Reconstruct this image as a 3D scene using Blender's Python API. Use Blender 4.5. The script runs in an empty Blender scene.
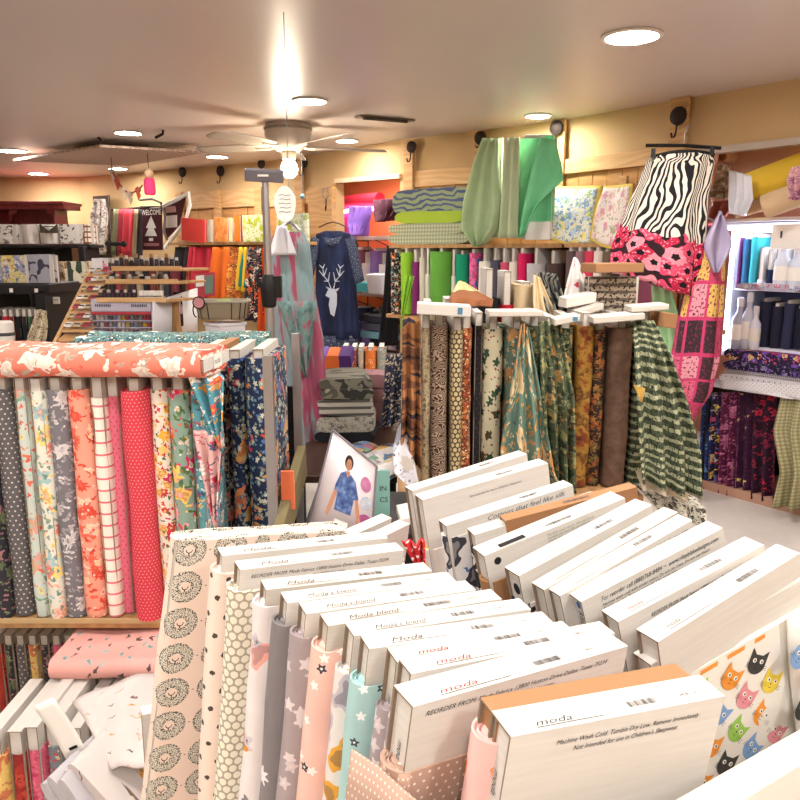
import bpy, bmesh, math, random
from mathutils import Vector, Matrix, noise
rnd = random.Random(7)
R = math.radians
SC = bpy.context.scene
COL = SC.collection

# ------------------------------------------------------------------ camera
F_PX, PITCH, EYE, CEIL = 750.0, R(11.3), 1.6, 2.55
cam_d = bpy.data.cameras.new('camera')
cam_d.lens = 36 * F_PX / 800
cam_d.sensor_width = 36
cam_d.clip_start = 0.02
cam = bpy.data.objects.new('camera', cam_d)
cam.location = (0, 0, EYE)
cam.rotation_euler = (math.pi / 2 - PITCH, 0, 0)
COL.objects.link(cam)
SC.camera = cam

# ------------------------------------------------------------------ world, exposure
w = bpy.data.worlds.new('world')
SC.world = w
w.use_nodes = True
w.node_tree.nodes['Background'].inputs[0].default_value = (1.0, .9, .8, 1)
w.node_tree.nodes['Background'].inputs[1].default_value = .3
SC.view_settings.view_transform = 'Standard'
SC.view_settings.look = 'None'
SC.view_settings.gamma = 1
SC.view_settings.use_curve_mapping = False
SC.view_settings.exposure = 0.62
SC.cycles.use_denoising = True
SC.cycles.max_bounces = 8
SC.cycles.diffuse_bounces = 4
SC.cycles.sample_clamp_indirect = 6
LAMP_POWER = 150.0
LAMP_COL = (1.0, .93, .865, 1)

# ------------------------------------------------------------------ pixel -> place helpers (used to measure real positions)
def ray(px, py):
    x = (px - 400) / F_PX; y = (400 - py) / F_PX
    c, s = math.cos(PITCH), math.sin(PITCH)
    return Vector((x, c + y * s, -s + y * c))
O = Vector((0, 0, EYE))
def atz(px, py, z):
    r = ray(px, py); return O + r * ((z - EYE) / r.z)
def atY(px, py, Y):
    r = ray(px, py); return O + r * (Y / r.y)
def onplane(px, py, p, n):
    r = ray(px, py); return O + r * ((p - O).dot(n) / r.dot(n))

# ------------------------------------------------------------------ mesh builder
class MB:
    def __init__(s): s.v = []; s.f = []; s.uv = []; s.m = []
    def quadlist(s, vs, fs, m=0, uvs=None):
        b = len(s.v); s.v += [tuple(p) for p in vs]
        for i, f in enumerate(fs):
            s.f.append(tuple(b + k for k in f)); s.m.append(m)
            s.uv.append(uvs[i] if uvs else None)
        return s
    def box(s, x0, x1, y0, y1, z0, z1, m=0):
        v = [(x0,y0,z0),(x1,y0,z0),(x1,y1,z0),(x0,y1,z0),(x0,y0,z1),(x1,y0,z1),(x1,y1,z1),(x0,y1,z1)]
        return s.quadlist(v, [(0,3,2,1),(4,5,6,7),(0,1,5,4),(1,2,6,5),(2,3,7,6),(3,0,4,7)], m)
    def obox(s, c, ax, ay, az, m=0):
        c, ax, ay, az = Vector(c), Vector(ax), Vector(ay), Vector(az)
        v = [c + ax*i + ay*j + az*k for k in (-1,1) for i, j in ((-1,-1),(1,-1),(1,1),(-1,1))]
        return s.quadlist(v, [(0,3,2,1),(4,5,6,7),(0,1,5,4),(1,2,6,5),(2,3,7,6),(3,0,4,7)], m)
    def prism(s, poly, fn0, fn1, m=0):
        n = len(poly)
        v = [fn0(*p) for p in poly] + [fn1(*p) for p in poly]
        fs = [tuple(range(n))[::-1], tuple(range(n, 2*n))] + [(i, (i+1) % n, n + (i+1) % n, n + i) for i in range(n)]
        return s.quadlist(v, fs, m)
    def lathe(s, prof, seg=20, c=(0,0,0), ax=None, m=0, cap=True):
        c = Vector(c)
        az = (Vector(ax) if ax else Vector((0,0,1))).normalized()
        a1 = az.orthogonal().normalized(); a2 = az.cross(a1)
        v = []
        for r, z in prof:
            for k in range(seg):
                a = 2*math.pi*k/seg
                v.append(c + az*z + (a1*math.cos(a) + a2*math.sin(a))*r)
        fs = []
        for j in range(len(prof)-1):
            for k in range(seg):
                q = (k+1) % seg
                fs.append((j*seg+k, j*seg+q, (j+1)*seg+q, (j+1)*seg+k))
        if cap:
            fs.append(tuple(range(seg))[::-1]); fs.append(tuple((len(prof)-1)*seg+k for k in range(seg)))
        return s.quadlist(v, fs, m)
    def tube(s, pts, r, seg=8, m=0):
        pts = [Vector(p) for p in pts]; v = []; n = len(pts)
        rr = r if isinstance(r, (list, tuple)) else [r]*n
        up = None
        for i, p in enumerate(pts):
            d = (pts[min(i+1,n-1)] - pts[max(i-1,0)]).normalized()
            if up is None: up = d.orthogonal().normalized()
            a1 = (up - d*up.dot(d)).normalized(); up = a1; a2 = d.cross(a1)
            for k in range(seg):
                a = 2*math.pi*k/seg
                v.append(p + (a1*math.cos(a) + a2*math.sin(a))*rr[i])
        fs = [(j*seg+k, j*seg+(k+1)%seg, (j+1)*seg+(k+1)%seg, (j+1)*seg+k) for j in range(n-1) for k in range(seg)]
        fs.append(tuple(range(seg))[::-1]); fs.append(tuple((n-1)*seg+k for k in range(seg)))
        return s.quadlist(v, fs, m)
    def grid(s, fn, nu, nv, su=1, sv=1, m=0, closed=False, ou=0, ov=0):
        cols = nu if closed else nu + 1
        v = [fn(i/nu, j/nv) for j in range(nv+1) for i in range(cols)]
        fs, uv = [], []
        for j in range(nv):
            for i in range(nu):
                k = (i+1) % cols
                fs.append((j*cols+i, j*cols+k, (j+1)*cols+k, (j+1)*cols+i))
                u0, u1, v0, v1 = ou+i/nu*su, ou+(i+1)/nu*su, ov+j/nv*sv, ov+(j+1)/nv*sv
                uv.append(((u0,v0),(u1,v0),(u1,v1),(u0,v1)))
        return s.quadlist(v, fs, m, uv)
    def ball(s, c, r, seg=12, rings=8, m=0):
        rx, ry, rz = (r,)*3 if not isinstance(r, (tuple, list)) else r
        c = Vector(c)
        def fn(u, v):
            a, b = 2*math.pi*u, math.pi*(v-.5)
            return c + Vector((rx*math.cos(a)*math.cos(b), ry*math.sin(a)*math.cos(b), rz*math.sin(b)))
        return s.grid(fn, seg, rings, 6.28*rx, 3.14*rz, m, True)

def children_link(o, parent):
    COL.objects.link(o)
    if parent is not None: o.parent = parent

def obj(name, mb, mats, parent=None, mtx=None, smooth=40, solid=0, bevel=0, **props):
    me = bpy.data.meshes.new(name)
    me.from_pydata(mb.v, [], mb.f)
    if not isinstance(mats, (list, tuple)): mats = [mats]
    for m in mats: me.materials.append(m)
    me.polygons.foreach_set('material_index', mb.m)
    uvl = me.uv_layers.new(name='uv').data
    for p, fu in zip(me.polygons, mb.uv):
        if fu is None:
            n = p.normal; ax = max(range(3), key=lambda k: abs(n[k]))
            for li in p.loop_indices:
                c = me.vertices[me.loops[li].vertex_index].co
                uvl[li].uv = (c[1], c[2]) if ax == 0 else ((c[0], c[2]) if ax == 1 else (c[0], c[1]))
        else:
            for li, q in zip(p.loop_indices, fu): uvl[li].uv = q
    if smooth:
        me.polygons.foreach_set('use_smooth', [True]*len(me.polygons))
        me.set_sharp_from_angle(angle=R(smooth))
    o = bpy.data.objects.new(name, me)
    children_link(o, parent)
    if mtx is not None: o.matrix_basis = mtx
    if solid:
        md = o.modifiers.new('solid', 'SOLIDIFY'); md.thickness = solid; md.offset = 0
    if bevel:
        md = o.modifiers.new('bevel', 'BEVEL'); md.width = bevel; md.segments = 2; md.limit_method = 'ANGLE'
    for k, v in props.items(): o[k] = v
    return o

def tag(o, label, cat, group=None):
    o['label'] = label; o['category'] = cat
    if group: o['group'] = group
    return o
def thing(name, label, cat, mtx=None, group=None):
    o = bpy.data.objects.new(name, None); COL.objects.link(o)
    o.empty_display_size = .05
    if mtx is not None: o.matrix_basis = mtx if isinstance(mtx, Matrix) else Matrix.Translation(Vector(mtx))
    return tag(o, label, cat, group)
def struct(name, mb, mats, parent=None, **k):
    return obj(name, mb, mats, parent, kind='structure', **k) if parent is None else obj(name, mb, mats, parent, **k)
def frame(o, x, y, z):
    m = Matrix((x, y, z)).transposed().to_4x4(); m.translation = o; return m
def yawm(o, deg):
    return Matrix.Translation(Vector(o)) @ Matrix.Rotation(R(deg), 4, 'Z')

_txt = {}
def text(body, size, mat, parent, mtx, align='LEFT', shear=0, name='printed_text', width=None, **p):
    key = (body, size, align, shear)
    if key not in _txt:
        cu = bpy.data.curves.new('t', 'FONT'); cu.body = body; cu.size = size
        cu.align_x = align; cu.align_y = 'CENTER'; cu.shear = shear; cu.resolution_u = 2
        cu.space_line = .95
        to = bpy.data.objects.new('t', cu); COL.objects.link(to)
        bpy.context.view_layer.update()
        me = bpy.data.meshes.new_from_object(to)
        bpy.data.objects.remove(to); bpy.data.curves.remove(cu)
        _txt[key] = me
    me = _txt[key]
    if len(me.materials) and me.materials[0] != mat or True:
        me = me.copy(); me.materials.clear(); me.materials.append(mat)
    o = bpy.data.objects.new(name, me); children_link(o, parent)
    s = 1
    if width and me.vertices:
        xs = [v.co.x for v in me.vertices]; s = width / max(1e-6, max(xs) - min(xs))
    o.matrix_basis = mtx @ Matrix.Diagonal((s, 1, 1, 1))
    for k, v in p.items(): o[k] = v
    return o

# ------------------------------------------------------------------ node DSL
def hexc(h, a=1):
    h = h.lstrip('#'); r = []
    for i in (0, 2, 4):
        c = int(h[i:i+2], 16)/255
        r.append(c/12.92 if c <= .04045 else ((c+.055)/1.055)**2.4)
    return (*r, a)
NT = None
class S:
    def __init__(s, v): s.v = v
    def __add__(a, b): return ma('ADD', a, b)
    def __radd__(a, b): return ma('ADD', b, a)
    def __sub__(a, b): return ma('SUBTRACT', a, b)
    def __rsub__(a, b): return ma('SUBTRACT', b, a)
    def __mul__(a, b): return ma('MULTIPLY', a, b)
    def __rmul__(a, b): return ma('MULTIPLY', b, a)
    def __truediv__(a, b): return ma('DIVIDE', a, b)
    def __gt__(a, b): return ma('GREATER_THAN', a, b)
    def __lt__(a, b): return ma('LESS_THAN', a, b)
def put(sock, x):
    if isinstance(x, S): x = x.v
    if isinstance(x, bpy.types.NodeSocket): NT.links.new(x, sock)
    else: sock.default_value = x
def ma(op, a, b=0.0, c=0.0):
    n = NT.nodes.new('ShaderNodeMath'); n.operation = op
    put(n.inputs[0], a); put(n.inputs[1], b)
    if op in ('COMPARE', 'MULTIPLY_ADD'): put(n.inputs[2], c)
    return S(n.outputs[0])
fr = lambda a: ma('FRACT', a)
flo = lambda a: ma('FLOOR', a)
sin = lambda a: ma('SINE', a)
ab = lambda a: ma('ABSOLUTE', a)
mn = lambda a, b: ma('MINIMUM', a, b)
mx = lambda a, b: ma('MAXIMUM', a, b)
hyp = lambda x, y: ma('SQRT', x*x + y*y)
def UV():
    n = NT.nodes.new('ShaderNodeUVMap'); sp = NT.nodes.new('ShaderNodeSeparateXYZ')
    NT.links.new(n.outputs[0], sp.inputs[0]); return S(sp.outputs[0]), S(sp.outputs[1])
def OBJC():
    n = NT.nodes.new('ShaderNodeTexCoord'); sp = NT.nodes.new('ShaderNodeSeparateXYZ')
    NT.links.new(n.outputs['Object'], sp.inputs[0]); return [S(sp.outputs[i]) for i in range(3)]
def vec(x, y, z=0.0):
    n = NT.nodes.new('ShaderNodeCombineXYZ'); put(n.inputs[0], x); put(n.inputs[1], y); put(n.inputs[2], z)
    return S(n.outputs[0])
def col(c): return hexc(c) if isinstance(c, str) else c
def mix(a, b, f):
    n = NT.nodes.new('ShaderNodeMix'); n.data_type = 'RGBA'
    put(n.inputs[0], f); put(n.inputs[6], col(a)); put(n.inputs[7], col(b)); return S(n.outputs[2])
def nz(v, scale, detail=2, rough=.5):
    n = NT.nodes.new('ShaderNodeTexNoise'); n.inputs['Scale'].default_value = scale
    n.inputs['Detail'].default_value = detail; n.inputs['Roughness'].default_value = rough
    put(n.inputs['Vector'], v); return S(n.outputs[0])
def vor(v, scale, rand=1.0, feat='F1'):
    n = NT.nodes.new('ShaderNodeTexVoronoi'); n.voronoi_dimensions = '2D'; n.feature = feat
    n.inputs['Scale'].default_value = scale; n.inputs['Randomness'].default_value = rand
    put(n.inputs['Vector'], v)
    if feat != 'F1': return S(n.outputs[0])
    sc = NT.nodes.new('ShaderNodeSeparateColor'); NT.links.new(n.outputs['Color'], sc.inputs[0])
    sp = NT.nodes.new('ShaderNodeSeparateXYZ'); NT.links.new(n.outputs['Position'], sp.inputs[0])
    return S(n.outputs[0]), [S(sc.outputs[i]) for i in range(3)], [S(sp.outputs[i]) for i in range(2)]
def ramp(f, stops, const=True):
    n = NT.nodes.new('ShaderNodeValToRGB'); n.color_ramp.interpolation = 'CONSTANT' if const else 'LINEAR'
    e = n.color_ramp.elements
    while len(e) > 1: e.remove(e[-1])
    for i, (p, c) in enumerate(stops):
        k = e[0] if i == 0 else e.new(p)
        k.position = p; k.color = col(c)
    put(n.inputs[0], f); return S(n.outputs[0])
def pal(f, cs): return ramp(f, [(i/len(cs), c) for i, c in enumerate(cs)])
def rot(x, y, a):
    c, s_ = math.cos(a), math.sin(a); return x*c - y*s_, x*s_ + y*c
def cells(x, y, sx, sy, stag=0.0):
    row = flo(y / sy)
    xs = x / sx + row * stag
    return (fr(xs) - .5) * sx, (fr(y / sy) - .5) * sy, flo(xs), row
MATS = {}
def mat(name, fn=None, color='#cccccc', rough=.8, bump=0, bscale=900, metal=0, emit=None, estr=0, alpha=1, trans=0, spec=.3, sheen=0, coat=0):
    global NT
    if name in MATS: return MATS[name]
    m = bpy.data.materials.new(name); m.use_nodes = True; NT = m.node_tree
    b = NT.nodes['Principled BSDF']
    b.inputs['Roughness'].default_value = rough; b.inputs['Metallic'].default_value = metal
    b.inputs['Specular IOR Level'].default_value = spec
    b.inputs['Base Color'].default_value = col(color)
    if fn: r_ = fn(); put(b.inputs["Base Color"], col(r_) if not isinstance(r_, S) else r_)
    else:   # a light mottling so that nothing is a dead flat colour
        x, y = UV(); c = col(color)
        put(b.inputs['Base Color'], mix(tuple(k*.9 for k in c[:3])+(1,), tuple(min(1, k*1.06) for k in c[:3])+(1,), nz(vec(x, y), 9, 4)))
    if emit: b.inputs['Emission Color'].default_value = col(emit); b.inputs['Emission Strength'].default_value = estr
    if trans: b.inputs['Transmission Weight'].default_value = trans
    if coat: b.inputs['Coat Weight'].default_value = coat
    if alpha < 1: b.inputs['Alpha'].default_value = alpha
    if bump:
        x, y = UV(); bn = NT.nodes.new('ShaderNodeBump'); bn.inputs['Strength'].default_value = bump
        bn.inputs['Distance'].default_value = .002
        put(bn.inputs['Height'], nz(vec(x, y), bscale, 3)); NT.links.new(bn.outputs[0], b.inputs['Normal'])
    MATS[name] = m; return m

# fabrics ---------------------------------------------------------
def dots(name, base, dot, s=.012, r=.003, **k):
    def fn():
        x, y = UV(); a, b, _, _ = cells(x, y, s, s*.87, .5)
        return mix(base, dot, hyp(a, b) < r)
    return mat(name, fn, **k)
def flowers(name, base, layers, dense=True, star=False, **k):
    """layers: (cell size m, radius share, palette, petals, stretch, probability)"""
    def fn():
        x, y = UV(); c = base
        n1, n2 = nz(vec(x, y), 38, 1), nz(vec(x + 5.3, y + 2.1), 38, 1)
        c = mix(c, tuple(v*.75 for v in col(base)[:3])+(1,), nz(vec(x, y), 30, 3) * .55)
        ls = list(layers)
        if dense:
            a = layers[0][0]; allc = [q for l in layers for q in l[2]]
            ls = [(a*.42, .30, allc[1:] + allc[:1], 2, 1.5, .5)] + ls + [(a*.3, .17, allc[::-1], 0, 1, .35)]
        for i, (cs, rr, pl, pet, st, pr) in enumerate(ls):
            wz = 0 if star else cs*.55
            xx, yy = rot(x + (n1 - .5)*wz + .37*i, y + (n2 - .5)*wz + .21*i, .5*i + .3)
            d, rc, pos = vor(vec(xx, yy*st), 1/cs)
            dx, dy = xx - pos[0], yy*st - pos[1]
            r = hyp(dx, dy)
            if pet:
                an = ma('ARCTAN2', dy, dx)
                lobe = 1 + sin(an*pet + rc[1]*6) * (.28 if pet > 2 else .55)
                r = r * lobe if star else r / lobe
            inside = (r < cs*rr) * (rc[2] < pr)
            colr = pal(rc[0], pl)
            sh = mix(colr, tuple(v*.6 for v in col(pl[0])[:3])+(1,), (r < cs*rr*.62)*(rc[1] > .35)*.5) if pet and not star else colr
            c = mix(c, sh, inside)
            if pet > 3: c = mix(c, pl[-1] if len(pl) > 1 else '#f0d060', (r < cs*rr*.3) * (rc[2] < pr))
        return c
    return mat(name, fn, **k)
def stripes(name, base, st, period=.03, share=.25, vertical=False, wob=0, **k):
    def fn():
        x, y = UV()
        q = x if vertical else y
        if wob: q = q + nz(vec(x, y), 12, 2) * wob
        return mix(base, st, fr(q/period) < share)
    return mat(name, fn, **k)
def check(name, a, b, s=.012, **k):
    def fn():
        x, y = UV()
        return mix(mix(a, b, (fr(x/s) < .5)*.5), b, (fr(y/s) < .5)*.5)
    return mat(name, fn, **k)
def mottle(name, cs, s=20, detail=4, stretch=(1, 1), lo=.3, hi=.7, const=False, **k):
    def fn():
        x, y = UV(); f = nz(vec(x*stretch[0], y*stretch[1]), s, detail, .6)
        return ramp(f, [(lo + (hi-lo)*i/max(1, len(cs)-1), c) for i, c in enumerate(cs)], const)
    return mat(name, fn, **k)
def wavy(name, base, line, freq=60, dist=.02, thr=0, nsc=10, ang=0, **k):
    def fn():
        x, y = UV(); x, y = rot(x, y, ang)
        f = sin((y + (nz(vec(x, y), nsc, 2) - .5) * dist) * freq * 6.28)
        return mix(base, line, f > thr)
    return mat(name, fn, **k)

# plain surfaces ----------------------------------------------------
def _wood(a, b, sc=1.0, grainx=True):
    def fn():
        x, y = UV()
        if grainx: x, y = y, x
        f = nz(vec(x*30*sc, y*2.2*sc), 1, 5, .6)
        g = sin((x*40*sc + nz(vec(x*3, y*1.2), 1.5, 2)*9)*3)
        return mix(a, b, f*.7 + (g*.5 + .5)*.3)
    return fn
M_PINE = mat('pine', _wood('#b98a58', '#e3bf8c'), rough=.55)
M_PINE_V = mat('pine_upright', _wood('#a97c4e', '#d9b27c', 1, True), rough=.6)
M_PANEL = mat('pine_panel', _wood('#a87a4a', '#cf9f66', .8, True), rough=.6)
M_SHELF = mat('shelf_wood', _wood('#8f6a45', '#c49a68', 1, False), rough=.5)
M_DARK = mat('dark_shelf', color='#17161a', rough=.55)
M_RED = mat('cherry_wood', _wood('#5c1f22', '#8f3c3e', 1, False), rough=.4)
M_KRAFT = mat('kraft_card', color='#9c7350', rough=.85)
M_EDGE = mat('card_edge', color='#857463', rough=.9)
M_METAL = mat('steel', color='#a9a9ad', rough=.35, metal=.9)
M_IRON = mat('dark_iron', color='#2b221d', rough=.6, metal=.4)
M_BLACK = mat('black_plastic', color='#0e0e10', rough=.5)
M_INK = mat('print_ink', color='#1a1a1c', rough=.8)
M_GINK = mat('grey_ink', color='#47474d', rough=.8)
M_PINKINK = mat('pink_ink', color='#9c3c48', rough=.8)
M_WHITE = mat('white_paint', color='#e6e2da', rough=.5)
M_PAPER = mat('paper', color='#e9e7e2', rough=.8)
M_CLEARW = mat('white_plastic', color='#dedee4', rough=.35)
def _card():
    x, y = UV()
    return mix('#d4d1cc', '#c3bfb8', nz(vec(x*3, y*60), 3, 3))
M_CARD = mat('white_card', _card, rough=.7)
def _card2():
    x, y = UV()
    return mix('#cac6be', '#b2aca2', nz(vec(x*3, y*40), 4, 3))
M_CARD2 = mat('worn_card', _card2, rough=.75)
def _ceil():
    x, y, z = OBJC()
    f = nz(vec(x*.7, y*.25), 1.6, 5, .6)
    return mix('#cabbb5', '#d9ccc6', f)
M_CEIL = mat('satin_ceiling', _ceil, rough=.34, spec=.5)
def _plas():
    x, y = UV()
    return mix('#bf9f72', '#cfb284', nz(vec(x, y), 3, 4))
M_PLAS = mat('cream_plaster', _plas, rough=.8)
M_BEIGE = mat('beige_wall', color='#b08d77', rough=.8)
def _floor():
    x, y = UV()
    return mix('#c0bbb7', '#d8d3ce', nz(vec(x, y), 5, 6, .65))
M_FLOOR = mat('floor_paint', _floor, rough=.45)
M_ORANGE = mat('orange_wall', color='#e88c50', rough=.8)
# ================================================================== SETTING
Q = [Vector((-6.6, 10.45)), Vector((-4.23, 10.35)), Vector((-1.41, 8.5)), Vector((0, 6.92)), Vector((1.23, 5.88)), Vector((2.25, 4.49)), Vector((3.6, 2.7))]
def seg_of(px):
    for i in range(6):
        a = O.to_2d() * 0
        r = ray(px, 200).to_2d()
        p, q = Q[i], Q[i+1]
        d = q - p
        den = r.x*d.y - r.y*d.x
        if abs(den) < 1e-9: continue
        t = (p.x*d.y - p.y*d.x)/den
        s = (p.x*r.y - p.y*r.x)/den
        if -1e-4 <= s <= 1.0001 and t > 0: return i
    return 5
def wall_n(i):
    d = (Q[i+1]-Q[i]).normalized(); n = Vector((d.y, -d.x, 0))
    return n if n.y < 0 else -n
def wp(px, py, off=0.0, i=None):
    """point at pixel on the back wall, or on the plane 'off' metres in front of it"""
    if i is None: i = seg_of(px)
    n = wall_n(i); return onplane(px, py, Vector((*Q[i], 0)) + n*off, n)
def wdir(i):
    d = (Q[i+1]-Q[i]).normalized(); return Vector((d.x, d.y, 0))

def vslab(mb, a, b, z0, z1, t=.1, m=0, n=None):
    """upright slab from a to b (xy), its front face on the line, depth t away from the room"""
    a, b = Vector((a[0], a[1], 0)), Vector((b[0], b[1], 0))
    d = (b-a).normalized(); nn = Vector((d.y, -d.x, 0))
    if nn.y > 0: nn = -nn
    if n is not None: nn = n
    c = (a+b)/2 - nn*t/2 + Vector((0, 0, (z0+z1)/2))
    return mb.obox(c, (b-a)/2, nn*t/2, Vector((0, 0, (z1-z0)/2)), m)

mb = MB(); mb.box(-7, 5, -3, 12, -.1, 0); struct('floor', mb, M_FLOOR)
mb = MB(); mb.box(-7, 5, -3, 12, CEIL, CEIL+.1); struct('ceiling', mb, M_CEIL)
mb = MB(); vslab(mb, Q[0], Q[1], 0, CEIL); struct('wall_far', mb, M_PLAS)
mb = MB(); mb.box(-6.7, -6.6, -3, 11, 0, CEIL); struct('wall_left', mb, M_PLAS)
mb = MB(); mb.box(3.6, 3.7, -3, 2.75, 0, CEIL); struct('wall_right', mb, M_PLAS)
mb = MB(); mb.box(-6.7, 3.7, -3.0, -2.9, 0, CEIL); struct('wall_behind', mb, M_PLAS)
# back wall in its bends, with two openings
zL = wp(368, 179).z          # lintel of the far doorway
zR = wp(716, 150).z          # lintel of the doorway with the lit cabinet
def W2(px, i=None): p = wp(px, 200, 0, i); return (p.x, p.y)
mb = MB(); vslab(mb, Q[1], Q[2], 0, CEIL)
struct('wall_back_left', mb, M_PLAS)
wbl = bpy.data.objects['wall_back_left']
mb = MB(); vslab(mb, Q[2], W2(336, 2), 0, CEIL); vslab(mb, W2(336, 2), Q[3], zL, CEIL)
wbm = struct('wall_back_middle', mb, M_PLAS)
mb = MB(); vslab(mb, Q[3], Q[4], 0, CEIL)
wbr = struct('wall_back_centre', mb, M_PLAS)
mb = MB(); vslab(mb, Q[4], W2(702, 4), 0, CEIL); vslab(mb, W2(702, 4), Q[6], zR, CEIL, )
wrr = struct('wall_back_right', mb, M_PLAS)
mb = MB(); vslab(mb, W2(689, 4), W2(703, 4), 0, zR, .16, n=wall_n(4))
mb.v = [tuple(Vector(v) + wall_n(4)*.02) for v in mb.v]
struct('trim_1', mb, M_BEIGE)

def board(parent, i, pxa, pya, pxb, pyb, thick, half, mat_, name='plank', off=0.0):
    """a plank on wall bend i from pixel a to pixel b, 'half' metres half width"""
    a, b = wp(pxa, pya, off + thick/2, i), wp(pxb, pyb, off + thick/2, i)
    n = wall_n(i); d = (b-a); s = n.cross(d.normalized())
    m_ = MB().obox((a+b)/2, d/2, n*thick/2, s*half)
    return obj(name, m_, mat_, parent, bevel=.004)
def zplank(parent, i, s0, s1, z0, z1, thick, mat_, name='plank', off=0.0):
    a = Vector((*Q[i], 0)) + wdir(i)*s0; b = Vector((*Q[i], 0)) + wdir(i)*s1; n = wall_n(i)
    m_ = MB().obox((a+b)/2 + n*(off+thick/2) + Vector((0, 0, (z0+z1)/2)), (b-a)/2, n*thick/2, Vector((0, 0, (z1-z0)/2)))
    return obj(name, m_, mat_, parent, bevel=.003)
def spos(px, i): p = wp(px, 200, 0, i); return (Vector((p.x, p.y)) - Q[i]).dot((Q[i+1]-Q[i]).normalized())
def clad(parent, i, px0, px1, zb0, zb1, zpan, step=.13):
    s0, s1 = spos(px0, i), spos(px1, i)
    zplank(parent, i, s0, s1, zb0, zb1, .04, M_PINE, 'beam')
    s = s0; k = 0
    while s < s1 - .02:
        e = min(s+step-.006, s1)
        zplank(parent, i, s, e, zpan, zb0, .014 + .003*(k % 2), M_PANEL, 'plank'); s += step; k += 1
zb = wp(440, 178).z; zt = wp(440, 168).z
beamL, beamH = wp(470, 184, 0, 3).z, wp(470, 167, 0, 3).z
clad(wbr, 3, 409, 566, beamL, beamH, 1.35)
clad(wrr, 4, 566, 688, wp(600, 171, 0, 4).z, wp(600, 156, 0, 4).z, 1.35)
clad(wbl, 1, 176, 269, wp(220, 208, 0, 1).z, wp(220, 191, 0, 1).z, .9, .2)
clad(wbm, 2, 270, 318, wp(300, 205, 0, 2).z, wp(300, 191, 0, 2).z, .9, .2)
def post(parent, i, px, w_, z1, z0=1.0, m_=M_PINE_V):
    s = spos(px, i); return zplank(parent, i, s-w_/2, s+w_/2, z0, z1, .03, m_, 'post', off=.04)
post(wbr, 3, 413, .1, CEIL-.04); post(wbr, 3, 482, .09, CEIL-.02); post(wbr, 3, 560, .11, CEIL-.0)
post(wrr, 4, 679, .13, CEIL-.0); post(wrr, 4, 628, .06, 2.1)
post(wbl, 1, 183, .11, 2.28); post(wbl, 1, 221, .11, 2.28); post(wbl, 1, 262, .1, 2.28)
post(wbm, 2, 304, .13, CEIL-.02)
# wooden leaf beside the far doorway
s0, s1 = spos(312, 2), spos(336, 2)
dp = zplank(None, 2, s0, s1, 0, wp(330, 186, 0, 2).z, .05, M_PINE_V, 'door_1', off=.0); dp['kind'] = 'structure'
# casings of the openings
mb = MB(); a, b = wp(336, 181, .01, 2), wp(401, 176, .01, 2)
mb.obox((a+b)/2, (b-a)/2, wall_n(2)*.02, Vector((0, 0, .02))); struct('trim_2', mb, mat('pale_trim', color='#e2c9a8', rough=.6))
mb = MB(); a = wp(702, 152, .01, 4); b = Vector((*Q[6], a.z))
mb.obox((a+b)/2, (b-a)/2, wall_n(4)*.03, Vector((0, 0, .02))); struct('trim_3', mb, mat('grey_trim', color='#b5a79a', rough=.6))
mb = MB(); a = wp(707, 152, .02, 4); s0 = spos(703, 4); s1 = spos(711, 4)
t_ = zplank(None, 4, s0, s1, wp(707, 225, 0, 4).z, zR, .04, mat('coral_trim', color='#d98a6a', rough=.6), 'trim_4', off=-.04); t_['kind'] = 'structure'

# ---- room beyond the far doorway
n2, n4 = wall_n(2), wall_n(4)
def back_plane(i, dist): return -dist
def quadwall(i, s0, s1, dist, z0, z1):
    m_ = MB(); a = Vector((*Q[i], 0)) + wdir(i)*s0 - wall_n(i)*dist; b = Vector((*Q[i], 0)) + wdir(i)*s1 - wall_n(i)*dist
    return vslab(m_, a, b, z0, z1, .06, n=wall_n(i))
struct('wall_orange', quadwall(2, -2.6, 3.4, 1.5, 0, 2.5), M_ORANGE)
struct('wall_pink_room', quadwall(4, 0, 4.2, 1.6, 0, 2.7), mat('pink_wall', color='#c98f80', rough=.8))

# ---- recessed ceiling lamps
M_LAMP = mat('lamp_glass', color='#ffffff', emit=LAMP_COL, estr=LAMP_POWER)
M_RING = mat('lamp_ring', color='#e8ddd2', rough=.4)
lamp_spots = [(632, 35, .115, 'recessed ceiling lamp nearest the camera, above the white bolts'),
 (310, 100, .10, 'recessed ceiling lamp just in front of the ceiling fan'),
 (538, 115, .085, 'recessed ceiling lamp above the hanging green fabrics'),
 (128, 132, .10, 'recessed ceiling lamp in front of the suspended ceiling panel'),
 (347, 140, .09, 'small recessed ceiling lamp behind the fan above the doorway'),
 (12, 150, .12, 'recessed ceiling lamp over the far corner with the black shelf'),
 (217, 156, .10, 'recessed ceiling lamp between fan blade and suspended panel'),
 (118, 168, .10, 'recessed ceiling lamp beyond the suspended panel'),
 (38, 173, .11, 'recessed ceiling lamp in front of the cherry wood cabinet')]
M_HOT = mat('lamp_core', color='#ffffff', emit=LAMP_COL, estr=LAMP_POWER)
def ceiling_lamp(p, r, label, group=None):
    t = thing('ceiling_lamp', label, 'ceiling lamp', p, group)
    m_ = MB().lathe([(r*1.0, 0), (r*1.18, -.002), (r*1.2, -.010), (r*1.02, -.014), (r*.98, -.004)], 28, cap=False); obj('trim_ring', m_, M_RING, t)
    m_ = MB().lathe([(r*.2, -.012), (r*.8, -.010), (r*.99, -.004)], 28); obj('lens', m_, M_LAMP, t)
for px, py, r, lb in lamp_spots: ceiling_lamp(atz(px, py, CEIL), r, lb)
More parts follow.
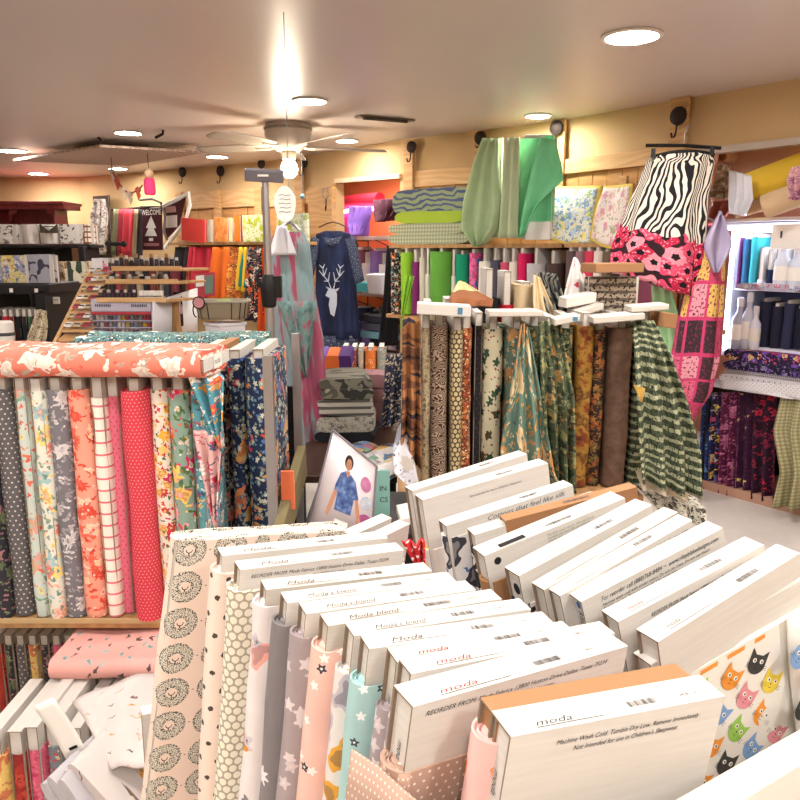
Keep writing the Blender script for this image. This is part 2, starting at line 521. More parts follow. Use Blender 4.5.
for x, y in [(-1.0, 2.6), (-.6, .9), (1.0, 1.2), (-2.6, 1.0), (.1, -.7), (-1.6, -1.4), (1.8, -1.0), (-2.9, 3.6), (2.6, 1.6), (-5.3, 4.5), (-.2, -1.7), (1.1, -.2), (-1.1, -.5), (3.3, 4.9), (1.3, 7.6), (.7, 2.0)]:  # unseen lamps, several added to brighten bolt faces and the side rooms
    ceiling_lamp(Vector((x, y, CEIL)), .1, 'recessed ceiling lamp outside the view over the shop floor', 'ceiling lamps outside the view')

pl_ = wp(365, 190, -.75, 2); ceiling_lamp(Vector((pl_.x, pl_.y, CEIL)), .1, 'recessed ceiling lamp inside the far orange room, hidden by the lintel')  # unseen lamp, added because the doorway room was too dark and red
# ---- round iron hooks on the posts
def hook(px, py, i, r, label, drop=.07):
    p = wp(px, py, .08, i); n = wall_n(i)
    t = thing('iron_hook', label, 'hook', p)
    m_ = MB().lathe([(r*.2, -.005), (r*.8, -.004), (r, .004), (r*.95, .018), (r*.5, .03), (r*.15, .034)], 18, (0, 0, 0), n); obj('disc', m_, M_IRON, t)
    pts = [Vector((0, 0, -r*.7)) + n*.02, Vector((0, 0, -r-drop*.5)) + n*.02, Vector((0, 0, -r-drop)) + n*.035, Vector((0, 0, -r-drop*1.1)) + n*.06, Vector((0, 0, -r-drop*.7)) + n*.07]
    obj('hook', MB().tube(pts, .006, 6), M_IRON, t)
for a in [(412, 147, 3, .05, 'iron hook on the post beside the far doorway'), (481, 138, 3, .055, 'iron hook at the top left corner of the sage fabric', .02),
          (557, 128, 3, .055, 'iron hook at the top corner of the mint fabric', .02), (679, 116, 4, .058, 'round iron hook holding the zebra skirt'),
          (183, 172, 1, .06, 'iron hook above the orange folded fabrics, farther of two'), (221, 171, 1, .06, 'iron hook above the orange folded fabrics, nearer of two'),
          (262, 164, 1, .05, 'iron hook directly behind the sign holder of the steel pole'), (305, 163, 2, .05, 'iron hook on the post behind the fan lamp')]:
    hook(*a)

# ---- suspended ceiling panel with chains
zP = 2.47
c4 = [atz(13, 161, zP), atz(100, 147, zP), atz(203, 153, zP), atz(128, 166, zP)]
t = thing('suspended_panel', 'flat grey-brown lattice panel hanging on chains below the ceiling', 'panel', c4[3])
lc = [c - c4[3] for c in c4]
def _lat():
    x, y, z = OBJC(); return mix('#b39a8e', '#98806f', mx(fr(x*14) < .25, fr(y*14) < .25))
obj('lattice', MB().prism([(c.x, c.y) for c in lc], lambda x, y: Vector((x, y, 0)), lambda x, y: Vector((x, y, .02))), mat('lattice', _lat, rough=.8), t)
for px, py in ((98, 137), (163, 130)):
    p = atz(px, py, CEIL) - c4[3]; q = Vector((p.x*.9 + lc[1].x*.1, p.y, .02))
    obj('chain', MB().tube([p, (p+q)/2 + Vector((.03, 0, 0)), q], .012, 6), M_IRON, t)

# ---- ceiling fan
fp = atz(288, 124, CEIL)
t = thing('ceiling_fan', 'white six-bladed ceiling fan with a single glowing lamp', 'ceiling fan', fp)
M_FAN = mat('fan_white', color='#bcae9f', rough=.45)
obj('motor_housing', MB().lathe([(.17, 0), (.18, -.02), (.18, -.09), (.165, -.13), (.11, -.18), (.09, -.20)], 32), M_FAN, t)
obj('housing_band', MB().lathe([(.183, -.03), (.186, -.035), (.186, -.045), (.183, -.05)], 32, cap=False), mat('fan_band', color='#8a8078', rough=.4), t)
for k in range(5):
    a = R(k*72 + 20)
    ca, sa = math.cos(a), math.sin(a)
    def bf(u, v, ca=ca, sa=sa):
        r = .17 + .62*v; hw = (.045 + .025*min(1, v*3)) * (1 if v < .93 else (1-(v-.93)/.07*.35))
        q = (u-.5)*2*hw
        return Vector((ca*r - sa*q, sa*r + ca*q, -.165 + q*.25))
    bl = obj('blade', MB().grid(bf, 6, 12, .14, .6), M_FAN, t, solid=.008)
    obj('blade_iron', MB().tube([(ca*.1, sa*.1, -.16), (ca*.17, sa*.17, -.175), (ca*.28, sa*.28, -.172)], [.014, .012, .008], 6), M_FAN, bl)
obj('lamp_holder', MB().lathe([(.05, -.20), (.06, -.22), (.05, -.26), (.03, -.27)], 20), M_FAN, t)
obj('glass_globe', MB().lathe([(.03, -.265), (.055, -.29), (.065, -.33), (.055, -.37), (.03, -.395), (.005, -.40)], 20), mat('globe', color='#ffffff', emit=(1, .86, .66, 1), estr=90), t)
pc = obj('pull_chain', MB().tube([(.09, -.02, -.2), (.1, -.02, -.3), (.1, -.02, -.52)], .003, 5), M_METAL, t)
obj('chain_bead', MB().ball((.1, -.02, -.54), .02), mat('teal_bead', color='#5f8f98', rough=.3), pc)
# a second fan's blade tips farther back
p = atz(388, 124, CEIL-.05)
t = thing('ceiling_vent', 'dark flat vent plate on the ceiling above the far doorway', 'vent', p)
m_ = MB().prism([(-.20, -.10), (.20, .10), (.15, .16), (-.24, -.03)], lambda x, y: Vector((x, y, .036)), lambda x, y: Vector((x, y, .048)))
obj('plate', m_, mat('vent_brown', color='#8d7a6e', rough=.6), t)
for k in range(3): obj('slat', MB().obox((-.02, .03+.04*(k-1), .033), (.16, .08, 0), (.004, -.01, 0), (0, 0, .003)), M_IRON, t)
# ================================================================== BOLTS
def stadium(w, t, k=8):
    """outline of a rounded slab, first point at the middle of the -y face, counter-clockwise; returns points and running length"""
    r = t/2; hx = w/2 - r; pts = []
    pts += [(x, -r) for x in (0, hx*.5, hx)]
    pts += [(hx + r*math.sin(math.pi*i/k), -r*math.cos(math.pi*i/k)) for i in range(1, k)]
    pts += [(x, r) for x in (hx, hx*.5, 0, -hx*.5, -hx)]
    pts += [(-hx - r*math.sin(math.pi*i/k), r*math.cos(math.pi*i/k)) for i in range(1, k)]
    pts += [(x, -r) for x in (-hx, -hx*.5)]
    L = [0]
    for a, b in zip(pts, pts[1:] + pts[:1]): L.append(L[-1] + math.hypot(b[0]-a[0], b[1]-a[1]))
    return pts, L
def board_mb(w, t, z0, z1, lip=.004):
    m = MB(); x, y = w/2, t/2
    m.quadlist([(-x,-y,z0),(x,-y,z0),(x,y,z0),(-x,y,z0),(-x,-y,z1),(x,-y,z1),(x,y,z1),(-x,y,z1)], [(0,3,2,1),(4,5,6,7),(0,1,5,4),(2,3,7,6)], 0)
    for s in (-1, 1):     # end flaps tucked in behind a raw cut rim
        X = s*x; e = .0022; XI = s*(x-lip)
        o = [(X,-y,z0),(X,y,z0),(X,y,z1),(X,-y,z1)]; i = [(X,-y+e,z0+e),(X,y-e,z0+e),(X,y-e,z1-e),(X,-y+e,z1-e)]
        d = [(XI,)+p[1:] for p in i]
        fs = [(k, (k+1)%4, 4+(k+1)%4, 4+k) for k in range(4)]; gs = [(4+k, 4+(k+1)%4, 8+(k+1)%4, 8+k) for k in range(4)]
        if s < 0: fs = [f[::-1] for f in fs]; gs = [f[::-1] for f in gs]
        m.quadlist(o+i+d, fs+gs, 1)
        c = (8,9,10,11) if s > 0 else (11,10,9,8)
        m.quadlist(o+i+d, [c], 0)
    return m
def wrap_mb(w, t, z0, z1, seed=0, wob=.0015, nz_=9, layers=2, ou=0, ov=0):
    m = MB(); pts, L = stadium(w, t); n = len(pts); v = []; zs = [z0 + (z1-z0)*j/nz_ for j in range(nz_+1)]
    rings = [(z, 1, 0) for z in zs]
    for j, (z, _, _) in enumerate(rings):
        for k, (x, y) in enumerate(pts):
            q = noise.noise(Vector((x*14+seed*3.1, y*14, z*9+seed)))*wob*2
            l = math.hypot(x, y) or 1
            zz = z + (noise.noise(Vector((x*20+seed, y*9, 3)))*.004 if j == len(rings)-1 else 0)
            v.append((x*(1+q/l), y*(1+q*4/max(l, .03)), zz))
    # rolled edge on top: ridges stepping inwards
    rr = []
    for a in range(layers):
        rr += [(.0022*(2*a+1), .0), (.0022*(2*a+2)-.0008, -.004)] if True else []
        rr += [(.0022*(2*a+2)+.0004, -.0035+.003*(a % 2))]
    for (ins, dz) in rr:
        for k, (x, y) in enumerate(pts):
            l = math.hypot(x, y) or 1
            fx = (w/2-ins)/(w/2); fy = max(.05, (t/2-ins)/(t/2))
            v.append((x*fx, y*fy, v[(len(rings)-1)*n+k][2] + dz))
    tot = len(rings) + len(rr)
    fs, uv = [], []
    zl = zs + [z1 + i[0] for i in rr]
    for j in range(tot-1):
        for k in range(n):
            q = (k+1) % n
            fs.append((j*n+k, j*n+q, (j+1)*n+q, (j+1)*n+k))
            uv.append(((ou+L[k], ov+zl[j]), (ou+L[k+1], ov+zl[j]), (ou+L[k+1], ov+zl[j+1]), (ou+L[k], ov+zl[j+1])))
    m.quadlist(v, fs, 0, uv)
    m.quadlist(v[:n], [tuple(range(n))[::-1]], 0)
    m.quadlist(v[-n:], [tuple(range(n))], 0)
    return m
_bc = {}
NB = [0]
def bolt(label, m_fab, mtx, w=.2, t=.03, h=.58, ft=.05, hf=None, group=None, m_board=None, z0=.0, cat='fabric bolt', name='fabric_bolt', layers=2, fabric=True, wob=.0015, wf=None, ou=None):
    """board of the bolt standing along z from 0 to h, width along x; fabric wound round it up to hf"""
    NB[0] += 1; sd = NB[0]
    T = thing(name, label, cat, mtx, group)
    hf = h - .03 if hf is None else hf
    obj('board', board_mb(w, t, .0, h), [m_board or M_CARD, M_EDGE], T)
    if fabric:
        obj('fabric', wrap_mb(wf or (w + (ft-t)), ft, z0+.004, hf, sd, wob, layers=layers, ou=sd*.173 if ou is None else ou, ov=sd*.319), m_fab, T, smooth=55)
    return T
def UPFRAME(A, B, back=0, roll=0):
    """frame of a board whose top front edge runs from A to B: x along it, z up the board, y away"""
    x = (B-A).normalized(); z = Vector((0, 0, 1)); z = (z - x*z.dot(x)).normalized()
    y = z.cross(x)
    if back:
        q = Matrix.Rotation(R(back), 3, x); z = q @ z; y = q @ y
    return x, y, z
def face_text(T, body, w, h, t, x, dz, size, mt=None, where='face', shear=.35, width=None, align='LEFT'):
    if not isinstance(body, str): w, h, t, body = body, w, h, t
    mt = mt or M_INK
    if where == 'face':
        m_ = Matrix(((1,0,0,-w/2+x),(0,0,-1,-t/2-.0006),(0,1,0,h-dz),(0,0,0,1)))
    elif where == 'top':
        m_ = Matrix(((1,0,0,-w/2+x),(0,1,0,-t/2+dz),(0,0,1,h+.0006),(0,0,0,1)))
    else:           # on the narrow end, reading upwards
        m_ = Matrix.Translation((-w/2+.0032, -t/2+dz, h-x)) @ Matrix(((0,0,-1,0),(0,-1,0,0),(-1,0,0,0),(0,0,0,1)))
    return text(body, size, mt, T, m_, align, shear, width=width)
def barcode(T, w, h, t, x, dy, n=22, bw=.0011, bh=.008, where='top', seed=1, mt=None):
    r = random.Random(seed); m = MB(); q = x
    for k in range(n):
        e = bw*r.choice((.5, .8, 1.3))
        if where == 'top':
            m.quadlist([(-w/2+q, -t/2+dy, h+.0007), (-w/2+q+e, -t/2+dy, h+.0007), (-w/2+q+e, -t/2+dy+bh, h+.0007), (-w/2+q, -t/2+dy+bh, h+.0007)], [(0,1,2,3)])
        else:
            m.quadlist([(-w/2+q, -t/2-.0007, h-dy-bh), (-w/2+q+e, -t/2-.0007, h-dy-bh), (-w/2+q+e, -t/2-.0007, h-dy), (-w/2+q, -t/2-.0007, h-dy)], [(0,1,2,3)])
        q += e + bw*r.choice((.5, .9, 1.2))
    return obj('barcode', m, mt or M_GINK, T, smooth=0)
def rule(T, w, h, t, x, dy, ln, where='top', mt=None, th=.0009):
    m = MB()
    if where == 'top': m.quadlist([(-w/2+x, -t/2+dy, h+.0008), (-w/2+x+ln, -t/2+dy, h+.0008), (-w/2+x+ln, -t/2+dy+th, h+.0008), (-w/2+x, -t/2+dy+th, h+.0008)], [(0,1,2,3)])
    else: m.quadlist([(-w/2+x, -t/2-.0008, h-dy), (-w/2+x+ln, -t/2-.0008, h-dy), (-w/2+x+ln, -t/2-.0008, h-dy+th), (-w/2+x, -t/2-.0008, h-dy+th)], [(0,1,2,3)])
    return obj('printed_rule', m, mt or M_INK, T, smooth=0)

# ------------------------------------------------------------------ fabrics of the near bin
def _lion():
    x, y = UV(); a, b, cx, cy = cells(x, y, .064, .061, 0)
    d = hyp(a, b); d2, rc, _ = vor(vec(x, y), 430)
    ragged = d + (nz(vec(x, y), 260, 1) - .5)*.005
    mane = (ragged < .0262) * (d > .0085)
    c = mix('#e6d3c6', '#d4cfc2', mane)
    c = mix(c, '#2a2b26', mane*(d2 < .30 + (ragged > .0225)*.14 + (ragged < .013)*.12))
    muzzle = (hyp(a, b) < .0052)*(hyp(a, b - .0004) > .0040)*(b < .001)
    c = mix(c, '#2c2c26', muzzle)
    c = mix(c, '#3a302a', (ab(a) < .0009)*(b < -.004)*(b > -.0085))
    a2, b2, _, _ = cells(x + .032, y, .064, .061, 0)
    c = mix(c, '#5a4a44', (ab(a2) + ab(b2)*2) < .0022)
    return c
F_LION = mat('lion_print', _lion, rough=.85)
F_SM = mat('pink_sprig_print', lambda: (lambda x, y: mix('#ecd8cc', '#4a4038', ((hyp(*cells(x, y, .03, .03, .5)[:2]) + (nz(vec(x, y), 200) - .5)*.006) < .0042)))(*UV()), rough=.85)
F_HEX = dots('sage_large_dot', '#a6a08e', '#e6e2d2', .0135, .0056)
F_SLOTH = flowers('pastel_animals', '#e9e2e2', [(.06, .3, ['#8d8790', '#e8a79c', '#d7903a', '#9f9aa4'], 3, .8, .8), (.05, .2, ['#c9c2cc', '#77737d'], 4, 1.3, .6)], dense=False)
F_GRY = flowers('grey_crosshatch_sprig', '#837e80', [(.07, .16, ['#e6e0e2', '#d7d2d6'], 8, 1, .9)], dense=False, star=True)
F_STAR = flowers('mauve_star', '#a89c9e', [(.028, .26, ['#cfc4c6', '#d8cfd0'], 5, 1, .9)], dense=False, star=True)
F_PEACH = flowers('peach_cloud_star', '#eec3b6', [(.11, .30, ['#ece6e4', '#f4ece8', '#e39c8c'], 3, .7, .8), (.03, .17, ['#3b3a44', '#f4ece8', '#f4ece8'], 5, 1, .5), (.12, .17, ['#d79a3c', '#8a6a5c'], 2, .6, .35)], dense=False, star=True)
F_MINT = flowers('mint_cloud_star', '#a9cfcf', [(.11, .30, ['#eef0ef', '#dfe9e8'], 3, .7, .7), (.03, .15, ['#38444e', '#eef4f4', '#eef4f4'], 5, 1, .5), (.13, .15, ['#d79a3c'], 2, .6, .4)], dense=False, star=True)
F_MINT2 = flowers('white_panda', '#dfdbd8', [(.07, .28, ['#5a5a68', '#d9a03c', '#b8b2bc'], 3, .9, .7)], dense=False)
F_TAN = dots('tan_pin_dot', '#b89a8a', '#e8dcd0', .011, .0016)
F_PORG = flowers('pink_orange_bird', '#efc5c0', [(.05, .3, ['#e27a4a', '#e8906a', '#8cae58'], 3, .7, .8)], dense=False)
F_SUN = flowers('yellow_sun_spot', '#e9e5df', [(.05, .36, ['#f0b820'], 0, 1, .9)], dense=False)
F_DOG = flowers('dog_sketch', '#e6e3e2', [(.055, .34, ['#d7d5d8', '#3e3e48', '#c8b090'], 3, .6, .9), (.03, .2, ['#33333c', '#4a78a8'], 4, 1.5, .5)], dense=False)
F_BONE = flowers('black_bone', '#26262c', [(.032, .3, ['#e0dedd'], 2, 2.4, .8)], dense=False)
F_BLKRED = flowers('black_red_spot', '#1d1d24', [(.035, .3, ['#c8283c', '#e6e0e0'], 3, 1, .8)], dense=False)
F_BLUE = flowers('blue_leaf', '#4d6ba8', [(.05, .25, ['#5f8f58', '#7f96c8'], 5, 1, .8)], dense=False)
F_RDOT = dots('red_white_dot', '#c62a30', '#f2e6e4', .014, .003)
F_CAT0 = mat('white_cotton', color='#e9e5dc', rough=.9)
F_PLAIN = mat('plain_cream', color='#e8e2d8', rough=.9)

# ------------------------------------------------------------------ the wooden bin they stand in
TOPZ = 1.18; BH = .58
RE = 'REORDER FROM: Moda Fabrics 13800 Hutton Drive Dallas, Texas 75234'
# pixels of the top front corner (spine end), yaw, width, label ...
LB = [
 (175, 541, .245, .245, .040, .001, F_LION, 'cream bolt printed with rows of round lion faces'),
 (222, 556, .235, .2, .046, .025, F_SM, 'blush bolt with small dark sprigs directly before the lion print'),
 (240, 570, .23, .2, .048, .032, F_HEX, 'sage grey bolt with large pale dots'),
 (266, 590, .22, .2, .040, .022, F_SLOTH, 'pastel bolt with grey and peach animals and orange tufts'),
 (287, 603, .22, .2, .040, .03, F_GRY, 'dark grey bolt with white leafy sprigs'),
 (306, 614, .22, .2, .038, .032, F_STAR, 'mauve grey bolt with faint pale stars'),
 (328, 626, .22, .2, .044, .03, F_PEACH, 'peach bolt with white clouds and dark stars'),
 (354, 636, .22, .2, .036, .05, F_MINT2, 'white bolt with dark panda patches between peach and mint bolts'),
 (369, 649, .22, .2, .042, .045, F_MINT, 'mint blue bolt with white clouds and stars'),
 (397, 662, .215, .2, .034, .06, F_STAR, 'mauve star bolt right before the mint blue bolt'),
 (411, 674, .225, .2, .034, .06, F_STAR, 'nearly bare white board with reorder address, behind the tan dotted bolt'),
 (413, 707, .235, .2, .050, .072, F_TAN, 'white board bolt with tan pin-dot fabric curling at its foot'),
 (497, 719, .215, .2, .052, .024, F_PORG, 'brown cardboard bolt core with pink and orange print'),
 (511, 737, .225, .2, .04, .60, F_PLAIN, 'bare white board nearest the camera with washing instructions'),
]
TOPTXT = ['', 'Moda', 'Moda', 'Moda', "Moda's blend", "Moda's blend", "Moda blend", "Moda's blend", 'Moda', 'moda', 'moda', 'moda', '', 'moda']
BPX = [(345,531),(388,538),(404,550),(432,571),(456,581),(476,590),(502,599),(531,609),(554,623),(576,633),(615,633),(628,646),(697,681),(725,696)]
def solve_AB(A, px, py, tilt):
    """right end of a board whose left end is A, seen at the pixel and raised by tilt degrees"""
    W = .2
    for _ in range(40): B = atz(px, py, A.z + W*math.sin(R(tilt))); W = .5*W + .5*(B-A).length
    return B, (B-A).length
LT = []
for i, (px, py, wd, bw, ft, gap, fab, lb) in enumerate(LB):
    A = atz(px, py, TOPZ)
    B, W = solve_AB(A, *BPX[i], -4.5 if i else -7.5)
    x, y, z = UPFRAME(A, B, 5 if i else 7)
    t = {11: .036, 12: .032, 13: .036}.get(i, .027)
    o = A + x*(W/2) + y*(t/2) - z*BH
    bare = gap > BH-.02
    T = bolt(lb, fab, frame(o, x, y, z), w=W, t=t, h=BH, ft=max(min(ft*.9, .040 if i > 1 else 1), t+.004), hf=(BH+.002 if i == 0 else BH-gap) if not bare else None,
             fabric=not bare, group=None, wf=W+.024 if i else None, ou=(None if i else .032 - (2*(W-.036) + math.pi*.036 - (W/2 - .030) + .008)), m_board=M_KRAFT if i == 12 else (M_CARD if i % 3 else M_CARD2), layers=2)
    LT.append(T)
    if i in (2, 10, 11):
        face_text(T, RE, W, BH, t, .015, .012, .0075, width=W*.84)
        face_text(T, 'modafabrics.com', W, BH, t, W*.42, .020, .0065, width=W*.2)
    if i in (1, 13):
        face_text(T, 'Machine Wash Cold. Tumble Dry Low. Remove Immediately.', W, BH, t, W*(.36 if i == 1 else .2), .013 if i == 1 else .016, .0075, width=W*(.58 if i == 1 else .68))
        face_text(T, "Not Intended for use in Children's Sleepwear.", W, BH, t, W*(.42 if i == 1 else .28), .021 if i == 1 else .0255, .0075, width=W*(.4 if i == 1 else .5))
    if TOPTXT[i] and i not in (12,):
        face_text(T, TOPTXT[i], W, BH, t, W*.12, .010, .011, where='top', mt=M_PINKINK if i in (9, 10, 11) else M_GINK, width=W*(.28 if 'blend' in TOPTXT[i] else .16))
        rule(T, W, BH, t, W*.12, .004, W*.3, mt=M_INK)
        barcode(T, W, BH, t, W*.55, .008, seed=i, n=18)
        face_text(T, str(32500 + i*137) + ' ' + str(11 + i), W, BH, t, W*.80, .012, .006, where='top', mt=M_GINK)
    if i > 3 and i != 12: face_text(T, 'moda', W, BH, t, .05, t*.5, .012, where='end', mt=M_GINK)

# tan dotted cloth curling round the foot of the white board
T = LT[11]; W = .235
def curl(u, v):
    P = [(-W/2-.060, .030, .000), (-W/2-.050, -.005, .004), (-W/2-.038, -.035, -.004), (-W/2-.015, -.055, -.022), (-.02, -.050, -.014), (.09, -.030, -.006)]
    q = u*(len(P)-1); k = min(int(q), len(P)-2); f_ = q-k
    p = [P[k][n]*(1-f_) + P[k+1][n]*f_ for n in range(3)]
    return Vector((p[0], p[1], (BH-.072 + p[2])*v + .2*(1-v)))
obj('loose_end', MB().grid(curl, 30, 8, .35, .3), F_TAN, T, solid=.003)
def curl2(u, v):
    a = u*9.5; r = .010 + .0014*a
    return Vector((-W/2 - .024 + math.cos(a)*r*.8, -.006 + math.sin(a)*r*.8, BH-.12 + .045*v + .004*u))
obj('rolled_edge', MB().grid(curl2, 50, 2, .3, .05), F_TAN, T, solid=.0012)

RB = [  # px,py, width, rise angle, yaw, board depth, fabric gap, fabric, board, label
 (412, 491, .235, 9, 6, .030, .16, F_RDOT, M_CARD, 'rearmost white board bolt in the bin'),
 (422, 500, .235, 9, 6, .034, .10, F_SUN, M_CARD, 'white board bolt with yellow sun spots on its fabric'),
 (446, 526, .220, 10, 10, .030, .022, F_DOG, M_CARD, 'white bolt with sketched dogs on the fabric'),
 (474, 535, .215, 11, 12, .030, .028, F_BONE, M_CARD, 'black bolt with small white bones'),
 (505, 521, .235, 10, 14, .026, .03, F_BONE, M_KRAFT, 'brown cardboard bolt core sticking up between white boards'),
 (484, 556, .225, 13, 19, .036, .045, M_KRAFT, M_CARD, 'white board with an oval mark folded over brown cardboard'),
 (519, 576, .235, 14, 21, .034, .05, F_BLKRED, M_CARD, 'white board over black fabric with red spots'),
 (544, 590, .228, 15, 21, .026, .12, F_PLAIN, M_CARD2, 'slim white board behind the two reorder-call bolts'),
 (560, 596, .232, 16, 21, .026, .12, F_PLAIN, M_CARD, 'white bolt printed with a reorder call line, farther of two'),
 (581, 602, .235, 17, 21, .030, .08, F_BLUE, M_CARD, 'white reorder-call bolt with blue fabric at its end'),
 (618, 622, .235, 16, 22, .032, .10, F_SLOTH, M_CARD, 'white bolt with reorder address, before the blue-ended bolt'),
 (658, 642, .250, 14, 24, .034, .20, F_PLAIN, M_CARD, 'large white board with cut flap before the cat print'),
]
RT = []
RBX = [(527,454),(548,463),(573,485),(600,497),(637,487),(625,498),(652,505),(678,512),(692,520),(723,528),(764,545),(800,553)]
for i, (px, py, W, rise, ya, t, gap, fab, mb_, lb) in enumerate(RB):
    A = atz(px, py, 1.178 if i == 4 else 1.16)
    B, W = solve_AB(A, *RBX[i], rise)
    x, y, z = UPFRAME(A, B, 0)
    o = A + x*(W/2) + y*(t/2) - z*BH
    T = bolt(lb, fab, frame(o, x, y, z), w=W, t=t, h=BH, ft=t+.008, hf=BH-gap, m_board=mb_, layers=2); RT.append(T)
    a_ = (T, W, BH, t)
    if i == 1: face_text(*a_, "Not Intended for use in Children's Sleepwear", W*.35, .020, .006, width=W*.42)
    if i == 2: face_text(*a_, 'Cottons that feel like silk', W*.3, .010, .012, width=W*.62, mt=M_GINK)
    if i == 5:
        face_text(*a_, 'Machine wash warm. Normal cycle.\nTumble dry low. Do not bleach.\nWarm iron as needed.', W*.42, .014, .0055, width=W*.34, mt=mat('green_ink', color='#7f8f70'))
        for q, wh in ((.10, 'a'), (.0, 'b')):
            m_ = MB().lathe([(.006, 0), (.001, .0003)], 20, (-W/2 + .02, -t/2-.0006, BH-.016), (0, -1, 0)) if wh == 'a' else MB().lathe([(.013, 0), (.001, .0003)], 24, (0, 0, 0), (0, -1, 0))
            if wh == 'b': m_.v = [(-W/2 + .115 + v[0], -t/2-.0006+v[1], BH-.036 + v[2]*.45) for v in m_.v]
            obj('oval_mark', m_, M_INK, T)
        m_ = MB().quadlist([(-W/2+.03, -t/2+.003, BH+.0009), (-W/2+.075, -t/2+.003, BH+.0009), (-W/2+.075, -t/2+.014, BH+.0009), (-W/2+.03, -t/2+.014, BH+.0009)], [(0,1,2,3)]); obj('printed_patch', m_, M_INK, T)
    if i == 6: 
        m_ = MB().lathe([(.009, 0), (.001, .0003)], 24, (0, 0, 0), (-1, 0, 0)); m_.v = [(-W/2+.003+v[0], v[1]*.8, BH-.03+v[2]) for v in m_.v]; obj('oval_mark', m_, M_INK, T)
    if i in (8, 9):
        face_text(*a_, 'For reorder call (888)768-8484  \u2022  www.rileyblakedesigns.com', W*.12, .011, .0095, width=W*.83)
    if i in (7, 9):
        face_text(*a_, 'Machine wash cold with similar colors. Do not dry clean. Do not use bleach\nTumble dry low. Remove promptly. Use warm iron', W*.12, .023, .0062, width=W*.76)
        face_text(*a_, 'This fabric is not intended for use in sleepwear', W*.14, .042, .006, width=W*.6)
    if i == 9:
        face_text(*a_, 'RBD', .024, t*.5, .013, where='end', mt=M_INK, shear=0)
        m_ = MB().lathe([(.006, 0), (.001, .0003)], 12, (0, 0, 0), (-1, 0, 0)); m_.v = [(-W/2+.003+v[0], v[1]*.7, BH-.014+v[2]*.9) for v in m_.v]; obj('bird_mark', m_, mat('blue_ink', color='#3e68a8'), T)
    if i == 10:
        face_text(*a_, 'REORDER FROM: Moda Fabrics 13800 Hutton Drive Dallas, Texas 75234', W*.2, .014, .0080, width=W*.74)
        face_text(*a_, 'modafabrics.com', W*.55, .024, .0070, width=W*.2)
    if i in (0, 1, 2, 3, 6, 7, 8, 10, 11):
        if i in (10, 11): face_text(*a_, 'moda', W*.1, .012, .010, where='top', mt=M_PINKINK if i == 10 else M_GINK)
        barcode(*a_, W*.6, .01, seed=i+40, n=18); rule(*a_, W*.1, .005, W*.3)
    if i in (5, 4): barcode(*a_, W*.45, .008, seed=i+40, n=26)

# the cat print bolt: white board, cut white band, cats on cloth
cA = atz(655, 668, 1.125); a, r_ = R(24), R(14)
cx_ = Vector((math.cos(a)*math.cos(r_), math.sin(a)*math.cos(r_), math.sin(r_))); CW = .40
x, y, z = UPFRAME(cA, cA + cx_*CW)
T = thing('fabric_bolt', 'white bolt printed with colourful cat faces', 'fabric bolt', frame(cA + x*CW/2 + y*.022 - z*BH, x, y, z))
obj('board', board_mb(CW, .03, 0, BH), [M_CARD, M_EDGE], T)
obj('fabric', wrap_mb(CW+.012, .044, .004, BH-.035, 3, .001), F_CAT0, T, smooth=55)
fold = MB(); fold.grid(lambda u, v: Vector((-CW/2 + .20 + .05*v*0 + u*.20, -.030 - .012*math.sin(u*2.6+.3) - .004*math.sin(v*6), .15 + v*(BH-.175))), 14, 8, .2, .4)
obj('folded_end', fold, F_CAT0, T, solid=.003)
CATC = ['#e8963c', '#e3949e', '#3f3d3c', '#9cc95c', '#e8cf4a', '#7fa4d4', '#e8963c']
CATM = {c: mat('cat_' + c[1:], color=c, rough=.85) for c in CATC}
def cat(cx, cz, s, c, ang, yy):   # face, eyes, nose, whiskers
    def P(x, z): q, p = math.cos(ang), math.sin(ang); return (cx + (x*q - z*p)*s, (x*p + z*q)*s + cz)
    out = [(.9*math.cos(k*math.pi/9), .72*math.sin(k*math.pi/9) - .1) for k in range(-9, 1)]
    out = [(-.85, -.1)] + [(.86*math.cos(t_), .75*math.sin(t_) - .1) for t_ in [math.pi + k*math.pi/10 for k in range(1, 10)]] + [(.85, -.1), (.82, .95), (.35, .55), (-.35, .55), (-.82, .95)]
    m = MB(); v = [(P(*p)[0], yy, P(*p)[1]) for p in out]; m.quadlist(v, [tuple(range(len(v)))], 0)
    dark = 1
    for ex in (-.36, .36):
        v = []
        for k in range(8): q = P(ex + .2*math.cos(k*.785), .12 + .17*math.sin(k*.785)); v.append((q[0], yy-.0004, q[1]))
        m.quadlist(v, [tuple(range(8))], 2)
        v = []
        for k in range(6): q = P(ex + .08*math.cos(k*1.047), .12 + .1*math.sin(k*1.047)); v.append((q[0], yy-.0008, q[1]))
        m.quadlist(v, [tuple(range(6))], 1)
    q = [P(-.1, -.1), P(.1, -.1), P(0, -.22)]; m.quadlist([(a_[0], yy-.0005, a_[1]) for a_ in q], [(0,1,2)], 1)
    for s_ in (-1, 1):
        for k in range(3):
            q = [P(s_*.3, -.2-.08*k), P(s_*1.05, -.12-.14*k), P(s_*1.05, -.15-.14*k)]; m.quadlist([(a_[0], yy-.0005, a_[1]) for a_ in q], [(0,1,2)], 1)
    q = [P(-.25, -.36), P(0, -.44), P(.25, -.36), P(0, -.40)]; m.quadlist([(a_[0], yy-.0005, a_[1]) for a_ in q], [(0,1,2,3)], 1)
    obj('printed_cat', m, [CATM[c], M_INK, mat('cat_eye', color='#f2efe4')], T, smooth=0)
k = 0
for r_i in range(6):
    for c_i in range(9):
        cx = -CW/2 + .022 + c_i*.044 + (.02 if r_i % 2 else 0); cz = BH - .072 - r_i*.040
        if cx > CW/2 - .02: continue
        on = cx > -CW/2 + .185
        cat(cx, cz, .0185, CATC[(c_i*3 + r_i*2) % 7], R(-75 + (k*53 % 40)), -.0232 if not on else -.048); k += 1
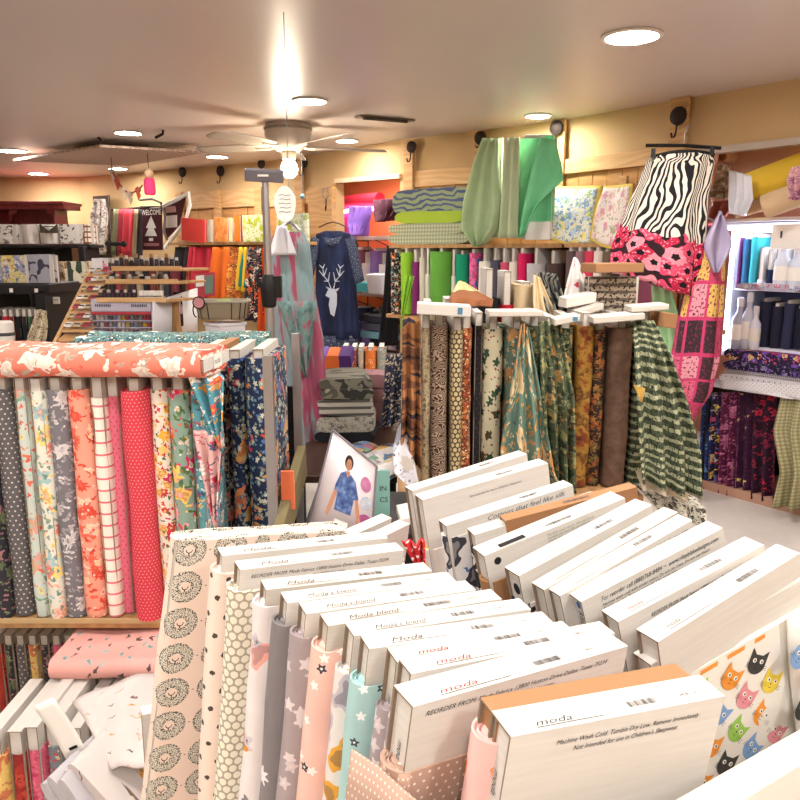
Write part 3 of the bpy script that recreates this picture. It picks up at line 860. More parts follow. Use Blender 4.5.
for c_i in range(7):
    m_ = MB().quadlist([(-CW/2 + .02 + c_i*.045, -.0226, BH-.038), (-CW/2 + .048 + c_i*.045, -.0226, BH-.038), (-CW/2 + .046 + c_i*.045, -.0226, BH-.044), (-CW/2 + .018 + c_i*.045, -.0226, BH-.044)], [(0,1,2,3)])
    obj('printed_selvage', m_, CATM['#e8963c'], T, smooth=0)

# white wooden bin
r0, r1 = atz(668, 800, 1.085), atz(800, 726, 1.085)
d = (r1-r0); d.z = 0; d.normalize(); nrm = Vector((d.y, -d.x, 0))
M_BIN = mat('bin_paint', color='#e2ddd4', rough=.5)
T = thing('fabric_bin', 'white painted wooden bin holding the white board bolts', 'display bin', Vector((.25, .9, 0)))
inv = Vector((.25, .9, 0))
def bpart(nm, a, b, z0, z1, th, m_=M_BIN):
    a, b = Vector((a[0], a[1], 0)), Vector((b[0], b[1], 0)); dd = (b-a).normalized(); nn = Vector((dd.y, -dd.x, 0))
    m = MB().obox((a+b)/2 - nn*th/2 + Vector((0, 0, (z0+z1)/2)) - inv, (b-a)/2, nn*th/2, Vector((0, 0, (z1-z0)/2)))
    return obj(nm, m, m_, T, bevel=.003)
bpart('front_rail', r0 - d*.30 + nrm*.036, r0 + d*1.0 + nrm*.036, .50, 1.085, .034)
P0 = r0 - d*.33
bpart('side_panel', (-.5, .62), (-.5, 1.2), .50, .60, .02)
bpart('back_panel', (-.45, 1.32), (.5, 1.95), .50, .64, .02)
m = MB().prism([(-.5, .5), (.02, .42), (r0.x + d.x*1.0, r0.y + d.y*1.0), (.75, 1.9), (.5, 1.95), (-.46, 1.28)], lambda x, y: Vector((x, y, .50)) - inv, lambda x, y: Vector((x, y, .53)) - inv)
obj('bottom_board', m, M_BIN, T)
for q in ((-.5, .6), (.0, .5), (.95, 1.1), (.6, 1.75), (-.5, 1.2)):
    obj('leg', MB().box(q[0]-.03-inv.x, q[0]+.03-inv.x, q[1]-.03-inv.y, q[1]+.03-inv.y, 0, .5), M_BIN, T)
# ================================================================== LEFT SHELF WITH STANDING BOLTS
def spine(px0, px1, Y, ztop, h, fab, label, gap=.03, group=None, wd=.2, t=.028, lean=0, pym=450, board=None, yaw=0, name='fabric_bolt'):
    a, b = atY(px0, pym, Y), atY(px1, pym, Y)
    th = (b.x - a.x)*.97
    o = Vector(((a.x+b.x)/2, Y + wd/2, ztop - h))
    m_ = Matrix.Translation(o) @ Matrix.Rotation(R(yaw), 4, 'Z') @ Matrix.Rotation(R(lean), 4, 'Y') @ frame(Vector(), (0,1,0), (-1,0,0), (0,0,1))
    return bolt(label, fab, m_, w=wd, t=min(t, th*.8), h=h, ft=max(th, .02), hf=h-gap, group=group, m_board=board, layers=1 if th < .05 else 2, wob=.0022, name=name)

F = {}
F['gdot'] = dots('charcoal_dot', '#5d5a5c', '#c9c2bd', .014, .0022)
F['dfl'] = flowers('dark_floral', '#33313a', [(.04, .3, ['#7a8a5c', '#a8767c', '#5f6a50'], 5, 1, .8)])
F['mintfl'] = flowers('mint_yellow_floral', '#c9d6cf', [(.06, .3, ['#e8dc90', '#d8a090', '#9fc0b4'], 5, .8, .8), (.03, .2, ['#e0705c', '#7fa896'], 3, 1, .4)])
F['pastel'] = flowers('pastel_bouquet', '#dfe0d4', [(.05, .36, ['#e88878', '#f0d480', '#9cc0c4', '#f0b8a4'], 5, 1, .8), (.03, .2, ['#7f9c8c'], 3, 1.5, .5)])
F['gleaf'] = flowers('grey_fern', '#77757b', [(.05, .3, ['#cfcbcb', '#b9b4b6'], 9, .7, .6), (.025, .2, ['#98949a'], 3, 1.6, .6)])
F['coral'] = flowers('coral_brush', '#e8a08a', [(.06, .3, ['#d84c3c', '#e06450'], 9, 1.4, .7), (.04, .2, ['#f2c8b4'], 4, 1, .5)])
F['pstripe'] = stripes('pink_stripe', '#eee3d8', '#dc7078', .030, .16)
F['pstripe2'] = stripes('pink_stripe_fine', '#eee3d8', '#d86a74', .024, .3)
F['pdot'] = dots('pink_little_dot', '#d46c80', '#b83c58', .013, .002)
F['rdot'] = dots('rose_pin_dot', '#cc3c4c', '#f0b0ac', .0095, .0013)
F['wred'] = flowers('white_red_yellow_floral', '#e9e0d2', [(.035, .34, ['#d03c48', '#f0b43c', '#c83060', '#e8c070'], 5, 1, .8), (.02, .25, ['#4f6c4c', '#c83848'], 3, 1.6, .45)])
F['teal'] = flowers('teal_garden_floral', '#8aa596', [(.055, .34, ['#d83468', '#e86a3c', '#f0c868', '#e8a8b0'], 5, 1, .8), (.028, .28, ['#5a7c48', '#e8e0cc', '#4c6c44'], 3, 1.7, .7)])
F['aqua'] = flowers('aqua_bird', '#5f9ca8', [(.04, .3, ['#c84858', '#dfe4e0', '#3c5c7c'], 3, .7, .7), (.025, .25, ['#e0c070', '#3a5468'], 4, 1.2, .5)])
F['navy'] = flowers('navy_bird', '#1f2c4c', [(.075, .26, ['#b83440', '#cf9a54', '#4f6fa0', '#d07c50'], 2, .55, .85), (.028, .24, ['#8fa08c', '#3e5878', '#c8c8b8'], 5, 1.3, .7), (.015, .2, ['#5f88a8', '#8fa08c'], 3, 1, .5)])
F['navy2'] = flowers('navy_blossom', '#26304a', [(.05, .33, ['#e0a890', '#e8e0d4', '#c8685c'], 6, 1, .7), (.025, .24, ['#5f8c84', '#8fa08c'], 5, 1.3, .7)])
F['pinkfl'] = flowers('pink_blossom', '#e2b7b4', [(.04, .33, ['#c84860', '#f0e8e0', '#486080'], 5, 1, .8)])
F['pinkbig'] = flowers('salmon_rose', '#e8806c', [(.085, .26, ['#e8d8cc', '#efe0d4'], 5, .9, .75), (.05, .2, ['#b0a090', '#d8604c'], 3, 1.8, .4)])
F['tealleaf'] = flowers('teal_leaf', '#587c7a', [(.035, .3, ['#2f4c58', '#3c6c70', '#c8d4c8'], 5, .8, .7), (.02, .3, ['#233c4c'], 4, 1, .5)])
F['flam'] = flowers('flamingo_pink', '#e3a8a0', [(.05, .17, ['#6c5450', '#8cb0b0', '#5c4c50'], 3, 1.8, .7)], dense=False)
F['yel'] = flowers('yellow_rust_wash', '#e0c070', [(.05, .4, ['#c87850', '#e8d090'], 4, .7, .8)])
F['rust'] = flowers('rust_petal', '#a8342c', [(.04, .34, ['#c04838', '#8c2824'], 4, 1, .9)])
F['pink2'] = flowers('rose_petal', '#d4607c', [(.04, .34, ['#bc3c60', '#e07890'], 4, 1, .7)])
F['gred'] = flowers('grey_red_floral', '#7c848c', [(.04, .27, ['#c04c58', '#d8c8a8', '#98a898'], 5, 1, .8)])
F['yelred'] = flowers('olive_red_bud', '#7e8676', [(.05, .28, ['#c8485c', '#d8c078', '#a8b890'], 5, 1, .8)])
F['white'] = flowers('white_pencil', '#ccc4c1', [(.10, .10, ['#c89048', '#5c5458', '#c8b0a8'], 2, 3, .8)], dense=False)

ZS, HS, YS = .69, .615, 1.75
rows = [(-22, 8, 'dfl', 'dark floral bolt cut by the picture edge'), (9, 30, 'gdot', 'charcoal bolt with small pale dots'),
 (31, 45, 'mintfl', 'mint and yellow floral bolt on the upper shelf'), (45, 62, 'pastel', 'pale bolt with pastel bouquets'),
 (62, 83, 'gleaf', 'grey bolt with white fern leaves'), (83, 105, 'coral', 'coral bolt with red brush prints'),
 (105, 121, 'pstripe', 'cream bolt with rose pink cross stripes'), (121, 135, 'pdot', 'narrow pink bolt with tiny dots'),
 (135, 163, 'rdot', 'thick rose red bolt with pin dots'), (163, 181, 'wred', 'white bolt with red and yellow blossoms'),
 (181, 203, 'teal', 'sage teal bolt with large garden flowers'), (203, 216, 'aqua', 'aqua bolt with red birds')]
for k, (a, b, f_, lb) in enumerate(rows):
    off = {8: -.01, 1: .01, 7: .02, 3: -.012}.get(k, 0)
    spine(a - 8, b - 8, YS + off, ZS + HS + (.0 if k != 8 else .0), HS, F[f_], lb, gap=.03 + (.02 if k in (6, 7) else 0), pym=495)
for a, b, f_, Y, zt, lb in [(212, 224, 'pinkfl', 1.98, 1.345, 'pink blossom bolt between aqua and navy bolts'), (224, 238, 'navy2', 1.98, 1.35, 'navy bolt with peach blossoms under the draped cloth'),
    (238, 255, 'navy', 1.95, 1.345, 'navy bolt with birds, farther from the steel pole'), (255, 284, 'navy', 1.92, 1.35, 'wide navy bird bolt next to the steel pole')]:
    spine(a-8, b-8, Y, zt, .66, F[f_], lb, gap=.022, pym=450, board=M_KRAFT if a == 224 else M_CARD2, wd=.24)
# aqua floral cloth hanging loose in front of the navy bolts
F['aquafl'] = flowers('aqua_blossom', '#4f97a8', [(.035, .34, ['#e8e4dc', '#d85c50', '#e8e4dc', '#e0a040'], 5, 1, .9)])
def sheet(name, label, cat, fn, nu, nv, su, sv, m_, solid=.003, group=None, parent=None):
    m = MB().grid(fn, nu, nv, su, sv, ou=rnd.random(), ov=rnd.random())
    o = obj(name, m, m_, parent, solid=solid, smooth=70)
    if parent is None: tag(o, label, cat, group)
    return o
def tri_drape(name, label, cat, TL, TR, BT, m_, Y, nf=4, amp=.012, YB=None):
    """cloth whose top runs TL-TR and that narrows to a point BT (pixels at depth Y)"""
    a, b, c = atY(*TL, Y), atY(*TR, Y), atY(*BT, YB or Y)
    def fn(u, v):
        p = a.lerp(b, u).lerp(c, v**1.15*.96)
        return p + Vector((0, -abs(amp)*(1 + math.sin(u*nf*6.28 + v*2)) - .01, amp*.3*math.sin(u*9)))
    return sheet(name, label, cat, fn, 24, 14, (b-a).length, (c-a).length, m_)
tri_drape('loose_cloth', 'aqua blossom cloth hanging loosely over the navy bolts', 'cloth', (190, 372), (226, 376), (226, 450), F['aquafl'], 1.74, 2, .015)
tri_drape('loose_cloth', 'pink and black blossom cloth end below the aqua cloth', 'cloth', (196, 428), (224, 432), (219, 530), F['pinkfl'], 1.73, 2, .012)

# pink rose bolt lying on top, teal bolt behind it
def lying(label, fab, p, L, wd, th, yaw, group=None, board=None, gap=.02, tilt=0, layers=2):
    """bolt lying flat: p = front right lower corner"""
    m_ = Matrix.Translation(p) @ Matrix.Rotation(R(yaw), 4, 'Z') @ Matrix.Rotation(R(tilt), 4, 'Y') @ frame(Vector((-L, wd/2, th/2)), (0,1,0), (0,0,-1), (1,0,0)) 
    m_ = Matrix.Translation(p) @ Matrix.Rotation(R(yaw), 4, 'Z') @ Matrix.Rotation(R(tilt), 4, 'Y') @ frame(Vector((-L, wd/2, th/2)), (0,1,0), (0,0,1), (1,0,0))
    return bolt(label, fab, m_, w=wd-.02, t=.03, h=L, ft=th, hf=L-gap, group=group, m_board=board, layers=layers, wob=.003, wf=wd)
T = lying('salmon pink bolt with white roses lying across the standing bolts', F['pinkbig'], Vector((atY(207, 372, 1.72).x, 1.68, ZS+HS+.004)), .66, .22, .062, -4, gap=.006)
o_ = obj('price_label', MB().box(-.03, .03, -.0165, .0165, 0, .001), M_PAPER, T, Matrix.Translation((0, 0, .661)))
face = Matrix.Translation((-.027, .0, .6622)) @ Matrix(((1,0,0,0),(0,1,0,0),(0,0,1,0),(0,0,0,1)))
text('moda', .02, M_INK, T, face)
T = lying('teal leaf printed bolt lying behind the salmon bolt', F['tealleaf'], Vector((atY(266, 350, 2.16).x, 2.16, 1.268)), .56, .2, .085, 1, gap=.005, layers=2)
def _slump(u, v):
    a, b = atY(70, 352, 1.95), atY(190, 352, 1.95)
    return Vector((a.x + (b.x-a.x)*u, 1.99 + .1*v, 1.385 + .05*math.sin(v*1.6) + .012*math.sin(u*9)))

# the shelf unit itself
xl, xr = -1.2, atY(283, 500, 1.95).x
T = thing('fabric_shelf', 'wooden two-level shelf unit with a steel corner post', 'shelf unit', Vector((xl, 1.7, 0)))
V0 = Vector((xl, 1.7, 0))
def lbox(x0, x1, y0, y1, z0, z1, V=V0): return MB().box(x0-V.x, x1-V.x, y0-V.y, y1-V.y, z0-V.z, z1-V.z)
obj('shelf_board', lbox(xl, xr, 1.735, 2.2, ZS-.022, ZS-.001), M_SHELF, T, bevel=.003)
obj('shelf_board', lbox(xl, xr, 1.35, 2.2, .02, .05), M_SHELF, T, bevel=.003)
obj('back_panel', lbox(xl, xr, 2.2, 2.22, .0, 1.2), M_DARK, T)
obj('shelf_lip', lbox(xl, xr, 1.730, 1.736, ZS-.006, ZS+.006), mat('cream_edge', color='#b59a70', rough=.6), T)
for yy in (1.72, 2.19): obj('corner_post', lbox(xr, xr+.022, yy, yy+.022, 0, 1.36), M_METAL, T)
obj('side_rail', MB().obox(atY(292, 497, 1.9)-V0, (.012, 0, 0), (0, .22, .04), (0, -.008, .045)), mat('olive_board', color='#6f6648', rough=.7), T)
obj('orange_band', MB().obox(atY(288, 490, 1.80)-V0 + Vector((0, 0, 0)), (.016, 0, 0), (0, .006, .0), (0, -.002, .05)), mat('orange_tape', color='#e0744c', rough=.6), T)

# lower shelf
ZL = .60
for k, (a, b, f_, lb, Y) in enumerate([(-14, 12, 'yel', 'yellow and rust bolt on the lower shelf', 1.42), (12, 30, 'rust', 'dark rust bolt with petals on the lower shelf', 1.42), (30, 46, 'pink2', 'rose pink petal bolt on the lower shelf', 1.42),
     (49, 68, 'gred', 'grey bolt with red flowers on the lower shelf', 1.45), (69, 92, 'yelred', 'grey olive bolt with red buds, partly under the white fabric', 1.46), (94, 110, 'gred', 'grey red-flower bolt deep under the white fabric', 1.5)]):
    spine(a-6, b-6, Y, ZL + [.0, .0, .01, .0, -.02, -.03][k], .55, F[f_], lb, gap=.055, pym=740, t=.03)
for k in range(4):
    a = 112 + k*14
    spine(a, a+12, 1.62, .585, .53, F[['gleaf', 'pdot', 'gdot', 'pastel'][k]], ['grey fern bolt in the shadow below the pink folded fabric', 'pink bolt in the shadow below the folded fabric', 'charcoal dotted bolt in the shadow of the lower shelf', 'pastel bolt in the shadow beside the lion print'][k], pym=700)
T = lying('flamingo pink bolt lying flat on the lower shelf bolts', F['flam'], Vector((atY(163, 672, 1.55).x, 1.60, .603)), .29, .3, .05, 0, gap=.001)
for k in range(9):
    a = -10 + k*12
    spine(a, a+11, 1.9, .56, .5, F[['rust', 'dfl', 'gdot', 'yel', 'dfl', 'pink2', 'gdot', 'gleaf', 'dfl'][k]], ['rust', 'dark floral', 'charcoal dotted', 'yellow rust', 'shadowy floral', 'rose', 'dotted grey', 'grey fern', 'black floral'][k] + ' bolt dimly seen at the back of the lower shelf', pym=640, group='dim bolts at the back of the lower shelf')

# white folded fabrics slumping over the lower bolts
def folded(name, label, m_, c, ax, ay, L, Wd, H, n=3, group=None, cat='folded fabric', bend=.0, seed=0, rim=None):
    """a folded length of cloth: n layers with round fold edges; ax, ay directions in its plane"""
    ax, ay = Vector(ax).normalized(), Vector(ay).normalized(); az = ax.cross(ay).normalized(); ay = az.cross(ax)
    T = thing(name, label, cat, frame(Vector(c), ax, ay, az), group)
    h = H/n
    for k in range(n):
        def fn(u, v, k=k):
            a = 2*math.pi*u; e = .38
            ca, sa = math.cos(a), math.sin(a)
            x = (abs(ca)**.25)*math.copysign(1, ca)*L/2; 
            z = (abs(sa)**.8)*math.copysign(1, sa)*h*.5
            if x < 0: x += abs(sa)*.0
            y = (v-.5)*Wd*(1 - .03*k)
            wv = noise.noise(Vector((x*6+seed+k*3, y*6, seed)))
            return Vector((x + .006*wv + .004*k*(-1)**k, y + .006*noise.noise(Vector((x*5, k+seed, y*3))), k*h + h*.5 + z + bend*(x*x)*4 + wv*.008))
        m = MB().grid(fn, 28, 10, L*2.2, Wd, closed=True, ou=seed*.31, ov=seed*.17+k*.05)
        n_ = 28
        m.quadlist([m.v[i] for i in range(n_)], [tuple(range(n_))[::-1]], 0); m.quadlist([m.v[10*n_+i] for i in range(n_)], [tuple(range(n_))], 0)
        obj('layer', m, m_, T, smooth=60)
    return T
c = atY(126, 756, 1.36)
folded('folded_fabric', 'white pencil-print fabric folded thick and slumped beside the lion bolt', F['white'], c + Vector((0, .0, -.02)), (.5, -.1, -.62), (.25, 1, .1), .17, .24, .045, 2, seed=2)
folded('folded_fabric', 'crumpled white fabric under the pencil-print fold', mat('white_grey_cloth', color='#b4b1b6', rough=.9), c + Vector((-.04, -.04, -.05)), (.45, -.1, -.75), (.25, 1, .1), .2, .2, .06, 3, seed=5)
def wf(u, v):
    a, b, c_, d_ = atY(72, 703, 1.42), atY(160, 672, 1.52), atY(165, 775, 1.28), atY(112, 770, 1.28)
    p = a.lerp(b, u).lerp(d_.lerp(c_, u), v)
    return p + Vector((0, 0, .012*math.sin(u*3.1) + .01*math.sin(v*3.1) + .004*math.sin(u*11 + v*6)))
sheet('loose_cloth', 'white cloth with a pencil print laid over the folded pile', 'cloth', wf, 18, 16, .25, .25, F['white'])
# paper tag hanging at the lower shelf
o_ = atY(60, 728, 1.30)
T = thing('paper_tag', 'creased white paper tag hanging before the lower bolts', 'tag', yawm(o_, 8))
tm = Matrix.Rotation(R(-22), 4, 'Y')
obj('sheet', MB().grid(lambda u, v: tm @ Vector(((u-.5)*.042, .004*math.sin(v*4), (v-.5)*.13)), 4, 8, .05, .1), M_PAPER, T, solid=.0006)
obj('printed_mark', MB().obox(tm @ Vector((.004, -.003, -.048)), tm.to_3x3() @ Vector((.008, 0, 0)), (0, .0006, 0), tm.to_3x3() @ Vector((0, 0, .003))), M_INK, T)
# white board end rising left of the lion bolt
A, B = atz(142, 716, .82), atz(176, 708, .82)
x, y, z = UPFRAME(A, B, 4)
bolt('white board bolt leaning low before the lion print', F_PLAIN, frame(A + x*.08 + y*.014 - z*.38, x, y, z), w=.16, t=.024, h=.38, ft=.03, hf=.2)

# ------------------------------------------------------------------ steel pole with sign holder
p = atY(265, 180, 2.32); b_ = Vector((p.x, 2.32, 0))
T = thing('sign_pole', 'steel pole with a tilted sign holder on top and black clamp', 'sign stand', b_)
obj('pole', MB().tube([(0, 0, 0), (0, 0, 1.3), (0, 0, p.z)], [.014, .014, .010], 14), M_METAL, T)
obj('upper_pole', MB().tube([(0, 0, atY(265, 300, 2.32).z), (0, 0, p.z)], .007, 10), M_METAL, T)
zc = atY(265, 291, 2.32).z
obj('clamp', MB().lathe([(.016, -.05), (.022, -.045), (.026, 0), (.024, .03), (.016, .05)], 14, (0, 0, zc)).box(.0, .04, -.012, .012, zc-.02, zc+.045).box(-.034, 0, -.01, .01, zc+.01, zc+.03), M_BLACK, T)
obj('sign_holder', MB().obox((0, -.01, p.z+.012), (.058, 0, -.003), (0, .006, .004), (.001, -.003, .017)), mat('holder_grey', color='#6a6870', rough=.4), T, bevel=.004)
obj('pale_mark', MB().box(-.018, .014, -.0215, -.019, p.z+.008, p.z+.014), M_PAPER, T)
obj('foot', MB().lathe([(.10, 0), (.10, .012), (.03, .03), (.016, .04)], 24), M_BLACK, T)

# ================================================================== GARMENTS
def garment(name, label, cat, rings, m_, nu=40, folds=7, amp=.01, hollow_top=True, seed=0, mtx=None, solid=.002, su=1.0, tilt=0, phase=0):
    """closed cloth tube: rings = (z, centre x, half width, half depth), top to bottom"""
    T = thing(name, label, cat, mtx)
    n = len(rings); nv = (n-1)*5
    def at(v):
        q = v*(n-1); k = min(int(q), n-2); f_ = q-k; f_ = f_*f_*(3-2*f_) if False else f_
        return [rings[k][j]*(1-f_) + rings[k+1][j]*f_ for j in range(4)]
    def fn(u, v):
        z, cx, hw, hd = at(v); a = 2*math.pi*u
        am = amp*(.2 + v*1.2)
        r = 1 + am/max(hw, .02)*math.sin(a*folds + seed + 1.2*math.sin(v*4 + phase))
        return Vector((cx + math.cos(a)*hw*r, math.sin(a)*(hd + am*math.sin(a*folds + 1.0 + seed)), z + .006*math.sin(a*3+seed)*v - tilt*v*math.cos(a)))
    obj('cloth', MB().grid(fn, nu*2, nv, su, rings[0][0]-rings[-1][0], closed=True), m_, T, solid=solid, smooth=75)
    return T
def hanger(T, z, hw, drop=.05, hook=.10, m_=None, hx=0, bar=True):
    m_ = m_ or M_BLACK
    h_ = obj('hanger', MB().tube([(-hw+hx, 0, z-drop), (-hw*.5+hx, 0, z-drop*.35), (hx, 0, z), (hw*.5+hx, 0, z-drop*.35), (hw+hx, 0, z-drop)], .007, 8), m_, T)
    if bar: h_.data.materials[0] = m_
    obj('hanger_hook', MB().tube([(hx, 0, z), (hx, 0, z+hook*.5), (hx+.02, 0, z+hook*.7), (hx+.018, 0, z+hook*.95), (hx, 0, z+hook), (hx-.018, 0, z+hook*.9)], .0028, 6), M_METAL, T)

# zebra skirt with poppies
def _zebra():
    x, y = UV()
    q = x*1.0 + (nz(vec(x*1.0, y*.55), 9, 2, .4) - .5)*.17
    st = sin(q*6.28*38 + (nz(vec(x, y), 3, 1) - .5)*8)
    c = mix('#e6dfd2', '#17151a', st > .08)
    # poppy band near the hem (v runs from the waist down)
    d, rc, pos = vor(vec(x, y), 13, .7)
    dx, dy = x - pos[0], y - pos[1]; r = hyp(dx, dy)*(1 + sin(ma('ARCTAN2', dy, dx)*5 + rc[1]*6)*.13)
    edge = y + (nz(vec(x, y), 14, 2) - .5)*.10
    band = edge > .49
    petals = pal(rc[0], ['#b81e44', '#d8486c', '#c2244c', '#e08c9c'])
    pc = mix('#2a141c', petals, r < .045)
    pc = mix(pc, '#e8a0b0', (r < .040)*(nz(vec(x*2, y*2), 40, 2) > .58))
    pc = mix(pc, '#140c12', r < .014)
    return mix(c, pc, band)
M_ZEBRA = mat('zebra_poppy', _zebra, rough=.8)
pc_ = wp(655, 165, .20, 4); sc_ = pc_.y/750*1.0
top = wp(652, 155, .62, 4); Yk = top.y
def zz(py): return atY(650, py, Yk).z
hwp = lambda px: px*Yk/750/2*1.03
ya = math.degrees(math.atan2(wdir(4).y, wdir(4).x))
base = Vector((top.x, Yk, 0))
px2 = lambda a, b, py: (zz(py), ((a+b)/2 - 652)*Yk/750, (b-a)*Yk/1500, )
rg = [(zz(155), .165, hwp(54), .035), (zz(165), .155, hwp(57), .05), (zz(193), .12, hwp(62), .07), (zz(225), .09, hwp(71), .085), (zz(256), .065, hwp(80), .10), (zz(284), .06, hwp(78), .095)]
T = garment('skirt', 'black and white zebra skirt with red poppies at the hem, hanging', 'skirt', rg, M_ZEBRA, folds=6, amp=.016, seed=1, mtx=yawm(base, -22), su=1.0, tilt=.07)
w_ = rg[0][2]
obj('waistband', MB().grid(lambda u, v: Vector((.165 + math.cos(u*6.283)*(w_+.003), math.sin(u*6.283)*.038, rg[0][0] + .006 - .016*v - .012*math.cos(u*12.5))), 32, 2, .6, .02, closed=True), M_BLACK, T, solid=.003)
obj('hanger_bar', MB().tube([(-w_+.13, 0, rg[0][0]+.055), (.165, 0, rg[0][0]+.045), (w_+.20, 0, rg[0][0]+.02)], .010, 8), M_BLACK, T)
for s_ in (-1, 1): obj('hanger_clip', MB().box(.165+s_*w_*.93-.012, .165+s_*w_*.93+.012, -.045, -.025, rg[0][0]-.02, rg[0][0]+.03), M_BLACK, T)
obj('hanger_hook', MB().tube([(.17, 0, rg[0][0]+.045), (.17, 0, rg[0][0]+.11), (.19, .0, rg[0][0]+.14), (.18, .10, rg[0][0]+.17), (.16, .42, rg[0][0]+.19)], .0035, 6), M_METAL, T)

# navy stag top
def ucloth(c1, c2, s, st=(1, 1)): return mottle('mott_' + c1[1:] + c2[1:] + str(s), [c1, c2], s, 4, st)
M_NAVY = mottle('navy_wash', ['#080e24', '#101a3a', '#1e2c52'], 9, 4, (2, .5))
M_NAVYS = mottle('navy_lace', ['#1c2338', '#2c3550', '#7c8598'], 70, 3)
Yn = wp(333, 240, .16, 2).y
p0 = atY(333, 235, Yn); zn = lambda py: atY(333, py, Yn).z; hp = lambda px: px*Yn/750/2
T = garment('tunic_top', 'navy tunic with a white stag head, hanging by the far doorway', 'top', [(zn(231), 0, hp(16), .02), (zn(234), 0, hp(34), .04), (zn(250), .02, hp(37), .06), (zn(290), .02, hp(40), .07), (zn(338), .02, hp(46), .08)], M_NAVY, folds=6, amp=.008, seed=2, mtx=yawm((p0.x, Yn, 0), -8))
obj('lace_hem', MB().grid(lambda u, v: Vector((math.cos(u*6.283)*(hp(46)+.005)*(1+.04*math.sin(u*38)), math.sin(u*6.283)*.08, zn(335) - (zn(335)-zn(348))*v*(1.1+.3*math.cos(u*6.28)))), 48, 3, 1, .1, closed=True), M_NAVYS, T, solid=.002)
for s_ in (-1, 1):
    def slv(u, v, s_=s_):
        a = u*6.283; r = .07 - .01*v
        c_ = Vector((s_*(hp(33) + v*.10), -.02*v, zn(238) - v*.42))
        return c_ + Vector((math.cos(a)*r*.75, math.sin(a)*r*.6, .02*math.cos(a)*s_))
    obj('sleeve', MB().grid(slv, 16, 10, .4, .5, closed=True), M_NAVYS, T, solid=.002)
obj('neckline', MB().grid(lambda u, v: Vector((math.cos(u*6.283)*(hp(20)-.01*v), -.03 + math.sin(u*6.283)*.035, zn(231) - .07*v*(1-math.sin(u*6.283))/2 - .035*(1-math.sin(u*6.283)))), 24, 3, .5, .05, closed=True), M_NAVYS, T, solid=.002)
# printed stag: head, neck and antlers as flat print
sg = MB(); ys = -.088
def fl(pts, m=0): sg.quadlist([(q[0]*.155, ys, zn(296) + q[1]*.155) for q in pts], [tuple(range(len(pts)))], m)
fl([(-.28,.35),(-.1,.5),(.2,.45),(.32,.15),(.3,-.5),(.12,-1.25),(-.12,-1.1),(-.22,-.5),(-.15,-.1),(-.42,.05)])
fl([(-.1,.5),(-.38,.62),(-.2,.38)]); fl([(.2,.45),(.5,.55),(.3,.3)])
def seg(a, b, w_=.04):
    a, b = Vector(a), Vector(b); d_ = (b-a).normalized(); n_ = Vector((-d_.y, d_.x))*w_; fl([tuple(a-n_), tuple(b-n_*.4), tuple(b+n_*.4), tuple(a+n_)])
for s_ in (-1, 1):
    P = [(s_*.08+.03, .48), (s_*.22, .95), (s_*.5, 1.25), (s_*.55, 1.75), (s_*.42, 2.0)]
    for a, b in zip(P, P[1:]): seg(a, b)
    seg(P[1], (s_*.12, 1.5)); seg(P[2], (s_*.3, 1.75)); seg(P[2], (s_*.8, 1.6)); seg(P[1], (s_*.5, .95)); seg(P[3], (s_*.78, 1.95))
obj('stag_print', sg, mat('stag_white', color='#aeb6c6', rough=.85), T, smooth=0)
hanger(T, zn(222), hp(28), .05, .16, mat('brown_hanger', color='#4c2c22', rough=.5))
# iron bracket it hangs from
T2 = thing('scroll_hook', 'pale scrolled metal hook on the wooden leaf, holding the tunic', 'hook', wp(326, 196, .06, 2))
pts = [Vector((.045*math.cos(a*.8)*(1-.05*a), -.01, .07*math.sin(a*.8)*(1-.05*a) + .02)) for a in range(10)]
obj('scroll', MB().tube(pts, .007, 6), mat('pewter', color='#9a938c', rough=.4, metal=.6), T2)
obj('hook', MB().tube([(0, 0, -.03), (0, -.02, -.12), (0, -.06, -.14), (0, -.07, -.10)], .006, 6), M_IRON, T2)

# tie-dye garment near the pole
def _tie():
    x, y = UV()
    f = nz(vec(x*5, y*1.1), 2.2, 4, .6); g = nz(vec(x*30, y*2), 2, 3)
    c = ramp(f, [(.3, '#4c6c70'), (.42, '#7f9a9e'), (.50, '#8c9498'), (.55, '#a83458'), (.68, '#8f2a50'), (.75, '#3a4c50')], False)
    return mix(c, '#6f8488', g*.35)
M_TIE = mat('tie_dye', _tie, rough=.75)
Yt = 3.3
p0 = atY(290, 240, Yt); zt_ = lambda py: atY(290, py, Yt).z; hp = lambda px: px*Yt/750/2
T = garment('draped_garment', 'grey and magenta tie-dye wrap hanging beside the steel pole', 'garment', [(zt_(232), .0, hp(26), .03), (zt_(245), .0, hp(40), .05), (zt_(290), .01, hp(42), .06), (zt_(340), .035, hp(46), .06), (zt_(400), .06, hp(38), .05), (zt_(445), .065, hp(30), .04), (zt_(468), .07, hp(12), .02)], M_TIE, folds=5, amp=.016, seed=4, mtx=yawm((p0.x, Yt, 0), 10))
tri = MB().grid(lambda u, v: Vector((.02 + (u-.5)*(.16*(1-v)+.01) + .03*v, -.075 - .015*math.sin(u*12), zt_(300) - v*.33)), 14, 10, .2, .35)
obj('side_flap', tri, mottle('tie_flap', ['#3c4c4c', '#6c8c88', '#a83458'], 14, 3), T, solid=.003)
hanger(T, zt_(222), hp(20), .035, .12, M_METAL)
obj('hanging_cord', MB().tube([(0, 0, zt_(222)+.1), (0, 0, CEIL-.001)], .002, 5), M_METAL, T)
pt = atY(285, 204, Yt-.06)
T3 = thing('price_card', 'white card tag cut with wavy edge, pinned to the tie-dye wrap', 'tag', pt)
obj('card', MB().prism([(.046*math.cos(k*.4488)*(1+.08*math.sin(k*2.2)), .075*math.sin(k*.4488)) for k in range(14)], lambda x, y: Vector((x, -.001, y)), lambda x, y: Vector((x, .001, y))), M_PAPER, T3)
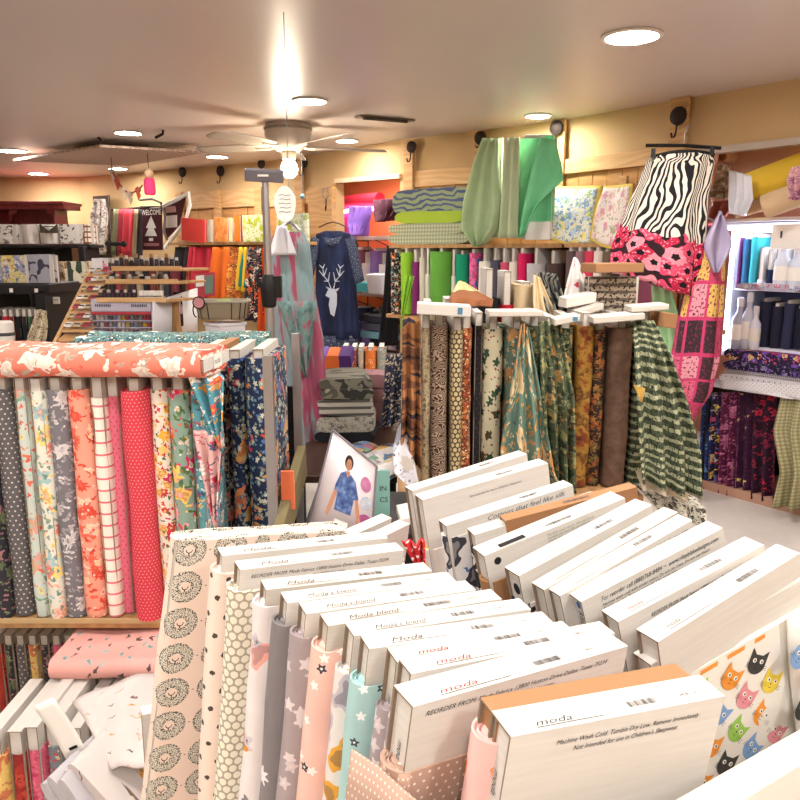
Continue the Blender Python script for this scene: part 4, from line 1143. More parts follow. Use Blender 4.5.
for k in range(5): obj('handwritten_line', MB().tube([(-.026 + .004*(k%2), -.0018, .035-.017*k), (-.01, -.0018, .038-.017*k), (.004, -.0018, .034-.017*k), (.024, -.0018, .037-.017*k)], .0013, 4), M_INK, T3)
def _tis(u, v): return Vector(((u-.5)*.08*(.5+v) - .01, -.035 - .02*math.sin(u*7), -.09 - .12*v))
obj('tissue', MB().grid(_tis, 10, 8, .1, .2), M_CLEARW, T3, solid=.002)

# pink patchwork garment by the right doorway
def _patch():
    x, y = UV(); a, b, cx, cy = cells(x, y, .13, .17, 0)
    n = NT.nodes.new('ShaderNodeTexWhiteNoise'); n.noise_dimensions = '2D'; put(n.inputs['Vector'], vec(cx, cy))
    r = S(n.outputs[0])
    base = pal(r, ['#d86888', '#e0b868', '#b84868', '#e39cac', '#3a2c34'])
    c = mix(base, '#7c3048', (nz(vec(x, y), 60, 2) > .58))
    return mix(c, '#c84070', mx(ab(a) > .056, ab(b) > .076))
M_PATCH = mat('pink_patchwork', _patch, rough=.85)
Yp = wp(702, 300, .42, 4).y
p0 = atY(702, 290, Yp); zp = lambda py: atY(702, py, Yp).z; hp = lambda px: px*Yp/750/2
T = garment('patchwork_garment', 'pink and ochre patchwork wrap hanging at the door post', 'garment', [(zp(225), .02, hp(16), .03), (zp(260), .02, hp(30), .05), (zp(310), 0, hp(40), .06), (zp(360), -.01, hp(44), .06), (zp(392), -.02, hp(38), .05), (zp(425), -.05, hp(14), .02)], M_PATCH, folds=5, amp=.014, seed=6, mtx=yawm((p0.x, Yp, 0), -15))
hanger(T, zp(218), hp(18), .04, .10, M_METAL)
def lil(u, v): 
    q = p0 + Vector((.01, -.09, 0)); h_ = math.sin(min(1, v*1.3)*1.57)*(1 - max(0, v-.55)*1.9)
    return Vector((q.x + (u-.5)*.17*h_ + .02, q.y - .02*math.sin(u*8), zp(212) - v*(zp(212)-zp(272))))
sheet('loose_cloth', 'shiny lilac cloth hanging between zebra skirt and patchwork wrap', 'cloth', lil, 12, 12, .17, .4, mat('lilac_satin', color='#a9a0c0', rough=.25, spec=.8))
# ================================================================== CENTRE RACK OF EARTH-TONE BOLTS
G = {}
G['sw'] = mottle('southwest_stripe', ['#3a2a28', '#6a4430', '#9a6840', '#2c2c38', '#7c5440'], 7, 2, (.4, 3), .3, .7, True)
G['speck'] = flowers('sand_speckle', '#b0a284', [(.02, .3, ['#6c5a44', '#8c7450'], 4, 1, .8)])
G['bark'] = wavy('bark_line', '#3a2a26', '#a8927c', 110, .09, .1, 26)
G['circ'] = dots('cream_pebble', '#4c4030', '#bfae84', .019, .0072)
G['rcirc'] = flowers('rust_ring', '#6c3420', [(.018, .42, ['#a8542c', '#c48850', '#8c4028'], 0, 1, .9), (.018, .16, ['#e0c8a0'], 0, 1, .6)])
G['blk'] = dots('black_fleck', '#1c1a1e', '#4c4644', .02, .002)
G['cone'] = flowers('pine_cone_holly', '#cdc6a8', [(.045, .27, ['#2f4a38', '#5c3c28', '#38503c'], 5, .8, .9), (.022, .18, ['#9c3434', '#2f4a38', '#4c5c3c'], 3, 1.3, .5)], dense=False)
G['camo'] = flowers('forest_leaf', '#4c5640', [(.05, .34, ['#7c8058', '#34402f', '#a8804c'], 4, .9, .9), (.025, .3, ['#262e26', '#8c9068'], 3, 1, .6)])
G['gold'] = mottle('rust_gold_marble', ['#40281c', '#7c3c20', '#a88034', '#5c3420', '#9c7430'], 18, 5)
G['dgold'] = flowers('dark_rust_floral', '#2c241e', [(.028, .36, ['#8c4c28', '#5c5830', '#a06c34'], 5, 1, .9)])
G['suede'] = mottle('brown_suede', ['#5c4438', '#7c6250'], 30, 4)
G['plaid'] = None
def _tweed():
    x, y = UV(); a = (fr(y/.028 + (nz(vec(x, y), 40, 2)-.5)*.6) < .42); b = nz(vec(x*3, y), 60, 2) > .5
    return mix(mix('#4a5440', '#2e3428', b), '#9c9e80', a*(nz(vec(x*4, y), 45, 2) > .42))
G['tweed'] = mat('green_tweed_stripe', _tweed, rough=.9)
G['llama'] = flowers('llama_panel', '#5f7c70', [(.07, .3, ['#c8b088', '#b07c4c', '#d8cca8'], 3, .6, .8), (.03, .25, ['#3c5c54', '#c4883c'], 4, 1, .5)])
YM, ZM = 2.55, .78
def rack_bolt(a, b, f_, lb, Y=YM, zt=1.385, gap=.04, h=None, **k): return spine(a, b, Y, zt, h or zt-ZM, G[f_] if isinstance(f_, str) else f_, lb, gap=gap, pym=400, **k)
mid = [(421, 430, 'speck', 'sand speckled bolt, thin'), (431, 449, 'bark', 'dark bark-lined bolt'), (449, 461, 'circ', 'bolt with cream pebble circles'),
 (461, 472, 'rcirc', 'rust bolt with small rings'), (473, 482, 'blk', 'black flecked bolt behind the pine cone bolt'), (483, 503, 'cone', 'cream bolt with pine cones and holly'),
 (504, 523, 'llama', 'sage bolt with animal panel print'), (526, 540, 'camo', 'narrow forest leaf bolt beside the animal panel'), (540, 556, 'camo', 'wider forest leaf bolt'),
 (556, 572, 'camo', 'forest leaf bolt against the rust gold one'), (573, 590, 'gold', 'rust and gold marbled bolt'), (591, 605, 'dgold', 'dark bolt with rust flowers'), (606, 630, 'suede', 'plain brown suede-look bolt'),
 (633, 650, 'tweed', 'green tweed bolt under its own hanging cloth')]
for k, (a, b, f_, lb) in enumerate(mid):
    spine(a, b, YM + [0, .01, -.012, .006][k % 4], 1.385 + [.0, .008, -.006][k % 3], 1.385 - ZM + [.0, .008, -.006][k % 3] , G[f_], lb + ' on the centre rack', gap=.045, pym=400, board=M_CARD2 if k % 2 else M_CARD, yaw=[0, -3, 3, -2][k % 4])
# panels of cloth pulled out and hanging down
def drape(name, label, cat, pts, m_, folds=3, amp=.02, nu=20, nv=16, Yo=0, solid=.003, group=None):
    """pts: rows of (left px,py,Y),(right px,py,Y) from top to bottom"""
    rows_ = [(atY(*a), atY(*b)) for a, b in pts]; n = len(rows_)-1
    def fn(u, v):
        q = v*n; k = min(int(q), n-1); f_ = q-k
        l = rows_[k][0].lerp(rows_[k+1][0], f_); r = rows_[k][1].lerp(rows_[k+1][1], f_)
        p = l.lerp(r, u); w_ = (r-l).length
        return p + Vector((0, -amp*(.5+v)*(1+math.sin(u*folds*6.283 + v*1.5)), .25*amp*math.sin(u*5+v)))
    L = sum((rows_[k+1][0]-rows_[k][0]).length for k in range(n)); W_ = max((r-l).length for l, r in rows_)
    return sheet(name, label, cat, fn, nu, nv, W_*1.3, L, m_, solid, group)
drape('loose_cloth', 'brown southwest striped cloth hanging at the end of the centre rack', 'cloth', [((403, 318, 2.62), (420, 318, 2.6)), ((402, 400, 2.52), (420, 400, 2.52)), ((400, 462, 2.5), (421, 464, 2.5))], G['sw'], 2, .02)
drape('loose_cloth', 'animal panel cloth pulled into a wide triangle on the centre rack', 'cloth', [((520, 325, 2.5), (528, 325, 2.5)), ((508, 400, 2.42), (540, 395, 2.42)), ((498, 450, 2.4), (552, 470, 2.38)), ((500, 455, 2.4), (562, 488, 2.36))], G['llama'], 3, .02)
drape('loose_cloth', 'forest leaf cloth hanging loose before the leaf bolts', 'cloth', [((538, 322, 2.5), (560, 322, 2.5)), ((540, 400, 2.42), (572, 395, 2.42)), ((546, 478, 2.4), (572, 488, 2.4))], G['camo'], 3, .02)
drape('loose_cloth', 'green tweed cloth swept down from the right end of the rack', 'cloth', [((630, 322, 2.5), (652, 318, 2.48)), ((632, 350, 2.42), (668, 352, 2.42)), ((633, 400, 2.36), (684, 402, 2.42)), ((634, 450, 2.34), (694, 448, 2.42)), ((636, 480, 2.32), (694, 492, 2.40))], G['tweed'], 3, .025, 28, 24)
drape('loose_cloth', 'cream lined underside cloth below the green tweed', 'cloth', [((635, 470, 2.4), (690, 482, 2.45)), ((640, 488, 2.36), (684, 498, 2.42))], mat('cream_lining', color='#cdbfa8', rough=.9), 2, .01)
tri_drape('paper_tag', 'mustard tag hanging on the green tweed cloth', 'tag', (632, 384), (644, 388), (640, 402), mat('mustard', color='#b8954c', rough=.9), 2.3, 1, .003)
drape('loose_cloth', 'black and white printed cloth end near the floor below the rack', 'cloth', [((634, 484, 2.5), (694, 494, 2.5)), ((648, 500, 2.45), (702, 505, 2.45)), ((664, 518, 2.4), (700, 522, 2.42))], flowers('newsprint', '#b9b4a6', [(.03, .3, ['#2c2a2c', '#5c584c'], 4, 1, .7)]), 2, .02)
# rack body
V = Vector((.55, 2.9, 0))
T = thing('display_rack', 'dark table rack carrying the earth-tone bolts', 'display rack', V)
x0, x1 = atY(398, 470, 2.55).x, atY(640, 480, 2.5).x
obj('table_board', MB().box(x0-V.x, x1-V.x, 2.45-V.y, 3.35-V.y, ZM-.03, ZM-.002), M_SHELF, T, bevel=.004)
obj('front_panel', MB().box(x0+.02-V.x, x1-.02-V.x, 2.55-V.y, 2.57-V.y, .08, ZM-.03), M_DARK, T)
for q in ((x0+.03, 2.5), (x1-.03, 2.5), (x0+.03, 3.3), (x1-.03, 3.3)):
    obj('leg', MB().box(q[0]-.025-V.x, q[0]+.025-V.x, q[1]-.025-V.y, q[1]+.025-V.y, 0, ZM-.03), M_DARK, T)
obj('rack_riser', MB().box(x0-V.x, x1-V.x, 2.9-V.y, 3.3-V.y, ZM-.001, .90), M_DARK, T)
# boards lying on the tops of the front row
def laid(px0, py0, px1, py1, Y, label, th=.03, dep=.12, m_=M_CARD2, tilt=0, name='card_board'):
    a, b = atY(px0, py0, Y), atY(px1, py1, Y)
    yy_ = ((px0*13) % 9 - 4)*1.6
    T = thing(name, label, 'card board', Matrix.Translation((a+b)/2) @ Matrix.Rotation(R(yy_), 4, 'Z') @ Matrix.Rotation(R(((px0*7) % 5 - 2)*1.5), 4, 'Y'))
    d_ = (b-a)/2; th = th*.72
    obj('board', MB().obox((0, 0, 0), d_, (-d_.y*.0, dep/2, tilt*dep), (0, 0, th/2)), [m_], T, bevel=.003)
    obj('open_end', MB().obox(d_*1.002, (.0008, 0, 0), (0, dep/2-.004, tilt*dep), (0, 0, th/2-.005)), M_EDGE, T)
    if int(px0) % 3 == 0 and m_ is not M_KRAFT: obj('blue_seal', MB().obox(d_*.6 + Vector((0, -dep/2-.0006, 0)), (.008, 0, 0), (0, .0006, 0), (0, 0, th*.3)), mat('seal_blue', color='#4c7c98'), T)
    return T
laid(417, 309, 470, 309, 2.5, 'white empty board laid on top of the bark-lined bolts', .05, .1, M_CARD)
laid(487, 314, 540, 311, 2.52, 'cream board laid across the pine cone bolt', .025)
laid(552, 322, 577, 316, 2.48, 'short board end poking up by the forest leaf bolts', .03, .1)
laid(590, 318, 640, 316, 2.5, 'white board laid over the brown suede-look bolt', .03)
laid(628, 308, 664, 306, 2.52, 'white board laid over the green tweed bolt', .025)
laid(652, 318, 671, 320, 2.6, 'kraft box end beside the green tweed', .07, .1, M_KRAFT)
# second row
ZR = 1.50
def rb(a, b, f_, lb, Y=2.92, zt=ZR, gap=.10, **k): return spine(a, b, Y, zt, zt-.905, f_, lb, gap=gap, pym=300, **k)
M_BLKC = mat('black_cotton', color='#1a1b20', rough=.9); M_REDC = mat('red_cotton', color='#b41c34', rough=.9); M_CRM = mat('cream_cotton', color='#cdb894', rough=.9)
rb(478, 500, M_BLKC, 'black cotton bolt in the second row of the centre rack', 2.95, 1.53, .12)
rb(500, 514, M_REDC, 'dark red cotton bolt beside the black one', 2.95, 1.52, .13)
rb(515, 537, M_CRM, 'plain cream cotton bolt in the second row', 2.9, 1.48, .01)
rb(420, 436, G['speck'], 'sand bolt behind the white laid board', 3.0, 1.40, .04); rb(440, 458, G['bark'], 'bark bolt in the second row', 3.0, 1.41, .04)
rb(590, 610, G['gold'], 'gold marbled bolt in the second row', 3.05, 1.40, .05)
F_STRP = wavy('black_cream_wave', '#7a7a70', '#24262a', 55, .12, .0, 14, 1.2)
drape('loose_cloth', 'black and grey wavy striped cloth hanging over the cream bolt', 'cloth', [((534, 274, 2.86), (556, 272, 2.86)), ((538, 292, 2.84), (562, 296, 2.84)), ((546, 312, 2.80), (572, 318, 2.80))], F_STRP, 3, .02)
drape('loose_cloth', 'cream cloth end falling from the wavy striped cloth', 'cloth', [((533, 275, 2.84), (540, 277, 2.84)), ((532, 300, 2.80), (550, 302, 2.80)), ((533, 322, 2.78), (560, 326, 2.78))], M_CRM, 2, .012)
M_SEP = None
def _lace():
    x, y = UV(); c = mix('#b7ab98', '#6a5f58', sin((y + (nz(vec(x, y), 40, 3)-.5)*.02)*6.28*38) > .3)
    return mix(c, '#3c3430', (nz(vec(x, y), 90, 2) > .56))
F_LACE = mat('sepia_lace', _lace, rough=.9)
def facebolt(label, fab, px0, px1, pyt, pyb, Y, t=.05, gap=0.0, yaw=0, board=None, tilt=0, name='fabric_bolt', group=None, h=None, cat='fabric bolt'):
    a, b, c_ = atY(px0, pyt, Y), atY(px1, pyt, Y), atY(px0, pyb, Y)
    h = a.z-c_.z if h is None else h
    m_ = Matrix.Translation(((a.x+b.x)/2, Y+t/2, a.z)) @ Matrix.Rotation(R(yaw), 4, 'Z') @ Matrix.Rotation(R(tilt), 4, 'X') @ Matrix.Translation((0, 0, -h))
    return bolt(label, fab, m_, w=b.x-a.x, t=t*.7, h=h, ft=t, hf=h-gap, m_board=board, name=name, group=group, cat=cat, wf=(b.x-a.x)+.004 if gap < .001 else None)
facebolt('sepia lace print bolt standing face out below the kraft box', F_LACE, 588, 640, 277, 330, 2.78, .06, .0, 3)
T = laid(587, 269, 636, 266, 2.76, 'open kraft box lid lying on the sepia lace bolt', .045, .16, M_KRAFT, 0, 'kraft_box')
F_WFL = flowers('white_red_bud', '#e8e4e2', [(.07, .16, ['#c03050', '#b85070', '#6c4c5c'], 5, 1, .8)], dense=False)
drape('loose_cloth', 'white cloth with red buds rising to a point', 'cloth', [((573, 258, 2.95), (577, 258, 2.95)), ((566, 280, 2.9), (586, 280, 2.9)), ((560, 300, 2.88), (590, 302, 2.88))], F_WFL, 2, .015)
laid(562, 303, 592, 296, 2.72, 'white box with blue seal in the middle of the centre rack', .05, .1, M_CARD, 0)
laid(575, 312, 600, 306, 2.66, 'open white board end beside the blue sealed box', .03, .1)
# caramel and cream cloth pieces over the second row
drape('loose_cloth', 'caramel cloth folded over at the front of the black bolt', 'cloth', [((452, 292, 2.88), (478, 290, 2.88)), ((448, 300, 2.78), (492, 298, 2.78)), ((450, 304, 2.76), (490, 305, 2.76))], mat('caramel_cloth', color='#8c5836', rough=.9), 2, .02)
drape('loose_cloth', 'pale yellow cloth peak above the caramel cloth', 'cloth', [((458, 282, 2.95), (464, 281, 2.95)), ((452, 292, 2.88), (484, 294, 2.88)), ((456, 298, 2.87), (486, 298, 2.87))], mat('pale_yellow_cloth', color='#d8c894', rough=.9), 2, .015)

# ================================================================== WALL SHELF WITH GREENS (bend 3)
def wframe(p, i):  # frame on the wall: x along the wall to the right, y into the wall, z up
    n = wall_n(i); return frame(p, wdir(i), -n, Vector((0, 0, 1)))
def wspine(px0, px1, i, off, ztop, h, fab, label, gap=.04, wd=.2, group=None, lean=0, board=None, pym=260, m_=None):
    a, b = wp(px0, pym, off, i), wp(px1, pym, off, i); th = (b-a).length*.95
    mid_ = (a+b)/2; n = wall_n(i)
    o = Vector((mid_.x, mid_.y, ztop-h)) - n*wd/2
    M_ = Matrix.Translation(o) @ Matrix.Rotation(R(lean), 4, -n) @ frame(Vector(), -n, -wdir(i), (0, 0, 1)) if lean else frame(o, -n, -wdir(i), (0, 0, 1))
    return bolt(label, fab, M_, w=wd, t=min(.028, th*.8), h=h, ft=max(th, .02), hf=h-gap, group=group, m_board=board, layers=1)
def wface(px0, px1, pyt, pyb, i, off, fab, label, t=.05, gap=0, tilt=0, name='folded_fabric', cat='folded fabric', roll=0, group=None):
    a, b, c_ = wp(px0, pyt, off, i), wp(px1, pyt, off, i), wp(px0, pyb, off, i)
    w_ = (b-a).dot(wdir(i)); h = (wp((px0+px1)/2, pyt, off, i) - wp((px0+px1)/2, pyb, off, i)).z
    o = Vector(((a.x+b.x)/2, (a.y+b.y)/2, wp((px0+px1)/2, pyb, off, i).z))
    M_ = wframe(o, i) @ Matrix.Rotation(R(tilt), 4, 'X') @ Matrix.Rotation(R(roll), 4, 'Y')
    return bolt(label, fab, M_, w=w_, t=t*.6, h=h, ft=t, hf=h-gap if gap else h+.002, name=name, cat=cat, wf=w_ if not gap else None, group=group)
def wshelf(i, px0, px1, py, off, dep, label, th=.03, m_=M_SHELF, name='wall_shelf'):
    a, b = wp(px0, py, off, i), wp(px1, py, off, i); z_ = wp((px0+px1)/2, py, off, i).z
    c_ = Vector(((a.x+b.x)/2, (a.y+b.y)/2, z_)); n = wall_n(i)
    T = thing(name, label, 'wall shelf', c_)
    L_ = Vector((b.x-a.x, b.y-a.y, 0))
    obj('shelf_board', MB().obox(-n*dep/2, L_/2, n*dep/2, (0, 0, th/2)), m_, T, bevel=.003)
    for s_ in (-.42, 0, .42):
        q = L_*s_
        obj('bracket', MB().tube([q - n*(dep-.02) + Vector((0,0,-.02-.16)), q - n*(dep-.02) + Vector((0,0,-.02)), q - n*.05 + Vector((0,0,-.02)), q - n*(dep-.02) + Vector((0,0,-.17))], .008, 6), M_IRON, T)
    return T, z_
T, zs3 = wshelf(3, 389, 562, 246, .40, .38, 'long wooden wall shelf under the sage and mint fabrics')
T, zs4 = wshelf(4, 564, 640, 245, .40, .38, 'wooden wall shelf under the pastel quilts')
G['pais'] = wavy('blue_green_paisley', '#8c9c7c', '#4c5a80', 22, .16, .2, 5)
G['lime'] = mat('lime_cloth', color='#9cb83c', rough=.85)
G['ging'] = check('sage_gingham', '#b8bda0', '#6f7c64', .03)
def wfold(px0, px1, pyt, pyb, i, off, fab, label, dep=.3, n=2, seed=1):
    a, b = wp(px0, pyb, off, i), wp(px1, pyb, off, i); zt2, zb2 = wp((px0+px1)/2, pyt, off, i).z, wp((px0+px1)/2, pyb, off, i).z
    L_ = (b-a).dot(wdir(i)); c_ = (a+b)/2; c_.z = zb2; c_ -= wall_n(i)*dep/2
    ax, ay = -wall_n(i), wdir(i)
    return folded('folded_fabric', label, fab, c_, wdir(i), -wall_n(i), L_, dep, zt2-zb2, n, seed=seed)
wfold(392, 470, 188, 214, 3, .36, G['pais'], 'quilted fabric with blue and green paisley on top of the stack', .3, 1, 3)
wfold(395, 464, 211, 223, 3, .38, G['lime'], 'lime green folded fabric in the middle of the stack', .28, 1, 4)
wfold(388, 468, 223, 244, 3, .40, G['ging'], 'sage gingham folded fabric at the bottom of the stack', .34, 2, 5)
def wdrape(name, label, cat, pts, i, off, m_, folds=3, amp=.02, nu=20, nv=16, group=None, solid=.003, flat=False):
    rows_ = [(wp(*a, off, i), wp(*b, off, i)) for a, b in pts]; n = len(rows_)-1; nn = wall_n(i)
    def fn(u, v):
        q = v*n; k = min(int(q), n-1); f_ = q-k
        l = rows_[k][0].lerp(rows_[k+1][0], f_); r = rows_[k][1].lerp(rows_[k+1][1], f_)
        return l.lerp(r, u) + nn*(amp*(.3+v)*(1+math.sin(u*folds*6.283 + v*1.3)))
    L = sum((rows_[k+1][0]-rows_[k][0]).length for k in range(n)); W_ = max((r-l).length for l, r in rows_)
    return sheet(name, label, cat, fn, nu, nv, W_*1.2, L, m_, solid, group)
M_SAGE = mottle('sage_cloth', ['#8fa67c', '#a2b890'], 4, 3); M_SAGE2 = mottle('pale_sage_cloth', ['#a9b894', '#b9c6a6'], 5, 3); M_MINT = mottle('mint_cloth', ['#68bc88', '#7acc9a'], 4, 3)
wface(484, 503, 139, 238, 3, .38, M_SAGE, 'darker sage bolt standing tall behind the hanging sage cloth', .05)
wdrape('hanging_fabric', 'sage green cloth hanging in a point from the wall hook', 'hanging fabric', [((483, 138), (500, 139)), ((474, 165), (500, 165)), ((466, 200), (503, 205)), ((464, 228), (500, 228)), ((478, 247), (486, 244))], 3, .46, M_SAGE, 2.5, .025, 24, 20)
wdrape('hanging_fabric', 'pale sage cloth hanging between sage and mint fabrics', 'hanging fabric', [((506, 138), (520, 137)), ((504, 190), (520, 190)), ((502, 238), (521, 238))], 3, .47, M_SAGE2, 2, .02)
wface(521, 556, 138, 238, 3, .38, M_MINT, 'mint green bolt standing tall on the wall shelf', .06)
wdrape('hanging_fabric', 'mint green cloth flap folded out from the mint bolt', 'hanging fabric', [((540, 139), (556, 139)), ((534, 165), (563, 165)), ((528, 195), (566, 180)), ((524, 220), (540, 205)), ((523, 236), (528, 232))], 3, .49, M_MINT, 1.2, .02)
obj_ = laid(524, 137, 552, 136, wp(538, 137, .42, 3).y, 'white board end on top of the mint bolt', .03, .06, M_CARD)
G['qblue'] = flowers('pastel_quilt_blue', '#dfe0d2', [(.10, .34, ['#7fa4d0', '#a8c4dc', '#8cb888', '#e8d878'], 5, 1, .9), (.05, .3, ['#6c8cc0', '#e8e4dc', '#88b0a0'], 4, 1, .6)])
G['qpink'] = flowers('pastel_quilt_pink', '#ece2dc', [(.12, .30, ['#d898a8', '#e8c8c0', '#a8b888', '#d0a0b0'], 5, 1, .8)])
def quilt(px, i, label, m_, border, off=.3):
    (x0, y0, x1, y1, x2, y2, x3, y3) = px; nn = wall_n(i)
    P = [wp(x0, y0, off-.12, i), wp(x1, y1, off-.12, i), wp(x2, y2, off+.08, i), wp(x3, y3, off+.08, i)]
    T = thing('quilt', label, 'quilt', P[3])
    def fn(u, v, e=0.0): 
        u2, v2 = (u-.5)*(1-e)+.5, (v-.5)*(1-e)+.5
        p = P[0].lerp(P[1], u2).lerp(P[3].lerp(P[2], u2), v2)
        return p - P[3] + nn*(.02*math.sin(v2*3.1) + .008*math.sin(u2*9+v2*4) + (.008 if e else 0)) + Vector((0, 0, -.02*math.sin(u2*3.14)*v2))
    obj('binding', MB().grid(lambda u, v: fn(u, v), 14, 14, .5, .5), border, T, solid=.02)
    obj('quilt_top', MB().grid(lambda u, v: fn(u, v, .10), 14, 14, .5, .5), m_, T, solid=.022)
    return T
M_BUTTER = mat('butter_binding', color='#e0c868', rough=.85)
quilt((552, 188, 603, 186, 592, 248, 544, 236), 4, 'small quilt with pastel blue flowers and yellow binding', G['qblue'], M_BUTTER)
quilt((606, 187, 634, 184, 626, 250, 590, 240), 4, 'small quilt with faded pink flowers beside the zebra skirt', G['qpink'], M_BUTTER, .32)
wface(526, 552, 222, 240, 3, .42, mat('white_cloth', color='#dedbd6', rough=.9), 'white folded cloth beneath the mint flap', .05)

# bolts below the wall shelves
T, zl3 = wshelf(3, 386, 562, 322, .42, .40, 'lower wall shelf carrying the green bolts')
T, zl4 = wshelf(4, 564, 690, 330, .42, .40, 'lower wall shelf behind the centre rack, near the skirt')
cc = lambda n, h: mat(n + '_cotton', color=h, rough=.88)
G['blkor'] = flowers('black_orange_bloom', '#20202a', [(.05, .3, ['#d06a30', '#3f8c8c', '#e0c8b0'], 5, 1, .9)])
G['limed'] = dots('lime_dot', '#8cc43c', '#b4dc60', .02, .004)
low = [(391, 400, G['blkor'], 'black bolt with orange blooms at the doorway edge', 0), (401, 411, cc('bright_lime', '#86bc34'), 'plain bright lime bolt', .01), (412, 418, cc('plum', '#7a2468'), 'thin plum bolt', .12),
 (419, 424, cc('offwhite', '#cfcabc'), 'thin off-white bolt near the plum one', .08), (425, 430, cc('pearl', '#dcdad0'), 'bare pearl white board bolt among the greens', .3), (431, 451, cc('leaf', '#5e9c3c'), 'broad leaf green bolt', .0), (451, 456, cc('pearl', '#dcdad0'), 'narrow white bolt between leaf green and teal', .3),
 (456, 468, cc('emerald', '#0f8c68'), 'emerald teal bolt', .0), (469, 477, flowers('pink_blue_wash', '#c84a80', [(.06, .4, ['#4078b8', '#e06ca0'], 3, 1, .8)]), 'pink and blue washed bolt', .0),
 (479, 490, cc('pearl', '#dcdad0'), 'white boarded bolt above the black cotton', .12), (491, 499, cc('slate', '#4a4c5c'), 'slate grey bolt', .1), (500, 508, cc('rose', '#c85070'), 'rose bolt with a tall white board', .13), (509, 517, cc('pearl', '#dcdad0'), 'white bolt beside the rose one', .12),
 (518, 526, cc('magenta', '#d01c5c'), 'magenta bolt', .02), (527, 545, cc('silver', '#b8b4bc'), 'broad silver grey board bolt', .14), (546, 560, cc('umber', '#4c3c38'), 'dark umber bolt', .1)]
for a, b, f_, lb, g in low: wspine(a, b, 3, .40, zl3 + .55 + .03*((a*7) % 3)/3, .53 + .03*((a*7) % 3)/3, f_, lb + ' on the lower wall shelf', gap=.03 + g*.6, board=M_CARD)
cols4 = ['#5c4c50', '#8c6c74', '#c83c54', '#d8cfc8', '#6c5c48', '#3c3438', '#a89c94', '#88404c']
cn4 = ['dusky', 'mauve', 'scarlet', 'ivory', 'khaki', 'charcoal brown', 'stone', 'wine red']
for k in range(8):
    a = 566 + k*9
    wspine(a, a+8, 4, .40, zl4 + .56, .54, cc('w4_' + str(k), cols4[k]), cn4[k] + ' bolt on the shelf below the pastel quilts', gap=.06, board=M_CARD)
tri_drape('loose_cloth', 'lime dotted cloth hanging in a long point before the green bolts', 'cloth', (406, 275), (414, 277), (400, 330), G['limed'], wp(410, 290, .5, 3).y-.1, 2, .015)
# green cloth hanging behind the skirt
wdrape('hanging_fabric', 'pale green cloth hanging below the zebra skirt', 'hanging fabric', [((652, 285), (672, 290)), ((655, 320), (682, 322)), ((664, 350), (680, 352)), ((676, 372), (682, 374))], 4, .42, mottle('pale_green', ['#8fb888', '#a4cc9c'], 5, 3), 2, .02)

# ================================================================== TABLE, FOLDED STACK, MAGAZINES AND SIGN
V = Vector((-.1, 3.9, 0))
zt3 = atY(345, 440, 3.3).z
T = thing('side_table', 'dark low table under the folded fabrics and magazines', 'table', V)
obj('table_top', MB().box(-.42-V.x, -.01-V.x, 2.75-V.y, 3.75-V.y, zt3-.03, zt3), mat('dark_walnut', _wood('#2a1c18', '#4a3228', 1, False), rough=.4), T, bevel=.004)
for q in ((-.39, 2.8), (-.04, 2.8), (-.39, 3.7), (-.04, 3.7)): obj('leg', MB().box(q[0]-V.x-.02, q[0]-V.x+.02, q[1]-V.y-.02, q[1]-V.y+.02, 0, zt3-.03), M_DARK, T)
G['camog'] = mottle('camouflage', ['#2e2e2c', '#6c6a5c', '#4a463c', '#8c8a7c'], 9, 2, (1, 1), .35, .65, True)
G['gstr'] = stripes('grey_band', '#a5a094', '#4c4a48', .03, .4)
G['gpat'] = flowers('grey_sketch', '#a8a498', [(.03, .3, ['#5c584c', '#8c887c'], 4, 1, .7)])
zc_ = zt3
for k, (f_, lb, hh, px) in enumerate([(cc('black', '#222226'), 'black folded fabric at the bottom of the grey stack', .045, 348), ('gpat', 'grey sketch-print folded fabric in the stack', .075, 347), ('gstr', 'grey banded folded fabric in the stack', .075, 345), ('camog', 'camouflage folded fabric on top of the stack', .095, 343)]):
    p = atY(px, 400, 3.35)
    folded('folded_fabric', lb, G[f_] if isinstance(f_, str) else f_, (p.x, 3.42, zc_+.002), (1, .08*(k-1), 0), (0, 1, 0), .27 - .01*k, .34, hh-.004, 1 if k < 2 else 2, seed=k+7); zc_ += hh
for k, (c_, lb) in enumerate([('#6a50a0', 'violet folded cloth behind the camouflage stack'), ('#d86c34', 'orange folded cloth behind the camouflage stack'), ('#4c2c6c', 'deep purple folded cloth behind the camouflage stack')]):
    p = atY(322 + k*12, 378, 3.72)
    folded('folded_fabric', lb, cc('stack' + str(k), c_), (p.x, 3.74, zt3 + .27), (1, 0, 0), (0, 1, .1), .07, .2, .08, 1, seed=k)
# wedge of cloth under them
folded('folded_fabric', 'muted pink and white folded cloths lying at the back of the side table', cc('dusty_rose', '#9c7478'), (-.22, 3.62, zt3+.002), (1, 0, 0), (0, 1, 0), .36, .22, .26, 4, seed=9)
